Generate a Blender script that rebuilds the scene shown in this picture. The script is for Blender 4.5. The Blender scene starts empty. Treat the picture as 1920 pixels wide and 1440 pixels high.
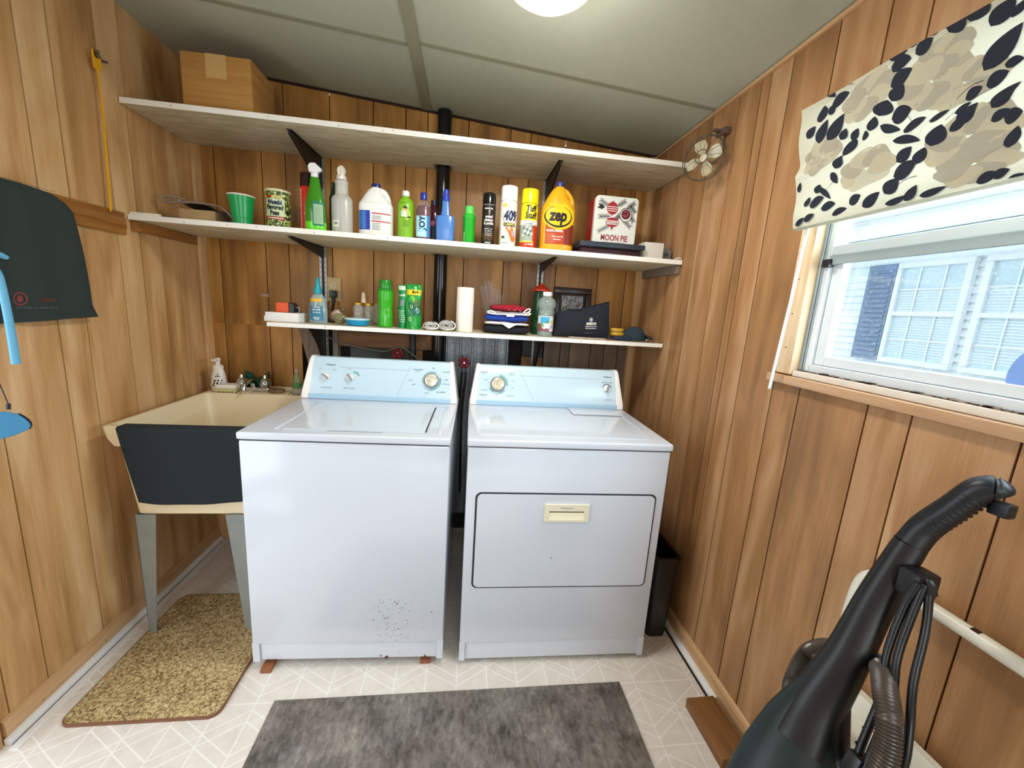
import bpy, bmesh, math, random
from mathutils import Vector, Matrix
random.seed(7)
SC = bpy.context.scene
COL = SC.collection
PI = math.pi

# ------------------------------------------------------------------ camera
CAM_POS = Vector((1.3114, -2.2089, 1.3643))
YAW, PITCH, ROLL, FPX = -0.1268, 0.1883, 0.0642, 747.27
cd = bpy.data.cameras.new('camera'); cam = bpy.data.objects.new('camera', cd); COL.objects.link(cam)
cd.sensor_fit = 'HORIZONTAL'; cd.sensor_width = 36.0; cd.lens = 36.0 * FPX / 1920.0
cd.clip_start = 0.02; cd.clip_end = 200
fw = Vector((-math.sin(YAW) * math.cos(PITCH), math.cos(YAW) * math.cos(PITCH), -math.sin(PITCH)))
rt = Vector((math.cos(YAW), math.sin(YAW), 0)); up = rt.cross(fw)
R_ = math.cos(ROLL) * rt + math.sin(ROLL) * up; U_ = -math.sin(ROLL) * rt + math.cos(ROLL) * up
mw = Matrix((R_, U_, -fw)).transposed().to_4x4(); mw.translation = CAM_POS
cam.matrix_world = mw
SC.camera = cam

# ------------------------------------------------------------------ world, lights, exposure
wd = bpy.data.worlds.new('sky'); SC.world = wd; wd.use_nodes = True
bg = wd.node_tree.nodes['Background']; bg.inputs[0].default_value = (0.86, 0.94, 1.0, 1); bg.inputs[1].default_value = 2.1
SC.view_settings.view_transform = 'Standard'; SC.view_settings.look = 'None'
SC.view_settings.exposure = -0.06; SC.view_settings.gamma = 1.0; SC.view_settings.use_curve_mapping = False

def area(name, loc, target, sx, sy, power, color):
    l = bpy.data.lights.new(name, 'AREA'); l.shape = 'RECTANGLE'; l.size = sx; l.size_y = sy; l.energy = power; l.color = color
    o = bpy.data.objects.new(name, l); COL.objects.link(o); o.location = loc
    o.rotation_euler = (Vector(target) - Vector(loc)).to_track_quat('-Z', 'Y').to_euler()
    return o
# daylight through the right window, through the open doorway in the left wall and the open rear end of the room
area('window_daylight', (2.62, -1.75, 1.62), (0.5, -1.2, 0.9), 1.1, 0.7, 40, (0.82, 0.92, 1.0))
area('doorway_daylight', (-0.25, -1.75, 1.25), (1.6, -1.3, 1.0), 0.9, 1.7, 14, (0.84, 0.92, 1.0))
area('rear_daylight', (1.45, -3.55, 1.45), (0.6, 0.0, 1.1), 0.9, 1.2, 15, (1.0, 0.97, 0.94))
pl = bpy.data.lights.new('ceiling_lamp_light', 'POINT'); pl.energy = 4.5; pl.shadow_soft_size = 0.09; pl.color = (1.0, 0.97, 0.92)
plo = bpy.data.objects.new('ceiling_lamp_light', pl); COL.objects.link(plo); plo.location = (1.50, -1.00, 2.08)

dl = bpy.data.lights.new('ceiling_lamp_downlight', 'AREA'); dl.shape = 'DISK'; dl.size = 0.22; dl.energy = 11; dl.color = (1.0, 0.97, 0.92)
dlo = bpy.data.objects.new('ceiling_lamp_downlight', dl); COL.objects.link(dlo); dlo.location = (1.50, -1.00, 2.162)

W = 2.292
HL = 2.3668
KC = -0.1671 / W
def zc(x): return HL + KC * x

# ------------------------------------------------------------------ materials
def lin(c):
    if isinstance(c, str):
        c = c.lstrip('#'); c = [int(c[i:i + 2], 16) / 255 for i in (0, 2, 4)]
    return tuple((v / 12.92 if v <= 0.04045 else ((v + 0.055) / 1.055) ** 2.4) for v in c) + (1.0,)
MATS = {}
class NT:
    def __init__(s, name):
        s.m = bpy.data.materials.new(name); s.m.use_nodes = True; s.t = s.m.node_tree; s.n = s.t.nodes; s.l = s.t.links
        s.b = s.n['Principled BSDF']
    def set(s, sock, v):
        if isinstance(v, bpy.types.NodeSocket): s.l.new(v, sock)
        elif isinstance(v, (tuple, list)) and len(v) == 3 and sock.type == 'RGBA': sock.default_value = tuple(v) + (1,)
        else: sock.default_value = v
    def math(s, op, a, b=0.0, c=0.0):
        n = s.n.new('ShaderNodeMath'); n.operation = op
        for k, v in enumerate((a, b, c)): s.set(n.inputs[k], v)
        return n.outputs[0]
    def co(s, kind='Object'): return s.n.new('ShaderNodeTexCoord').outputs[kind]
    def sep(s, v):
        n = s.n.new('ShaderNodeSeparateXYZ'); s.l.new(v, n.inputs[0]); return n.outputs
    def comb(s, x, y, z):
        n = s.n.new('ShaderNodeCombineXYZ')
        for k, v in enumerate((x, y, z)): s.set(n.inputs[k], v)
        return n.outputs[0]
    def noise(s, vec, scale, detail=2, rough=0.5, dist=0.0, out=0):
        n = s.n.new('ShaderNodeTexNoise'); s.l.new(vec, n.inputs['Vector']); n.inputs['Scale'].default_value = scale
        n.inputs['Detail'].default_value = detail; n.inputs['Roughness'].default_value = rough; n.inputs['Distortion'].default_value = dist
        return n.outputs[out]
    def vmul(s, v, k):
        n = s.n.new('ShaderNodeVectorMath'); n.operation = 'MULTIPLY'; s.l.new(v, n.inputs[0]); n.inputs[1].default_value = k; return n.outputs[0]
    def ramp(s, f, stops, interp='LINEAR'):
        n = s.n.new('ShaderNodeValToRGB'); s.l.new(f, n.inputs[0]); e = n.color_ramp.elements; n.color_ramp.interpolation = interp
        while len(e) < len(stops): e.new(0.5)
        for k, (p, c) in enumerate(stops):
            e[k].position = p; e[k].color = lin(c) if not isinstance(c, float) else (c, c, c, 1)
        return n.outputs[0]
    def mix(s, f, a, b, mode='MIX'):
        n = s.n.new('ShaderNodeMix'); n.data_type = 'RGBA'; n.blend_type = mode
        s.set(n.inputs[0], f)
        s.set(n.inputs[6], lin(a) if isinstance(a, str) else a); s.set(n.inputs[7], lin(b) if isinstance(b, str) else b)
        return n.outputs[2]
    def bump(s, h, strength=0.3, dist=0.002):
        n = s.n.new('ShaderNodeBump'); s.l.new(h, n.inputs['Height']); n.inputs['Strength'].default_value = strength; n.inputs['Distance'].default_value = dist
        s.l.new(n.outputs[0], s.b.inputs['Normal'])
    def base(s, c): s.set(s.b.inputs['Base Color'], lin(c) if isinstance(c, str) else c)
    def p(s, **k):
        nm = dict(rough='Roughness', metal='Metallic', trans='Transmission Weight', ior='IOR', alpha='Alpha', spec='Specular IOR Level', sheen='Sheen Weight', coat='Coat Weight', sss='Subsurface Weight')
        for a, v in k.items(): s.set(s.b.inputs[nm[a]], v)
        return s

def plain(name, col, rough=0.5, metal=0.0, var=0.06, scale=14.0, **k):
    """plain coloured surface with a faint procedural mottling"""
    if name in MATS: return MATS[name]
    t = NT(name); c = lin(col); v = t.co()
    f = t.noise(v, scale, 3, 0.6)
    lo = tuple(x * (1 - var) for x in c[:3]) + (1,); hi = tuple(min(1, x * (1 + var)) for x in c[:3]) + (1,)
    t.base(t.mix(f, lo, hi)); t.p(rough=rough, metal=metal, **k)
    MATS[name] = t.m; return t.m

def clear(name, col, rough=0.06, alpha=0.35):
    """thin clear or tinted plastic / glass: part see-through, part glossy tinted body"""
    if name in MATS: return MATS[name]
    t = NT(name); t.base(lin(col)); t.p(rough=rough, alpha=alpha, spec=0.7, coat=0.3)
    v = t.co(); f = t.noise(v, 9, 2); t.set(t.b.inputs['Alpha'], t.math('MULTIPLY_ADD', f, 0.08, alpha - 0.04))
    MATS[name] = t.m; return t.m

def wood_panel(name, dark, mid, light, rough=0.42):
    t = NT(name); x, y, z = t.sep(t.co())
    a = t.n.new('ShaderNodeAttribute'); a.attribute_name = 'plank'; pr = a.outputs['Fac']
    acr = t.math('ADD', x, y)
    off = t.math('MULTIPLY', pr, 37.0)
    v1 = t.comb(t.math('MULTIPLY', t.math('ADD', acr, off), 16.0), off, t.math('MULTIPLY', z, 1.0))
    g = t.noise(v1, 1.0, 3, 0.5, 0.6)
    v2 = t.comb(t.math('MULTIPLY', t.math('ADD', acr, off), 7.0), off, t.math('MULTIPLY', z, 1.5))
    b = t.noise(v2, 1.0, 2, 0.5, 1.2)
    v3 = t.comb(t.math('MULTIPLY', acr, 260.0), off, t.math('MULTIPLY', z, 9.0))
    h = t.noise(v3, 1.0, 2, 0.5)
    f = t.math('ADD', t.math('MULTIPLY', g, 0.5), t.math('MULTIPLY', b, 0.55))
    f = t.math('ADD', f, t.math('MULTIPLY', t.math('SUBTRACT', pr, 0.5), 0.13))
    f = t.math('ADD', f, t.math('MULTIPLY', t.math('SUBTRACT', h, 0.5), 0.16))
    t.base(t.ramp(f, [(0.34, dark), (0.51, mid), (0.70, light)]))
    t.p(rough=t.math('MULTIPLY_ADD', b, 0.2, rough - 0.1), spec=0.4); t.bump(h, 0.12, 0.001)
    MATS[name] = t.m; return t.m

def grain(name, dark, light, axis=0, rough=0.6, sc=1.0):
    """timber with the grain running along one axis"""
    if name in MATS: return MATS[name]
    t = NT(name); k = [34.0 * sc] * 3; k[axis] = 2.2 * sc
    f = t.noise(t.vmul(t.co(), k), 1.0, 4, 0.6, 0.6); t.base(t.ramp(f, [(0.3, dark), (0.7, light)])); t.p(rough=rough); t.bump(f, 0.15, 0.001)
    MATS[name] = t.m; return t.m

P_BACK = wood_panel('wood_panel_back', '#80582a', '#a9783c', '#c99653')  # one panelling on three walls; light differences are painted into the tones
P_LEFT = wood_panel('wood_panel_left', '#ab7f4d', '#cca06b', '#e2bd8e')  # paler copy, the left wall's stronger light put into the colour
P_OLD = wood_panel('wood_panel_old', '#5c4a3c', '#77614f', '#8f7965')
P_RIGHT = wood_panel('wood_panel_right', '#8a6440', '#a87b50', '#c19970')  # duller copy, greyed in colour for the window light on this wall
GROOVE = plain('groove_dark', '#2c1808', 0.9)
TRIMW = grain('trim_wood', '#b98c5c', '#d9b184', 1, 0.5)
TRIMZ = grain('trim_wood_upright', '#a87c48', '#cfa672', 2, 0.5)
RAILW = grain('rail_wood', '#7a4a1c', '#b27a3c', 1, 0.4)
LEDGE = grain('ledge_wood', '#6d4522', '#9a6a3a', 0, 0.6)
OLDB = grain('weathered_board', '#6e5c50', '#9a8878', 2, 0.7)
STUD = grain('stud_wood', '#7f7464', '#a29680', 2, 0.7)
BLOCK = grain('block_wood', '#6b4420', '#94642f', 1, 0.65, 0.8)
WHITE = plain('white_enamel', '#d2d8e1', 0.16, 0, 0.015, 3, coat=0.3)
WHITEP = plain('white_plastic', '#e9ebec', 0.35, 0, 0.03)
SHELFP = None
def worn_white():  # worn paint; the tan shift also carries warm light bounced onto the undersides
    t = NT('worn_white_bounce_tint'); v = t.co()
    f = t.noise(t.vmul(v, (6, 30, 30)), 1.0, 4, 0.65)
    g = t.noise(v, 60, 2)
    t.base(t.ramp(t.math('MULTIPLY_ADD', g, 0.15, f), [(0.3, '#aa9c76'), (0.5, '#c9bf9f'), (0.72, '#ded6bd')])); t.p(rough=0.6); t.bump(f, 0.2, 0.001)
    return t.m
SHELFP = worn_white()
SHELFE = plain('shelf_edge_paint', '#f3efe6', 0.45, 0, 0.05)
def ceil_mat():
    t = NT('ceiling_board'); v = t.co(); f = t.noise(v, 40, 4, 0.6); g = t.noise(v, 1.5, 2)
    t.base(t.ramp(t.math('MULTIPLY_ADD', f, 0.25, t.math('MULTIPLY', g, 0.75)), [(0.3, '#a5a793'), (0.7, '#b9bcaa')])); t.p(rough=0.85); t.bump(f, 0.15, 0.001); return t.m
CEIL = ceil_mat()
BATTEN = plain('batten_paint', '#8f8d76', 0.7)
def floor_mat():
    t = NT('vinyl_floor'); x, y, z = t.sep(t.co()); P = 0.2235
    u = t.math('FRACT', t.math('DIVIDE', t.math('SUBTRACT', x, 0.999 - 10 * P), P))
    v = t.math('FRACT', t.math('DIVIDE', t.math('ADD', y, 1.007 + 20 * P), P))
    tt = t.math('MULTIPLY', t.math('ABSOLUTE', t.math('SUBTRACT', u, 0.5)), 2.0)
    def near(e, w):  # 1 where |e| < w
        return t.math('SUBTRACT', 1.0, t.math('SMOOTH_MIN', 1.0, t.math('DIVIDE', t.math('ABSOLUTE', e), w), 0.15))
    d = None
    lines = [(t.math('SUBTRACT', tt, 1.0), 0.03), (tt, 0.03), (t.math('SUBTRACT', t.math('ABSOLUTE', t.math('SUBTRACT', v, 0.5)), 0.5), 0.014)]
    for a, b in ((0.10, 0.31), (0.27, 0.31)):
        lines.append((t.math('SUBTRACT', v, t.math('MULTIPLY_ADD', tt, b, a)), 0.016))
        lines.append((t.math('SUBTRACT', v, t.math('MULTIPLY_ADD', tt, -b, 1 - a)), 0.016))
    for e, w in lines:
        m = near(e, w); d = m if d is None else t.math('MAXIMUM', d, m)
    vv = t.co(); n = t.noise(vv, 22, 4, 0.6); n2 = t.noise(vv, 3, 2)
    basec = t.ramp(t.math('MULTIPLY_ADD', n2, 0.4, t.math('MULTIPLY', n, 0.6)), [(0.32, '#d3c8bb'), (0.55, '#dfd6cb'), (0.7, '#e6ded4')])
    t.base(t.mix(t.math('MULTIPLY', d, 0.85), basec, '#f4efe8')); t.p(rough=0.38, spec=0.4); return t.m
FLOOR = floor_mat()
BLACK = plain('black_metal', '#16171a', 0.4, 0.2)
BLKP = plain('black_plastic', '#14161a', 0.33)
STEEL = plain('bare_steel', '#9a9a96', 0.4, 0.8)
CHROME = plain('chrome', '#c9cdd0', 0.14, 1.0, 0.02)
def galv():
    t = NT('galvanised_metal'); v = t.co(); f = t.noise(v, 90, 3, 0.8); g = t.noise(t.vmul(v, (30, 10, 2)), 1.0, 2)
    t.base(t.ramp(t.math('MULTIPLY_ADD', g, 0.5, t.math('MULTIPLY', f, 0.5)), [(0.3, '#55595e'), (0.5, '#868b90'), (0.66, '#b4b9be')])); t.p(rough=0.45, metal=0.55); return t.m
GALV = galv()
DARKB = plain('dark_sheathing', '#26231f', 0.85, 0, 0.25)

# ------------------------------------------------------------------ mesh builder
class MB:
    def __init__(s): s.v = []; s.f = []; s.mi = []; s.ms = []; s.att = []; s.cur = 0.5
    def mat(s, m):
        if m not in s.ms: s.ms.append(m)
        return s.ms.index(m)
    def add(s, vs, fs, m):
        o = len(s.v); k = s.mat(m); s.v += [tuple(v) for v in vs]
        for f in fs: s.f.append(tuple(i + o for i in f)); s.mi.append(k); s.att.append(s.cur)
    def box(s, x0, x1, y0, y1, z0, z1, m, ztop=None):
        if ztop is None: ztop = (z1, z1, z1, z1)
        vs = [(x0, y0, z0), (x1, y0, z0), (x1, y1, z0), (x0, y1, z0), (x0, y0, ztop[0]), (x1, y0, ztop[1]), (x1, y1, ztop[2]), (x0, y1, ztop[3])]
        s.add(vs, [(3, 2, 1, 0), (4, 5, 6, 7), (0, 1, 5, 4), (1, 2, 6, 5), (2, 3, 7, 6), (3, 0, 4, 7)], m); return s
    def bevbox(s, x0, x1, y0, y1, z0, z1, m, b=0.004, seg=2, M=None):
        bm = bmesh.new(); bmesh.ops.create_cube(bm, size=1.0)
        for v in bm.verts: v.co = Vector(((x0 + x1) / 2 + v.co.x * (x1 - x0), (y0 + y1) / 2 + v.co.y * (y1 - y0), (z0 + z1) / 2 + v.co.z * (z1 - z0)))
        bmesh.ops.bevel(bm, geom=bm.edges[:], offset=b, segments=seg, affect='EDGES', profile=0.6)
        if M is not None: bm.transform(M)
        s.bm(bm, m); return s
    def bm(s, bm, m):
        bm.verts.index_update(); s.add([v.co[:] for v in bm.verts], [[v.index for v in f.verts] for f in bm.faces], m); bm.free(); return s
    def prism(s, poly, axis, a, b, m):
        """2D polygon extruded along axis from a to b; poly in the two other axes in xyz order"""
        def P(p, t):
            return {'x': (t, p[0], p[1]), 'y': (p[0], t, p[1]), 'z': (p[0], p[1], t)}[axis]
        n = len(poly); vs = [P(p, a) for p in poly] + [P(p, b) for p in poly]
        fs = [tuple(range(n))[::-1], tuple(range(n, 2 * n))] + [(i, (i + 1) % n, n + (i + 1) % n, n + i) for i in range(n)]
        s.add(vs, fs, m); return s
    def lathe(s, prof, c, m, n=32, sx=1.0, sy=1.0, pw=2.0, a0=0.0, a1=2 * PI, M=None, rot=0.0, cap=True):
        full = abs(a1 - a0 - 2 * PI) < 1e-6; cnt = n if full else n + 1
        vs = []; fs = []
        for r, z in prof:
            for i in range(cnt):
                a = a0 + (a1 - a0) * i / n; ca, sa = math.cos(a), math.sin(a)
                if pw != 2.0:
                    k = (abs(ca) ** pw + abs(sa) ** pw) ** (-1 / pw)
                else: k = 1
                x, y = ca * r * sx * k, sa * r * sy * k
                if rot: x, y = x * math.cos(rot) - y * math.sin(rot), x * math.sin(rot) + y * math.cos(rot)
                p = Vector((x, y, z))
                if M is not None: p = M @ p
                vs.append((p.x + c[0], p.y + c[1], p.z + c[2]))
        for j in range(len(prof) - 1):
            for i in range(n if full else n):
                k = (i + 1) % cnt; fs.append((j * cnt + i, j * cnt + k, (j + 1) * cnt + k, (j + 1) * cnt + i))
        if full and cap:
            if prof[0][0] > 1e-5: fs.append(tuple(range(cnt))[::-1])
            if prof[-1][0] > 1e-5: fs.append(tuple((len(prof) - 1) * cnt + i for i in range(cnt)))
        s.add(vs, fs, m); return s
    def tube(s, pts, r, m, n=12, closed=False, smooth=True, cap=True, flat=1.0, ridges=0.0, step=None):
        pts = [Vector(p) for p in pts]; rr = list(r) if isinstance(r, (list, tuple)) else [r] * len(pts)
        if smooth and len(pts) > 2:
            o = []; ro = []; N = len(pts); sub = 8 if step is None else step
            rng = range(N) if closed else range(N - 1)
            for i in rng:
                p0, p1, p2, p3 = (pts[(i - 1) % N] if closed or i > 0 else pts[0] * 2 - pts[1]), pts[i], pts[(i + 1) % N], (pts[(i + 2) % N] if closed or i + 2 < N else pts[-1] * 2 - pts[-2])
                for k in range(sub):
                    t = k / sub
                    o.append(0.5 * ((2 * p1) + (p2 - p0) * t + (2 * p0 - 5 * p1 + 4 * p2 - p3) * t * t + (3 * p1 - p0 - 3 * p2 + p3) * t ** 3))
                    ro.append(rr[i] * (1 - t) + rr[(i + 1) % N] * t)
            if not closed: o.append(pts[-1]); ro.append(rr[-1])
            pts, rr = o, ro
        if ridges: rr = [q * (1 + (ridges if k % 2 else -ridges)) for k, q in enumerate(rr)]
        N = len(pts); vs = []; fs = []; nrm = None
        for i, p in enumerate(pts):
            d = (pts[(i + 1) % N] - pts[i - 1]) if (closed or 0 < i < N - 1) else (pts[1] - pts[0] if i == 0 else pts[-1] - pts[-2])
            d.normalize()
            if nrm is None:
                nrm = d.orthogonal().normalized() if flat == 1.0 else (Vector((0, 0, 1)) - d * d.z).normalized()
            nrm = (nrm - d * nrm.dot(d)).normalized(); b = d.cross(nrm)
            for k in range(n):
                a = 2 * PI * k / n; vs.append(p + (nrm * math.cos(a) * flat + b * math.sin(a)) * rr[i])
        for i in range(N if closed else N - 1):
            j = (i + 1) % N
            for k in range(n): fs.append((i * n + k, i * n + (k + 1) % n, j * n + (k + 1) % n, j * n + k))
        if not closed and cap: fs.append(tuple(range(n))[::-1]); fs.append(tuple((N - 1) * n + k for k in range(n)))
        s.add(vs, fs, m); return s
    def cyl(s, p, q, r, m, n=24, r2=None):
        return s.tube([p, q], [r, r if r2 is None else r2], m, n, smooth=False)
    def grid(s, fn, nu, nv, m, thick=None):
        vs = []; fs = []
        for j in range(nv + 1):
            for i in range(nu + 1): vs.append(Vector(fn(i / nu, j / nv)))
        w = nu + 1
        for j in range(nv):
            for i in range(nu): fs.append((j * w + i, j * w + i + 1, (j + 1) * w + i + 1, (j + 1) * w + i))
        if thick:
            n0 = len(vs); vs += [v + Vector(thick) for v in vs]; top = [tuple(n0 + k for k in f[::-1]) for f in fs]
            rim = [i for i in range(nu)]; edge = []
            for i in range(nu): edge += [(i + 1, i), (nv * w + i, nv * w + i + 1)]
            for j in range(nv): edge += [(j * w, (j + 1) * w), ((j + 1) * w + nu, j * w + nu)]
            fs = fs + top + [(a, b, b + n0, a + n0) for a, b in edge]
        s.add(vs, fs, m); return s
    def text(s, body, size, place, m, bold=0.0, shear=0.0, sx=1.0, cut=None, align='CENTER', space=1.0):
        """flat lettering placed by a function (u, v) -> point; cut bends it in narrow strips"""
        cu = bpy.data.curves.new('t', 'FONT'); cu.body = body; cu.size = size; cu.align_x = align; cu.align_y = 'CENTER'
        cu.offset = bold; cu.shear = shear; cu.space_character = space; cu.resolution_u = 3
        ob = bpy.data.objects.new('t', cu); COL.objects.link(ob)
        dg = bpy.context.evaluated_depsgraph_get(); me = bpy.data.meshes.new_from_object(ob.evaluated_get(dg))
        bpy.data.objects.remove(ob); bpy.data.curves.remove(cu)
        bm = bmesh.new(); bm.from_mesh(me); bpy.data.meshes.remove(me)
        if cut and bm.verts:
            lo = min(v.co.x for v in bm.verts); hi = max(v.co.x for v in bm.verts); x = lo + cut
            while x < hi:
                bmesh.ops.bisect_plane(bm, geom=bm.verts[:] + bm.edges[:] + bm.faces[:], plane_co=(x, 0, 0), plane_no=(1, 0, 0)); x += cut
        for v in bm.verts: v.co = Vector(place(v.co.x * sx, v.co.y))
        s.bm(bm, m); return s
    def scribble(s, length, h, place, m, seed=0, cut=0.004):
        """print too small to read in the photo: word-like runs of tiny strokes"""
        r = random.Random(seed + int(length * 1e4)); u = -length / 2
        while u < length / 2:
            w = h * r.uniform(0.35, 0.6); hh = h * r.choice((0.55, 0.6, 0.6, 0.9)); u2 = min(u + w, length / 2)
            s.add([Vector(place(a, b)) for a, b in ((u, -h * 0.3), (u2, -h * 0.3), (u2, -h * 0.3 + hh), (u, -h * 0.3 + hh))], [(0, 1, 2, 3)], m)
            u = u2 + h * (0.18 if r.random() < 0.8 else 0.5)
        return s
    def build(s, name, parent=None, loc=None, world=False, smooth=True, ang=35, bevel=0.0, rotz=0.0):
        """links the collected shapes as ONE mesh object. world=True: verts are in world space"""
        me = bpy.data.meshes.new(name); vs = s.v
        off = Vector((0, 0, 0))
        if world:
            if parent is not None: off = Vector(parent.get('_o', (0, 0, 0)))
            elif loc is not None: off = Vector(loc)
        me.from_pydata([tuple(Vector(v) - off) for v in vs], [], s.f)
        for m in s.ms: me.materials.append(m)
        me.polygons.foreach_set('material_index', s.mi)
        at = me.attributes.new('plank', 'FLOAT', 'FACE'); at.data.foreach_set('value', s.att)
        me.update()
        bm = bmesh.new(); bm.from_mesh(me); bmesh.ops.recalc_face_normals(bm, faces=bm.faces[:]) if len(bm.faces) < 60000 else None; bm.to_mesh(me); bm.free()
        if smooth:
            me.polygons.foreach_set('use_smooth', [True] * len(me.polygons)); me.set_sharp_from_angle(angle=math.radians(ang))
        o = bpy.data.objects.new(name, me); COL.objects.link(o)
        if parent is not None: o.parent = parent; o['_o'] = tuple(off)
        else:
            o['_o'] = tuple(off)
            if loc is not None: o.location = loc
            o.rotation_euler = (0, 0, rotz)
        if bevel:
            b = o.modifiers.new('bevel', 'BEVEL'); b.width = bevel; b.segments = 2; b.limit_method = 'ANGLE'; b.angle_limit = math.radians(50)
        return o

def thing(name, label, cat, loc=(0, 0, 0), rotz=0.0, group=None):
    o = bpy.data.objects.new(name, None); COL.objects.link(o); o.location = loc; o.rotation_euler = (0, 0, rotz)
    o.empty_display_size = 0.05
    o['_o'] = tuple(loc) if rotz == 0 else (0, 0, 0)
    return tag(o, label, cat, group)
def tag(o, label, cat, group=None):
    o['label'] = label; o['category'] = cat
    if group: o['group'] = group
    return o
def struct(o, label=None):
    o['kind'] = 'structure'
    if label: o['label'] = label
    return o
def cyl_at(cx, cy, R, z, a=0.0):
    """placement on a cylinder facing the camera side (-y)"""
    def f(u, v):
        t = u / R + a; return (cx + R * math.sin(t), cy - R * math.cos(t), z + v)
    return f
def flat_at(o, ux=(1, 0, 0), uy=(0, 0, 1)):
    o, ux, uy = Vector(o), Vector(ux), Vector(uy)
    return lambda u, v: o + ux * u + uy * v
def wrap(mb, c, R, z0, z1, a0, a1, m, n=14, sx=1.0, sy=1.0):
    """label patch wrapped on a cylinder; angles in degrees from the camera side"""
    vs = []
    for j, z in enumerate((z0, z1)):
        for i in range(n + 1):
            t = math.radians(a0 + (a1 - a0) * i / n); vs.append((c[0] + R * sx * math.sin(t), c[1] - R * sy * math.cos(t), z))
    mb.add(vs, [(i, i + 1, n + 2 + i, n + 1 + i) for i in range(n)], m)


# ================================================================== THE ROOM
YB = -3.5            # rear end of the room, behind the camera
# floor
f = MB(); f.box(0.0, W, YB, 0.10, -0.06, 0.0, FLOOR); struct(f.build('floor', smooth=False))
# concrete step outside the left doorway
f = MB(); f.box(-1.6, -0.001, -2.15, -1.08, -0.09, -0.03, plain('concrete', '#8d918c', 0.9, 0, 0.25, 30)); o = f.build('floor', smooth=False); struct(o)

# ceiling, sloping down to the right
c = MB()
c.add([(-0.08, YB, zc(-0.08)), (W + 0.1, YB, zc(W + 0.1)), (W + 0.1, 0.08, zc(W + 0.1)), (-0.08, 0.08, zc(-0.08)),
       (-0.08, YB, zc(-0.08) + .04), (W + 0.1, YB, zc(W + 0.1) + .04), (W + 0.1, 0.08, zc(W + 0.1) + .04), (-0.08, 0.08, zc(-0.08) + .04)],
      [(0, 1, 2, 3), (7, 6, 5, 4), (0, 4, 5, 1), (1, 5, 6, 2), (2, 6, 7, 3), (3, 7, 4, 0)], CEIL)
struct(c.build('ceiling', smooth=False))
def ceil_strip(name, x0, x1, y0, y1, t, m):
    b = MB(); b.add([(x0, y0, zc(x0) - t), (x1, y0, zc(x1) - t), (x1, y1, zc(x1) - t), (x0, y1, zc(x0) - t),
                     (x0, y0, zc(x0)), (x1, y0, zc(x1)), (x1, y1, zc(x1)), (x0, y1, zc(x0))],
                    [(3, 2, 1, 0), (4, 5, 6, 7), (0, 1, 5, 4), (1, 2, 6, 5), (2, 3, 7, 6), (3, 0, 4, 7)], m)
    return struct(b.build(name, smooth=False))
ceil_strip('trim_1', 1.064, 1.110, YB, 0.0, 0.004, BATTEN)
ceil_strip('trim_2', 0.0, 1.060, -0.512, -0.488, 0.0035, BATTEN)
ceil_strip('trim_3', 1.113, W, -0.534, -0.512, 0.0035, BATTEN)
ceil_strip('trim_4', 0.0, 1.060, -1.78, -1.75, 0.0035, BATTEN)

# panelled walls: planks with a real gap between them over a dark backing
def planks(mb, wall, edges, zb, zt, m, depth=0.006, gap=0.0022):
    for a, b in zip(edges[:-1], edges[1:]):
        mb.cur = random.random()
        lo, hi = min(a, b) + gap, max(a, b) - gap
        zb_ = zb if not callable(zb) else zb((a + b) / 2)
        if wall == 'back':
            t0, t1 = (zc(lo), zc(hi)) if zt is None else (zt, zt)
            mb.box(lo, hi, 0.0, depth, zb_, 0, m, ztop=(t0, t1, t1, t0))
        elif wall == 'left':
            t = zc(0) if zt is None else zt
            mb.box(-depth, 0.0, lo, hi, zb_, t, m)
        else:
            t = zc(W) if zt is None else zt
            mb.box(W, W + depth, lo, hi, zb_, t, m)
    mb.cur = 0.5
bx = [0.0, 0.101, 0.313, 0.421, 0.631, 0.833, 0.988, 1.093, 1.294, 1.506, 1.610, 1.793, 2.031, 2.193, W]
b = MB()
planks(b, 'back', bx, 1.196, None, P_BACK)
planks(b, 'back', [0.0, 0.101, 0.313, 0.421, 0.47], 0.0, 1.196, P_BACK)
planks(b, 'back', [1.760, 1.855, 1.91, 2.031, 2.112, 2.193, W], 0.0, 1.196, P_OLD)
b.box(-0.02, 0.47, 0.008, 0.02, 0, 2.37, GROOVE); b.box(0.47, 1.76, 0.008, 0.02, 1.196, 2.3, GROOVE); b.box(1.76, W + .02, 0.008, 0.02, 0, 2.2, GROOVE)
struct(b.build('wall_back', smooth=False))
ly = [0.0, -0.095, -0.248, -0.358, -0.463, -0.637, -0.738, -0.943, -1.058, -1.10]
b = MB(); planks(b, 'left', ly, 0.0, None, P_LEFT); b.box(-0.02, -0.008, -1.10, 0.0, 0, HL, GROOVE)
struct(b.build('wall_left', smooth=False))
b = MB(); planks(b, 'left', [-2.06, -2.25, -2.40, -2.62, -2.72, -2.92, -3.1, -3.3, YB], 0.0, None, P_LEFT)
planks(b, 'left', [-1.10, -1.3, -1.5, -1.6, -1.85, -2.06], 2.06, None, P_LEFT)
b.box(-0.02, -0.008, YB, -2.06, 0, HL, GROOVE); b.box(-0.02, -0.008, -2.06, -1.10, 2.06, HL, GROOVE)
struct(b.build('wall_left', smooth=False))
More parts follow.
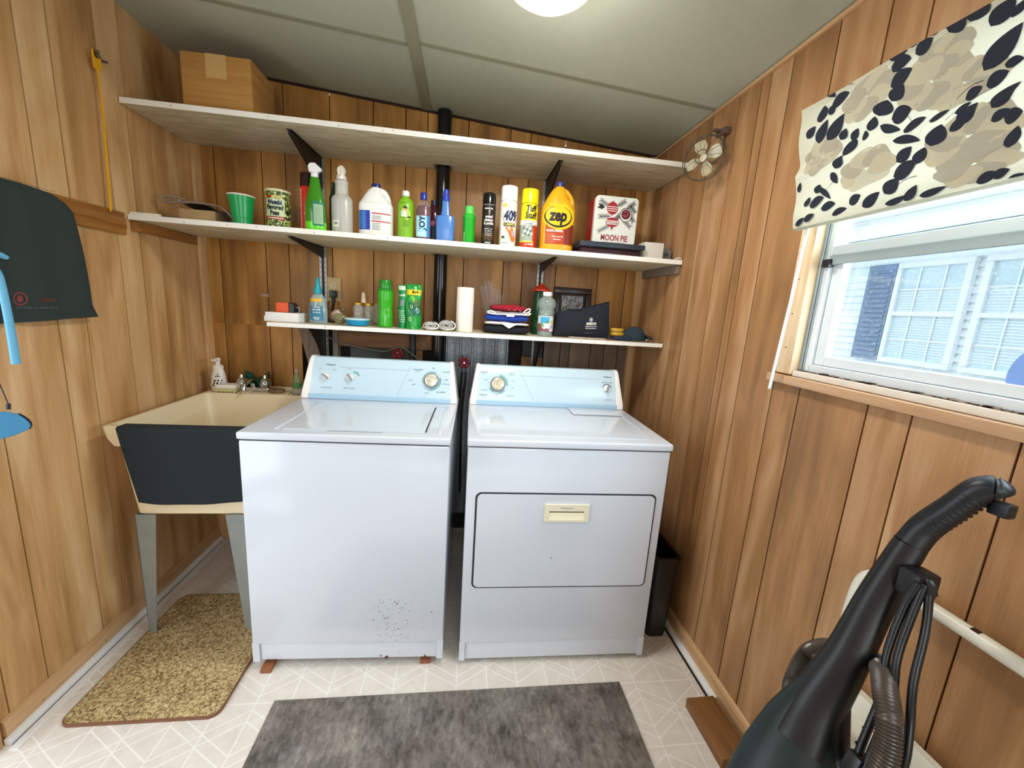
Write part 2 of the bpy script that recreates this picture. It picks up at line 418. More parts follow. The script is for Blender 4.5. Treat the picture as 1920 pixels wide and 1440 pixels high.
# right wall: low part, and the parts beside and above the window
WZ0, WZ1, WY0, WY1 = 1.236, 1.935, -1.135, -2.35
ry = [0.0, -0.11, -0.27, -0.40, -0.50, -0.66, -0.775, -0.818, -0.912, -1.070]
b = MB(); planks(b, 'right', ry, 0.0, None, P_RIGHT)
planks(b, 'right', [-1.070, -1.172, -1.374, -1.472, -1.648, -1.80, -1.95, -2.06, -2.28, -2.45, -2.6, -2.8, -2.95, -3.2, YB], 0.0, WZ0, P_RIGHT)
planks(b, 'right', [-1.070, -1.214, -1.312, -1.52, -1.62, -1.78, -1.99, -2.2, WY1], WZ1, None, P_RIGHT)
planks(b, 'right', [-1.070, WY0], WZ0, WZ1, P_RIGHT)
planks(b, 'right', [WY1, -2.45, -2.6, -2.8, -2.95, -3.2, YB], WZ0, None, P_RIGHT)
for y0, y1, z0, z1 in ((YB, 0.02, 0, WZ0), (YB, 0.02, WZ1, zc(W)), (WY0, 0.02, WZ0, WZ1), (YB, WY1, WZ0, WZ1)):
    b.box(W + 0.008, W + 0.02, y0, y1, z0, z1, GROOVE)
struct(b.build('wall_right', smooth=False))
# rear wall behind the camera, with a wide opening in it
b = MB(); RW = plain('rear_wall_paint', '#d8cfbc', 0.8)
b.box(-0.02, 1.0, YB - .08, YB, 0, 2.31, RW); b.box(1.9, W + .02, YB - .08, YB, 0, 2.22, RW); b.box(1.0, 1.9, YB - .08, YB, 2.05, 2.24, RW)
struct(b.build('wall_rear', smooth=False))

# broken-out part of the back wall below the lowest shelf
b = MB(); b.box(0.40, 1.82, 0.075, 0.095, 0.0, 1.25, DARKB); struct(b.build('wall_cavity', smooth=False))
b = MB(); b.prism([(0.44, 0.0), (0.62, 0.0), (0.60, 1.0), (0.598, 1.195), (0.452, 1.195), (0.50, 1.0), (0.535, 0.9), (0.47, 0.6)], 'y', -0.001, 0.016, OLDB)
tag(b.build('weathered_board', loc=(0.54, 0, 0), world=True), 'grey weathered board exposed in the broken wall beside the washer', 'board')
b = MB(); b.box(0.622, 0.648, 0.0, 0.05, 0.0, 1.193, STUD); tag(b.build('wall_stud', loc=(0.635, 0, 0), world=True, bevel=0.002), 'grey vertical timber stud behind the washer, under the lowest shelf', 'timber')
b = MB(); b.box(0.652, 1.138, -0.004, 0.034, 1.108, 1.186, LEDGE); tag(b.build('timber_ledge', loc=(0.9, 0, 1.1), world=True, bevel=0.003), 'brown horizontal timber nailed right under the lowest shelf above the washer', 'timber')
b = MB(); b.box(1.055, 1.09, 0.0, 0.05, 0.0, 1.107, LEDGE); tag(b.build('wall_stud', loc=(1.07, 0, 0), world=True, bevel=0.002), 'short brown upright timber beside the black pipe behind the washer', 'timber')
# grey plastic sheathing piece and galvanised sheet
b = MB(); b.box(0.70, 1.02, 0.05, 0.07, 0.6, 1.1, plain('grey_board', '#5d5c58', 0.8, 0, 0.3)); tag(b.build('sheathing_board', loc=(0.86, 0.06, 0.6), world=True), 'dull grey sheathing showing in the dark gap above the washer', 'board')
b = MB(); pts = []
x = 1.214
while x < 1.60:
    pts += [(x, 0.045), (x + 0.008, 0.045), (x + 0.011, 0.036), (x + 0.019, 0.036), (x + 0.022, 0.045)]; x += 0.066
back = [(px, py + 0.002) for px, py in pts[::-1]]
b.prism(pts + back, 'z', 0.12, 1.194, GALV); tag(b.build('galvanised_sheet', loc=(1.42, 0.04, 0.25), world=True, ang=20), 'ribbed galvanised metal sheet in the wall gap between washer and dryer', 'metal sheet')
b = MB(); b.box(1.640, 1.756, 0.0, 0.045, 0.0, 1.1, LEDGE); b.box(1.64, 1.756, 0.01, 0.05, 1.1, 1.194, BLACK)
tag(b.build('wall_stud', loc=(1.70, 0, 0), world=True, bevel=0.002), 'dark timber stud behind the left end of the dryer console', 'timber')

# corner mouldings, baseboards, quarter rounds
def molding(name, poly, axis, a, b_, m, bev=0.0):
    q = MB(); q.prism(poly, axis, a, b_, m); return struct(q.build(name, smooth=False, bevel=bev))
molding('trim_5', [(0.0, -0.018), (0.014, -0.022), (0.022, -0.014), (0.040, -0.012), (0.044, -0.002), (0.044, -0.0005), (0.0, -0.0005)], 'z', 0.0, 2.355, TRIMZ)
molding('trim_6', [(W - 0.0, -0.018), (W - 0.014, -0.022), (W - 0.022, -0.014), (W - 0.040, -0.012), (W - 0.044, -0.002), (W - 0.044, -0.0005), (W, -0.0005)], 'z', 0.0, 2.19, TRIMZ)
# thin strips under the ceiling
b = MB(); b.box(W - 0.012, W - 0.0005, YB, -0.02, zc(W) - 0.016, zc(W) - 0.004, TRIMW); b.box(W - 0.006, W - 0.0005, YB, -0.02, zc(W) - 0.004, zc(W) + 0.002, GROOVE); struct(b.build('trim_7', smooth=False))
q = MB(); q.add([(0.0, -0.008, zc(0) - .010), (W, -0.008, zc(W) - .010), (W, -0.0005, zc(W) - .010), (0.0, -0.0005, zc(0) - .010), (0, -0.008, zc(0)), (W, -0.008, zc(W)), (W, -0.0005, zc(W)), (0, -0.0005, zc(0))],
               [(3, 2, 1, 0), (4, 5, 6, 7), (0, 1, 5, 4), (1, 2, 6, 5), (2, 3, 7, 6), (3, 0, 4, 7)], GROOVE); struct(q.build('trim_8', smooth=False))
BASEP = [(0.0005, 0.0), (0.012, 0.0), (0.012, 0.055), (0.009, 0.068), (0.0005, 0.074)]
q = MB(); q.prism(BASEP, 'y', -1.085, -0.03, TRIMW)
for y in (-0.98, -0.75, -0.5): q.lathe([(0.0015, 0), (0.0015, .0012)], (0.012, y, 0.03), GROOVE, 8, M=Matrix.Rotation(PI / 2, 4, 'Y'))
struct(q.build('baseboard_left', smooth=False))
q = MB(); q.prism([(W - a, z) for a, z in BASEP], 'y', YB, -0.03, TRIMW); struct(q.build('baseboard_right', smooth=False))
QR = [(0.0, 0.0)] + [(0.018 * math.cos(a), 0.018 * math.sin(a)) for a in [PI / 2 * k / 6 for k in range(7)]]
WQ = plain('white_quarter_round', '#e8e6e2', 0.4)
q = MB(); q.prism([(0.0125 + a, z + 0.001) for a, z in QR], 'y', -1.095, -0.03, WQ); q.box(0.032, 0.0365, -1.095, -0.05, 0.0, 0.002, GROOVE); q.box(0.0365, 0.060, -1.11, -0.05, 0.0, 0.004, WQ); struct(q.build('trim_9'))
q = MB(); q.prism([(W - 0.0125 - a, z + 0.001) for a, z in QR], 'y', -1.098, -0.03, WQ); q.box(W - 0.041, W - 0.032, -1.11, -0.05, 0.0, 0.002, GROOVE); struct(q.build('trim_10'))
# door casing at the front end of the left wall
q = MB(); q.box(-0.02, 0.014, -1.135, -1.098, 0.0, 2.06, TRIMZ); q.box(-0.02, 0.014, -2.10, -2.06, 0, 2.06, TRIMZ); q.box(-0.02, 0.014, -2.10, -1.098, 2.061, 2.10, TRIMZ)
struct(q.build('trim_11', smooth=False, bevel=0.003))
# nail heads, old screw holes and a small bracket mark in the wall
q = MB(); q.bevbox(0.278, 0.318, -0.006, -0.0005, 1.341, 1.356, plain('pink_grey_plastic', '#b79a86', 0.5), 0.002); q.box(0.284, 0.288, -0.0065, -0.006, 1.346, 1.350, GROOVE); q.box(0.308, 0.312, -0.0065, -0.006, 1.346, 1.350, GROOVE)
tag(q.build('cable_clip', loc=(0.298, 0, 1.341), world=True), 'tiny beige plastic clip screwed on the back wall above the sink', 'clip')

# ------------------------------------------------------------------ window in the right wall
ALU = plain('window_aluminium', '#dfe5e8', 0.4, 0.1)
ALUG = plain('window_rail_grey', '#9aa5a8', 0.45, 0.2)
def glassmat():
    t = NT('window_glass'); n = t.n; t.n.remove(t.b)
    tr = n.new('ShaderNodeBsdfTransparent'); tr.inputs[0].default_value = (0.93, 0.97, 1.0, 1)
    gl = n.new('ShaderNodeBsdfGlossy'); gl.inputs['Roughness'].default_value = 0.02
    df = n.new('ShaderNodeBsdfDiffuse'); df.inputs[0].default_value = (0.8, 0.9, 1, 1)
    v = t.co(); sp = t.noise(v, 160, 2, 0.6); spk = t.ramp(sp, [(0.60, 0.02), (0.72, 0.35)])
    m1 = n.new('ShaderNodeMixShader'); m1.inputs[0].default_value = 0.05; t.l.new(tr.outputs[0], m1.inputs[1]); t.l.new(gl.outputs[0], m1.inputs[2])
    m2 = n.new('ShaderNodeMixShader'); t.l.new(spk, m2.inputs[0]); t.l.new(m1.outputs[0], m2.inputs[1]); t.l.new(df.outputs[0], m2.inputs[2])
    t.l.new(m2.outputs[0], n['Material Output'].inputs[0]); return t.m
GLASS = glassmat()
w = struct(MB().box(W + 0.02, W + 0.075, WY1, WY1 + 0.03, WZ0, WZ1, ALU).build('window_1', smooth=False))
X0, X1 = W + 0.020, W + 0.060
q = MB(); q.box(X0, X1, WY0 - 0.030, WY0, WZ0, WZ1, ALU); q.box(X0 - 0.006, X0, WY0 - 0.010, WY0, WZ0, WZ1, ALUG); q.box(X0 - 0.004, X1 + .02, WY0 - 0.016, WY0 - 0.012, WZ0, WZ1, ALUG)
q.box(X0, X1, WY1 + 0.031, WY0 - 0.0305, WZ1 - 0.03, WZ1, ALU); q.box(X0, X1, WY1 + 0.031, WY0 - 0.0305, WZ0, WZ0 + 0.022, ALU); q.build('frame', w, bevel=0.002, smooth=False)
q = MB(); q.box(X0 + 0.002, X1 - 0.012, WY1 + .03, WY0 - 0.030, 1.556, 1.588, ALU); q.box(X0 - 0.003, X0 + 0.002, WY1 + .03, WY0 - 0.030, 1.536, 1.562, ALUG); q.build('meeting_rail', w, bevel=0.002, smooth=False)
q = MB(); q.box(X0 + 0.012, X1 - 0.005, WY0 - 0.062, WY0 - 0.031, WZ0 + .023, 1.555, ALU); q.box(X0 + 0.012, X1 - 0.005, WY1 + .031, WY0 - 0.0625, WZ0 + .023, WZ0 + 0.048, ALU); q.build('lower_sash', w, bevel=0.002, smooth=False)
q = MB(); q.box(X1 - 0.018, X1 - 0.015, WY1 + .03, WY0 - 0.031, WZ0 + 0.02, WZ1 - 0.02, GLASS); q.build('glass_pane', w, smooth=False)
q = MB(); q.bevbox(X0 - 0.012, X0 + 0.004, WY0 - 0.040, WY0 - 0.015, 1.530, 1.552, BLKP, 0.003); q.build('latch', w)
# round blue sticker stuck to the inside of the pane
STB = plain('sticker_blue', '#7fa4e6', 0.5); STW = plain('sticker_white', '#dff0fb', 0.5)
q = MB(); q.lathe([(0.0, 0), (0.075, 0), (0.075, 0.0008)], (0, 0, 0), STB, 48, M=Matrix.Rotation(-PI / 2, 4, 'Y'))
q.text('dish', 0.052, lambda u, v: Vector((-0.0015, -u - 0.0, v)), STW, bold=0.0012)
tag(q.build('window_sticker', loc=(X1 - 0.0195, -1.653, 1.298)), 'round blue sticker with white letters low on the window glass', 'sticker')
# wooden jamb board, stool and apron
JAMB = grain('raw_pine', '#d8b48a', '#ecd2ae', 2, 0.55)
q = MB(); q.bevbox(W - 0.012, W + 0.02, -1.136, -1.082, 1.222, 1.665, JAMB, 0.003)
for z in (1.30, 1.40, 1.50, 1.58): q.lathe([(0.002, 0), (0.002, .001)], (W - 0.0125, -1.105, z), GROOVE, 8, M=Matrix.Rotation(PI / 2, 4, 'Y'))
struct(q.build('trim_12'))
STOOL = plain('old_white_paint', '#ddd5c8', 0.6, 0, 0.12, 30)
q = MB(); q.bevbox(W - 0.004, W + 0.05, WY1, -1.137, 1.218, 1.2355, STOOL, 0.003); q.build
struct(q.build('trim_13'))
q = MB(); q.bevbox(W - 0.024, W - 0.0005, WY1 - 0.1, -1.062, 1.192, 1.217, grain('sill_wood', '#b28a66', '#d2ab86', 1, 0.45), 0.004)
struct(q.build('trim_14'))
q = MB()
for k in range(60):
    y = -1.15 - random.random() * 0.55; q.bevbox(W + 0.004, W + 0.019, y - random.uniform(0.003, 0.02), y, 1.2358, 1.2358 + random.uniform(0.001, 0.004), GROOVE if k % 3 else OLDB, 0.0005, 1)
struct(q.build('trim_15', None))

# roman shade
SHX = W - 0.070
def shx(y, z):
    d = (1.955 - z) / 0.325
    s_ = 0.0022 * math.sin(d * 19) + 0.006 * math.exp(-((d - 0.47) / 0.06) ** 2) - 0.004 * math.exp(-((d - 0.56) / 0.03) ** 2) + 0.0025 * math.sin(y * 21 + z * 7)
    return SHX + s_ - 0.010 * d
def fabric(name, col, transl=0.5):
    t = NT(name); n = t.n; v = t.co(); f = t.noise(v, 500, 2); g = t.noise(t.vmul(v, (1, 3, 90)), 1.0, 2)
    c0 = lin(col); c = t.mix(t.math('MULTIPLY_ADD', g, 0.5, t.math('MULTIPLY', f, 0.5)), tuple(x * 0.85 for x in c0[:3]) + (1,), c0)
    t.base(c); t.p(rough=0.85)
    tl = n.new('ShaderNodeBsdfTranslucent'); t.l.new(c, tl.inputs[0])
    mx = n.new('ShaderNodeMixShader'); mx.inputs[0].default_value = transl
    t.l.new(t.b.outputs[0], mx.inputs[1]); t.l.new(tl.outputs[0], mx.inputs[2]); t.l.new(mx.outputs[0], n['Material Output'].inputs[0]); return t.m
CREAM = fabric('shade_cream', '#cbc8b2', 0.14); NAVY = fabric('shade_navy', '#171d2e', 0.10); TAUPE = fabric('shade_taupe', '#b3ab97', 0.14); TAUPE2 = fabric('shade_beige', '#c6bda2', 0.14)
SHY0, SHY1 = -1.07, -2.42
def shy(y, d): return y - 0.055 * d * max(0, 1 - (SHY0 - y) / 0.5)
sh = thing('roman_shade', 'cream roman shade with navy leaves and taupe flowers over the window', 'window shade', (W - 0.04, -1.7, 1.63))
q = MB(); q.grid(lambda u, v: (lambda y, z: (shx(y, z), shy(y, (1.955 - z) / 0.325), z))(SHY0 + (SHY1 - SHY0) * u, 1.955 - 0.325 * v), 90, 60, CREAM)
q.grid(lambda u, v: (SHX - 0.010 + 0.045 * v, shy(SHY0 + (SHY1 - SHY0) * u, 1.0), 1.630 + 0.012 * math.sin(PI * v) * -1 + 0.02 * v), 90, 6, CREAM)
LEAVES = [(-1.326,1.957,-0.016,-0.003,0.012),(-1.377,1.943,-0.012,0.006,0.015),(-1.361,1.963,-0.014,0.002,0.011),(-1.336,1.934,-0.017,-0.002,0.015),(-1.346,1.9,-0.015,0.008,0.02),(-1.347,1.87,-0.008,0.01,0.019),(-1.321,1.852,-0.006,0.011,0.025),(-1.361,1.824,-0.016,0.002,0.017),(-1.396,1.965,-0.012,0.004,0.011),(-1.429,1.953,-0.009,0.008,0.021),(-1.461,1.956,-0.008,0.012,0.02),(-1.502,1.926,-0.011,0.012,0.021),(-1.52,1.861,-0.018,0.021,0.021),(-1.542,1.828,-0.011,-0.002,0.008),(-1.521,1.813,-0.013,0.003,0.013),(-1.488,1.806,-0.01,0.004,0.012),(-1.547,1.774,-0.012,0.012,0.014),(-1.495,1.767,-0.011,0.011,0.014),(-1.483,1.782,-0.008,0.005,0.01),(-1.44,1.788,-0.013,0.003,0.009),(-1.394,1.791,-0.015,0.005,0.014),(-1.343,1.804,-0.021,-0.012,0.008),(-1.3,1.829,-0.004,0.011,0.013),(-1.255,1.796,-0.006,0.015,0.019),(-1.237,1.768,-0.006,0.011,0.015),(-1.199,1.862,-0.017,0.019,0.021),(-1.227,1.835,-0.005,0.009,0.013),(-1.16,1.867,-0.006,0.022,0.017),(-1.122,1.879,-0.008,0.01,0.015),(-1.145,1.915,0.001,0.017,0.015),(-1.191,1.928,-0.02,0.005,0.015),(-1.173,1.913,-0.007,0.006,0.014),(-1.159,1.954,-0.013,-0.009,0.007),(-1.197,1.962,-0.001,0.007,0.007),(-1.259,1.823,-0.007,0.008,0.011),(-1.285,1.81,0.0,0.009,0.007),(-1.391,1.76,-0.023,-0.008,0.008),(-1.447,1.749,-0.006,0.014,0.02),(-1.39,1.734,-0.011,0.009,0.014),(-1.424,1.72,-0.005,0.012,0.014),(-1.399,1.703,-0.017,0.008,0.019),(-1.484,1.757,-0.012,0.008,0.01),(-1.547,1.743,-0.01,0.004,0.009),(-1.565,1.736,-0.01,0.0,0.012),(-1.573,1.699,-0.001,0.014,0.01),(-1.381,1.674,-0.009,0.011,0.019),(-1.427,1.648,-0.008,0.011,0.011),(-1.342,1.656,-0.014,0.01,0.014),(-1.304,1.665,-0.01,0.006,0.013),(-1.231,1.733,-0.01,-0.013,0.008),(-1.185,1.72,-0.004,0.008,0.013),(-1.21,1.703,-0.022,-0.017,0.006),(-1.193,1.686,-0.017,0.005,0.014),(-1.235,1.666,-0.017,0.001,0.011),(-1.159,1.694,-0.003,0.01,0.01),(-1.12,1.741,0.0,0.011,0.007),(-1.525,1.916,-0.003,0.009,0.011),(-1.592,1.628,-0.008,0.005,0.008),(-1.555,1.640,-0.013,0.003,0.009),(-1.572,1.642,-0.009,0.003,0.008),(-1.15,1.645,-0.012,0.006,0.008),(-1.18,1.650,-0.014,0.004,0.009),(-1.27,1.645,-0.016,0.003,0.008),(-1.40,1.642,-0.02,0.003,0.007),(-1.47,1.640,-0.02,0.002,0.007)]
FLW = [(-1.416,1.905,0.075,0.06),(-1.27,1.900,0.09,0.075),(-1.41,1.863,0.095,0.07),(-1.169,1.806,0.08,0.065),(-1.311,1.730,0.09,0.065),(-1.504,1.725,0.11,0.075),(-1.47,1.83,0.10,0.055),(-1.53,1.67,0.09,0.05)]
rr = random.Random(3)
for k in range(60):  # the print goes on over the part of the shade nearer the camera
    y, z = rr.uniform(-2.40, -1.575), rr.uniform(1.65, 1.94); a = rr.uniform(0, PI); LEAVES.append((y, z, 0.017 * math.cos(a), 0.013 * math.sin(a) + 0.003, rr.uniform(0.009, 0.019)))
for k in range(7): FLW.append((-1.66 - k * 0.11, rr.uniform(1.7, 1.9), 0.10, 0.07))
def on_shade(y, z, off):
    z = min(1.9545, max(1.6305, z)); y = min(SHY0, y); return (shx(y, z) - off, y, z)
for k, (fy, fz, a, b_) in enumerate([(q0, q1, q2 * 1.3, q3 * 1.25) for q0, q1, q2, q3 in FLW]):   # petals overlap in two tones
    for j in range(7):
        an = j * 2 * PI / 7 + k; cy, cz = fy + 0.30 * a * math.cos(an), fz + 0.30 * b_ * math.sin(an)
        n1 = 18; mtx = TAUPE if (j + k) % 2 else TAUPE2; off = 0.0006 + 0.0001 * j
        vs = [on_shade(cy, cz, off)]; fs = []
        for ring in (0.5, 1.0):
            for i in range(n1):
                t = 2 * PI * i / n1; rad = ring * (1 + 0.12 * math.sin(3 * t + k + j)); vs.append(on_shade(cy + 0.26 * a * rad * math.cos(t), cz + 0.26 * b_ * rad * math.sin(t), off))
        fs += [(0, 1 + i, 1 + (i + 1) % n1) for i in range(n1)] + [(1 + i, 1 + n1 + i, 1 + n1 + (i + 1) % n1, 1 + (i + 1) % n1) for i in range(n1)]
        q.add(vs, fs, mtx)
for cy, cz, dy, dz, wd_ in LEAVES:
    L_ = math.hypot(dy, dz) or 1e-3; ny, nz = -dz / L_, dy / L_; N = 9; vs = []; fs = []; bend = random.uniform(-0.15, 0.15)
    for i in range(N + 1):
        t = i / N; prof = math.sin(PI * t ** 0.8) ** 0.8 * wd_ * 1.05 if 0 < t < 1 else 0.0
        yy, zz = cy + dy * (2 * t - 1) * 1.2, cz + dz * (2 * t - 1) * 1.2; sh_ = bend * L_ * math.sin(PI * t)
        for s_ in (-1, -0.35, 0.35, 1): vs.append(on_shade(yy + ny * (prof * s_ + sh_), zz + nz * (prof * s_ + sh_), 0.0016))
    for i in range(N):
        for j in range(3): fs.append((i * 4 + j, i * 4 + j + 1, i * 4 + j + 5, i * 4 + j + 4))
    q.add(vs, fs, NAVY)
for a_, b_ in (((-1.33, 1.985), (-1.35, 1.90)), ((-1.35, 1.84), (-1.40, 1.77)), ((-1.42, 1.79), (-1.41, 1.71)), ((-1.16, 1.95), (-1.22, 1.95)), ((-1.15, 1.86), (-1.12, 1.80)), ((-1.19, 1.68), (-1.24, 1.73)), ((-1.45, 1.80), (-1.50, 1.82)), ((-1.30, 1.83), (-1.27, 1.78)), ((-1.52, 1.80), (-1.46, 1.77)), ((-1.38, 1.66), (-1.43, 1.68))):
    vs = []; N = 8
    for i in range(N + 1):
        t = i / N; y, z = a_[0] + (b_[0] - a_[0]) * t, a_[1] + (b_[1] - a_[1]) * t + 0.008 * math.sin(PI * t); vs += [on_shade(y, z + 0.0007, 0.0013), on_shade(y, z - 0.0007, 0.0013)]
    q.add(vs, [(2 * i, 2 * i + 1, 2 * i + 3, 2 * i + 2) for i in range(N)], NAVY)
q.build('fabric', sh, world=True)
q = MB(); q.bevbox(W - 0.066, W - 0.026, SHY1, SHY0 + 0.002, 1.938, 1.9535, WHITEP, 0.003); q.bevbox(W - 0.05, W - 0.001, SHY0 - 0.05, SHY0 + 0.006, 1.936, 1.952, WHITEP, 0.002); q.build('headrail', sh, world=True)
q = MB(); q.tube([(W - 0.052, -1.150, 1.66), (W - 0.050, -1.135, 1.45), (W - 0.052, -1.118, 1.173)], 0.0045, plain('wand_plastic', '#e6f0f4', 0.15), 6, smooth=False); q.build('tilt_wand', sh, world=True)

# white plastic pipe along the right wall
PVC = plain('pvc_pipe', '#e2dfcf', 0.4, 0, 0.08)
q = MB(); q.tube([(W - 0.034, -1.472, 0.60), (W - 0.034, -1.474, 0.72), (W - 0.034, -1.483, 0.79), (W - 0.033, -1.51, 0.822), (W - 0.033, -1.56, 0.827), (W - 0.033, -1.75, 0.829), (W - 0.033, -3.2, 0.832)], 0.0135, PVC, 16)
for y in (-1.60, -1.68): q.box(W - 0.04, W - 0.03, y - .012, y, 0.8405, 0.843, GROOVE)
tag(q.build('plastic_pipe', loc=(W - 0.033, -1.75, 0.6), world=True), 'white plastic pipe with a bent end along the right wall under the window', 'pipe')

# ------------------------------------------------------------------ outside the window
VIN = None
def siding_mat():
    t = NT('white_vinyl_siding'); v = t.co(); f = t.noise(v, 5, 2); t.base(t.ramp(f, [(0.3, '#e4edf0'), (0.7, '#f2f7f8')])); t.p(rough=0.5); return t.m
VIN = siding_mat(); VTR = plain('vinyl_trim', '#f4f8f9', 0.4)
ho = thing('neighbour_house', 'white vinyl sided house seen through the window', 'house', (5.6, 0.3, 0.0))
q = MB(); z = 0.0
while z < 2.30:
    q.add([(5.480, -3.0, z + .006), (5.480, 1.98, z + .006), (5.500, 1.98, z + 0.0716), (5.500, -3.0, z + 0.0716), (5.500, -3.0, z), (5.500, 1.98, z)], [(0, 1, 2, 3), (0, 4, 5, 1)], VIN)
    z += 0.0716
q.box(5.50, 5.6, -3.0, 2.0, 0, 2.36, VIN); q.build('siding_wall', ho, world=True, smooth=False)
q = MB(); q.box(5.46, 5.50, 1.93, 2.08, 0, 2.32, VTR); q.build('corner_post', ho, world=True, smooth=False)
q = MB(); q.box(5.46, 5.50, -3.0, 2.0, 2.02, 2.12, VTR); q.build('frieze_board', ho, world=True, smooth=False)
q = MB(); q.box(5.12, 5.50, -3.0, 2.5, 2.22, 2.25, plain('soffit_grey', '#c3ccd0', 0.6)); q.box(5.10, 5.14, -3.0, 2.5, 2.22, 2.38, VTR); q.build('soffit', ho, world=True, smooth=False)
q = MB(); q.add([(5.05, -3.2, 2.38), (5.05, 2.6, 2.38), (7.4, 2.6, 3.0), (7.4, -3.2, 3.0), (5.05, -3.2, 2.41), (5.05, 2.6, 2.41), (7.4, 2.6, 3.03), (7.4, -3.2, 3.03)], [(3, 2, 1, 0), (4, 5, 6, 7), (0, 1, 5, 4), (1, 2, 6, 5), (2, 3, 7, 6), (3, 0, 4, 7)], plain('pale_roof', '#d5dfe4', 0.7, 0, 0.1, 40)); q.build('roof', ho, world=True, smooth=False)
SHUT = plain('shutter_blue', '#7389a6', 0.5)
q = MB(); q.box(5.44, 5.48, 1.33, 1.61, 1.08, 2.02, SHUT)
for k in range(18): q.add([(5.425, 1.36, 1.12 + k * 0.048), (5.425, 1.58, 1.12 + k * 0.048), (5.44, 1.58, 1.155 + k * 0.048), (5.44, 1.36, 1.155 + k * 0.048)], [(0, 1, 2, 3)], SHUT)
q.build('shutter', ho, world=True, smooth=False)
BLND = plain('house_window_pane', '#cadfe6', 0.15, 0, 0.08, 3)
def house_window(y0, y1):
    z0, z1, x = 1.07, 2.02, 5.44
    q = MB()
    for a, b_, c_, d in ((y0, y1, z0, z0 + .05), (y0, y1, z1 - .05, z1), (y0, y0 + .05, z0 + .051, z1 - .051), (y1 - .05, y1, z0 + .051, z1 - .051), (y0 + .051, y1 - .051, 1.525, 1.565)): q.box(x, x + .05, a, b_, c_, d, VTR)
    fr = q.build('window_frame', ho, world=True, smooth=False, bevel=0.004)
    q = MB(); q.box(x + .03, x + .035, y0 + .05, y1 - .05, z0 + .05, z1 - .05, BLND)
    for k in range(26): q.box(x + .026, x + .029, y0 + .06, y1 - .06, 1.16 + k * .024, 1.168 + k * .024, VTR)
    for yy in (y0 + (y1 - y0) / 3, y0 + 2 * (y1 - y0) / 3): q.box(x + .018, x + .024, yy - .006, yy + .006, z0 + .05, z1 - .05, VTR)
    for zz in (1.30, 1.77): q.box(x + .019, x + .0235, y0 + .052, y1 - .052, zz - .006, zz + .006, VTR)
    q.build('window_pane', fr, world=True, smooth=False)
house_window(0.73, 1.34); house_window(0.02, 0.66)
house_window(-0.75, -0.12)
# bare tree above the roof
rt_ = random.Random(11); q = MB(); BARK = plain('pale_bark', '#8a949c', 0.8)
def branch(p, d, L_, r, dep):
    pts = [p]; 
    for k in range(4):
        d = (d + Vector((rt_.uniform(-.25, .25), rt_.uniform(-.35, .35), rt_.uniform(-.25, .15)))).normalized(); pts.append(pts[-1] + d * L_ / 4)
    q.tube(pts, [r * (1 - 0.18 * k) for k in range(5)], BARK, 5, step=2)
    if dep:
        for k in range(4): branch(pts[2 + k % 3], (d + Vector((rt_.uniform(-.8, .8), rt_.uniform(-1.1, 1.1), rt_.uniform(-.6, .5)))).normalized(), L_ * 0.62, r * 0.5, dep - 1)
branch(Vector((13, 0.8, 0)), Vector((0, 0.1, 1)), 4.6, 0.12, 4)
branch(Vector((13.2, 1.0, 3.0)), Vector((0, 0.8, 0.4)), 2.6, 0.06, 4)
tag(q.build('bare_tree', loc=(13, 0.8, 0), world=True), 'bare branches of a tree above the neighbouring roof outside the window', 'tree')
q = MB(); q.box(W + 0.15, 40, -30, 30, -0.4, -0.2, plain('outside_ground', '#b9bdb4', 0.9, 0, 0.2, 2)); struct(q.build('ground', smooth=False))
q = MB(); q.box(-40, -1.65, -30, 30, -0.4, -0.2, plain('outside_ground', '#b9bdb4')); q.box(-1.6, 4, -30, -3.7, -0.4, -0.2, plain('outside_ground', '#b9bdb4')); struct(q.build('ground', smooth=False))

# ceiling lamp
q = thing('ceiling_lamp', 'round white ceiling lamp at the top of the photo', 'lamp', (1.50, -1.00, zc(1.5)))
LG = NT('lamp_glass'); LG.base('#e9efe9'); LG.p(rough=0.3); LG.b.inputs['Emission Color'].default_value = (0.8, 0.88, 0.84, 1); LG.b.inputs['Emission Strength'].default_value = 0.35
m = MB(); m.lathe([(0.0, -0.085), (0.05, -0.083), (0.09, -0.073), (0.12, -0.052), (0.132, -0.026), (0.130, -0.014)], (0, 0, 0), LG.m, 48); m.build('glass_shade', q)
m = MB(); m.lathe([(0.136, -0.016), (0.140, -0.004), (0.134, 0.004)], (0, 0, 0), WHITEP, 48); m.build('rim', q)

# ================================================================== WASHER AND DRYER
PANEL = plain('console_blue', '#c4dae6', 0.22, 0, 0.02, 3)
CAPW = plain('console_cap', '#f1ece6', 0.3, 0, 0.02)
INK = plain('console_ink', '#7d93a2', 0.5); INKD = plain('logo_ink', '#4a5864', 0.5); TEAL = plain('dial_teal', '#7fb0ae', 0.4)
GAPD = plain('gap_dark', '#2c2f34', 0.8); IVORY = plain('ivory_plastic', '#e9e0c6', 0.35); KNOBC = plain('knob_face', '#ddd6c2', 0.25, 0.3); KNOBS = plain('knob_grey', '#8d9496', 0.35, 0.3)
RUST = plain('rust_brown', '#5a3a28', 0.9); SHIM = plain('orange_brown_rubber', '#8f5634', 0.7)

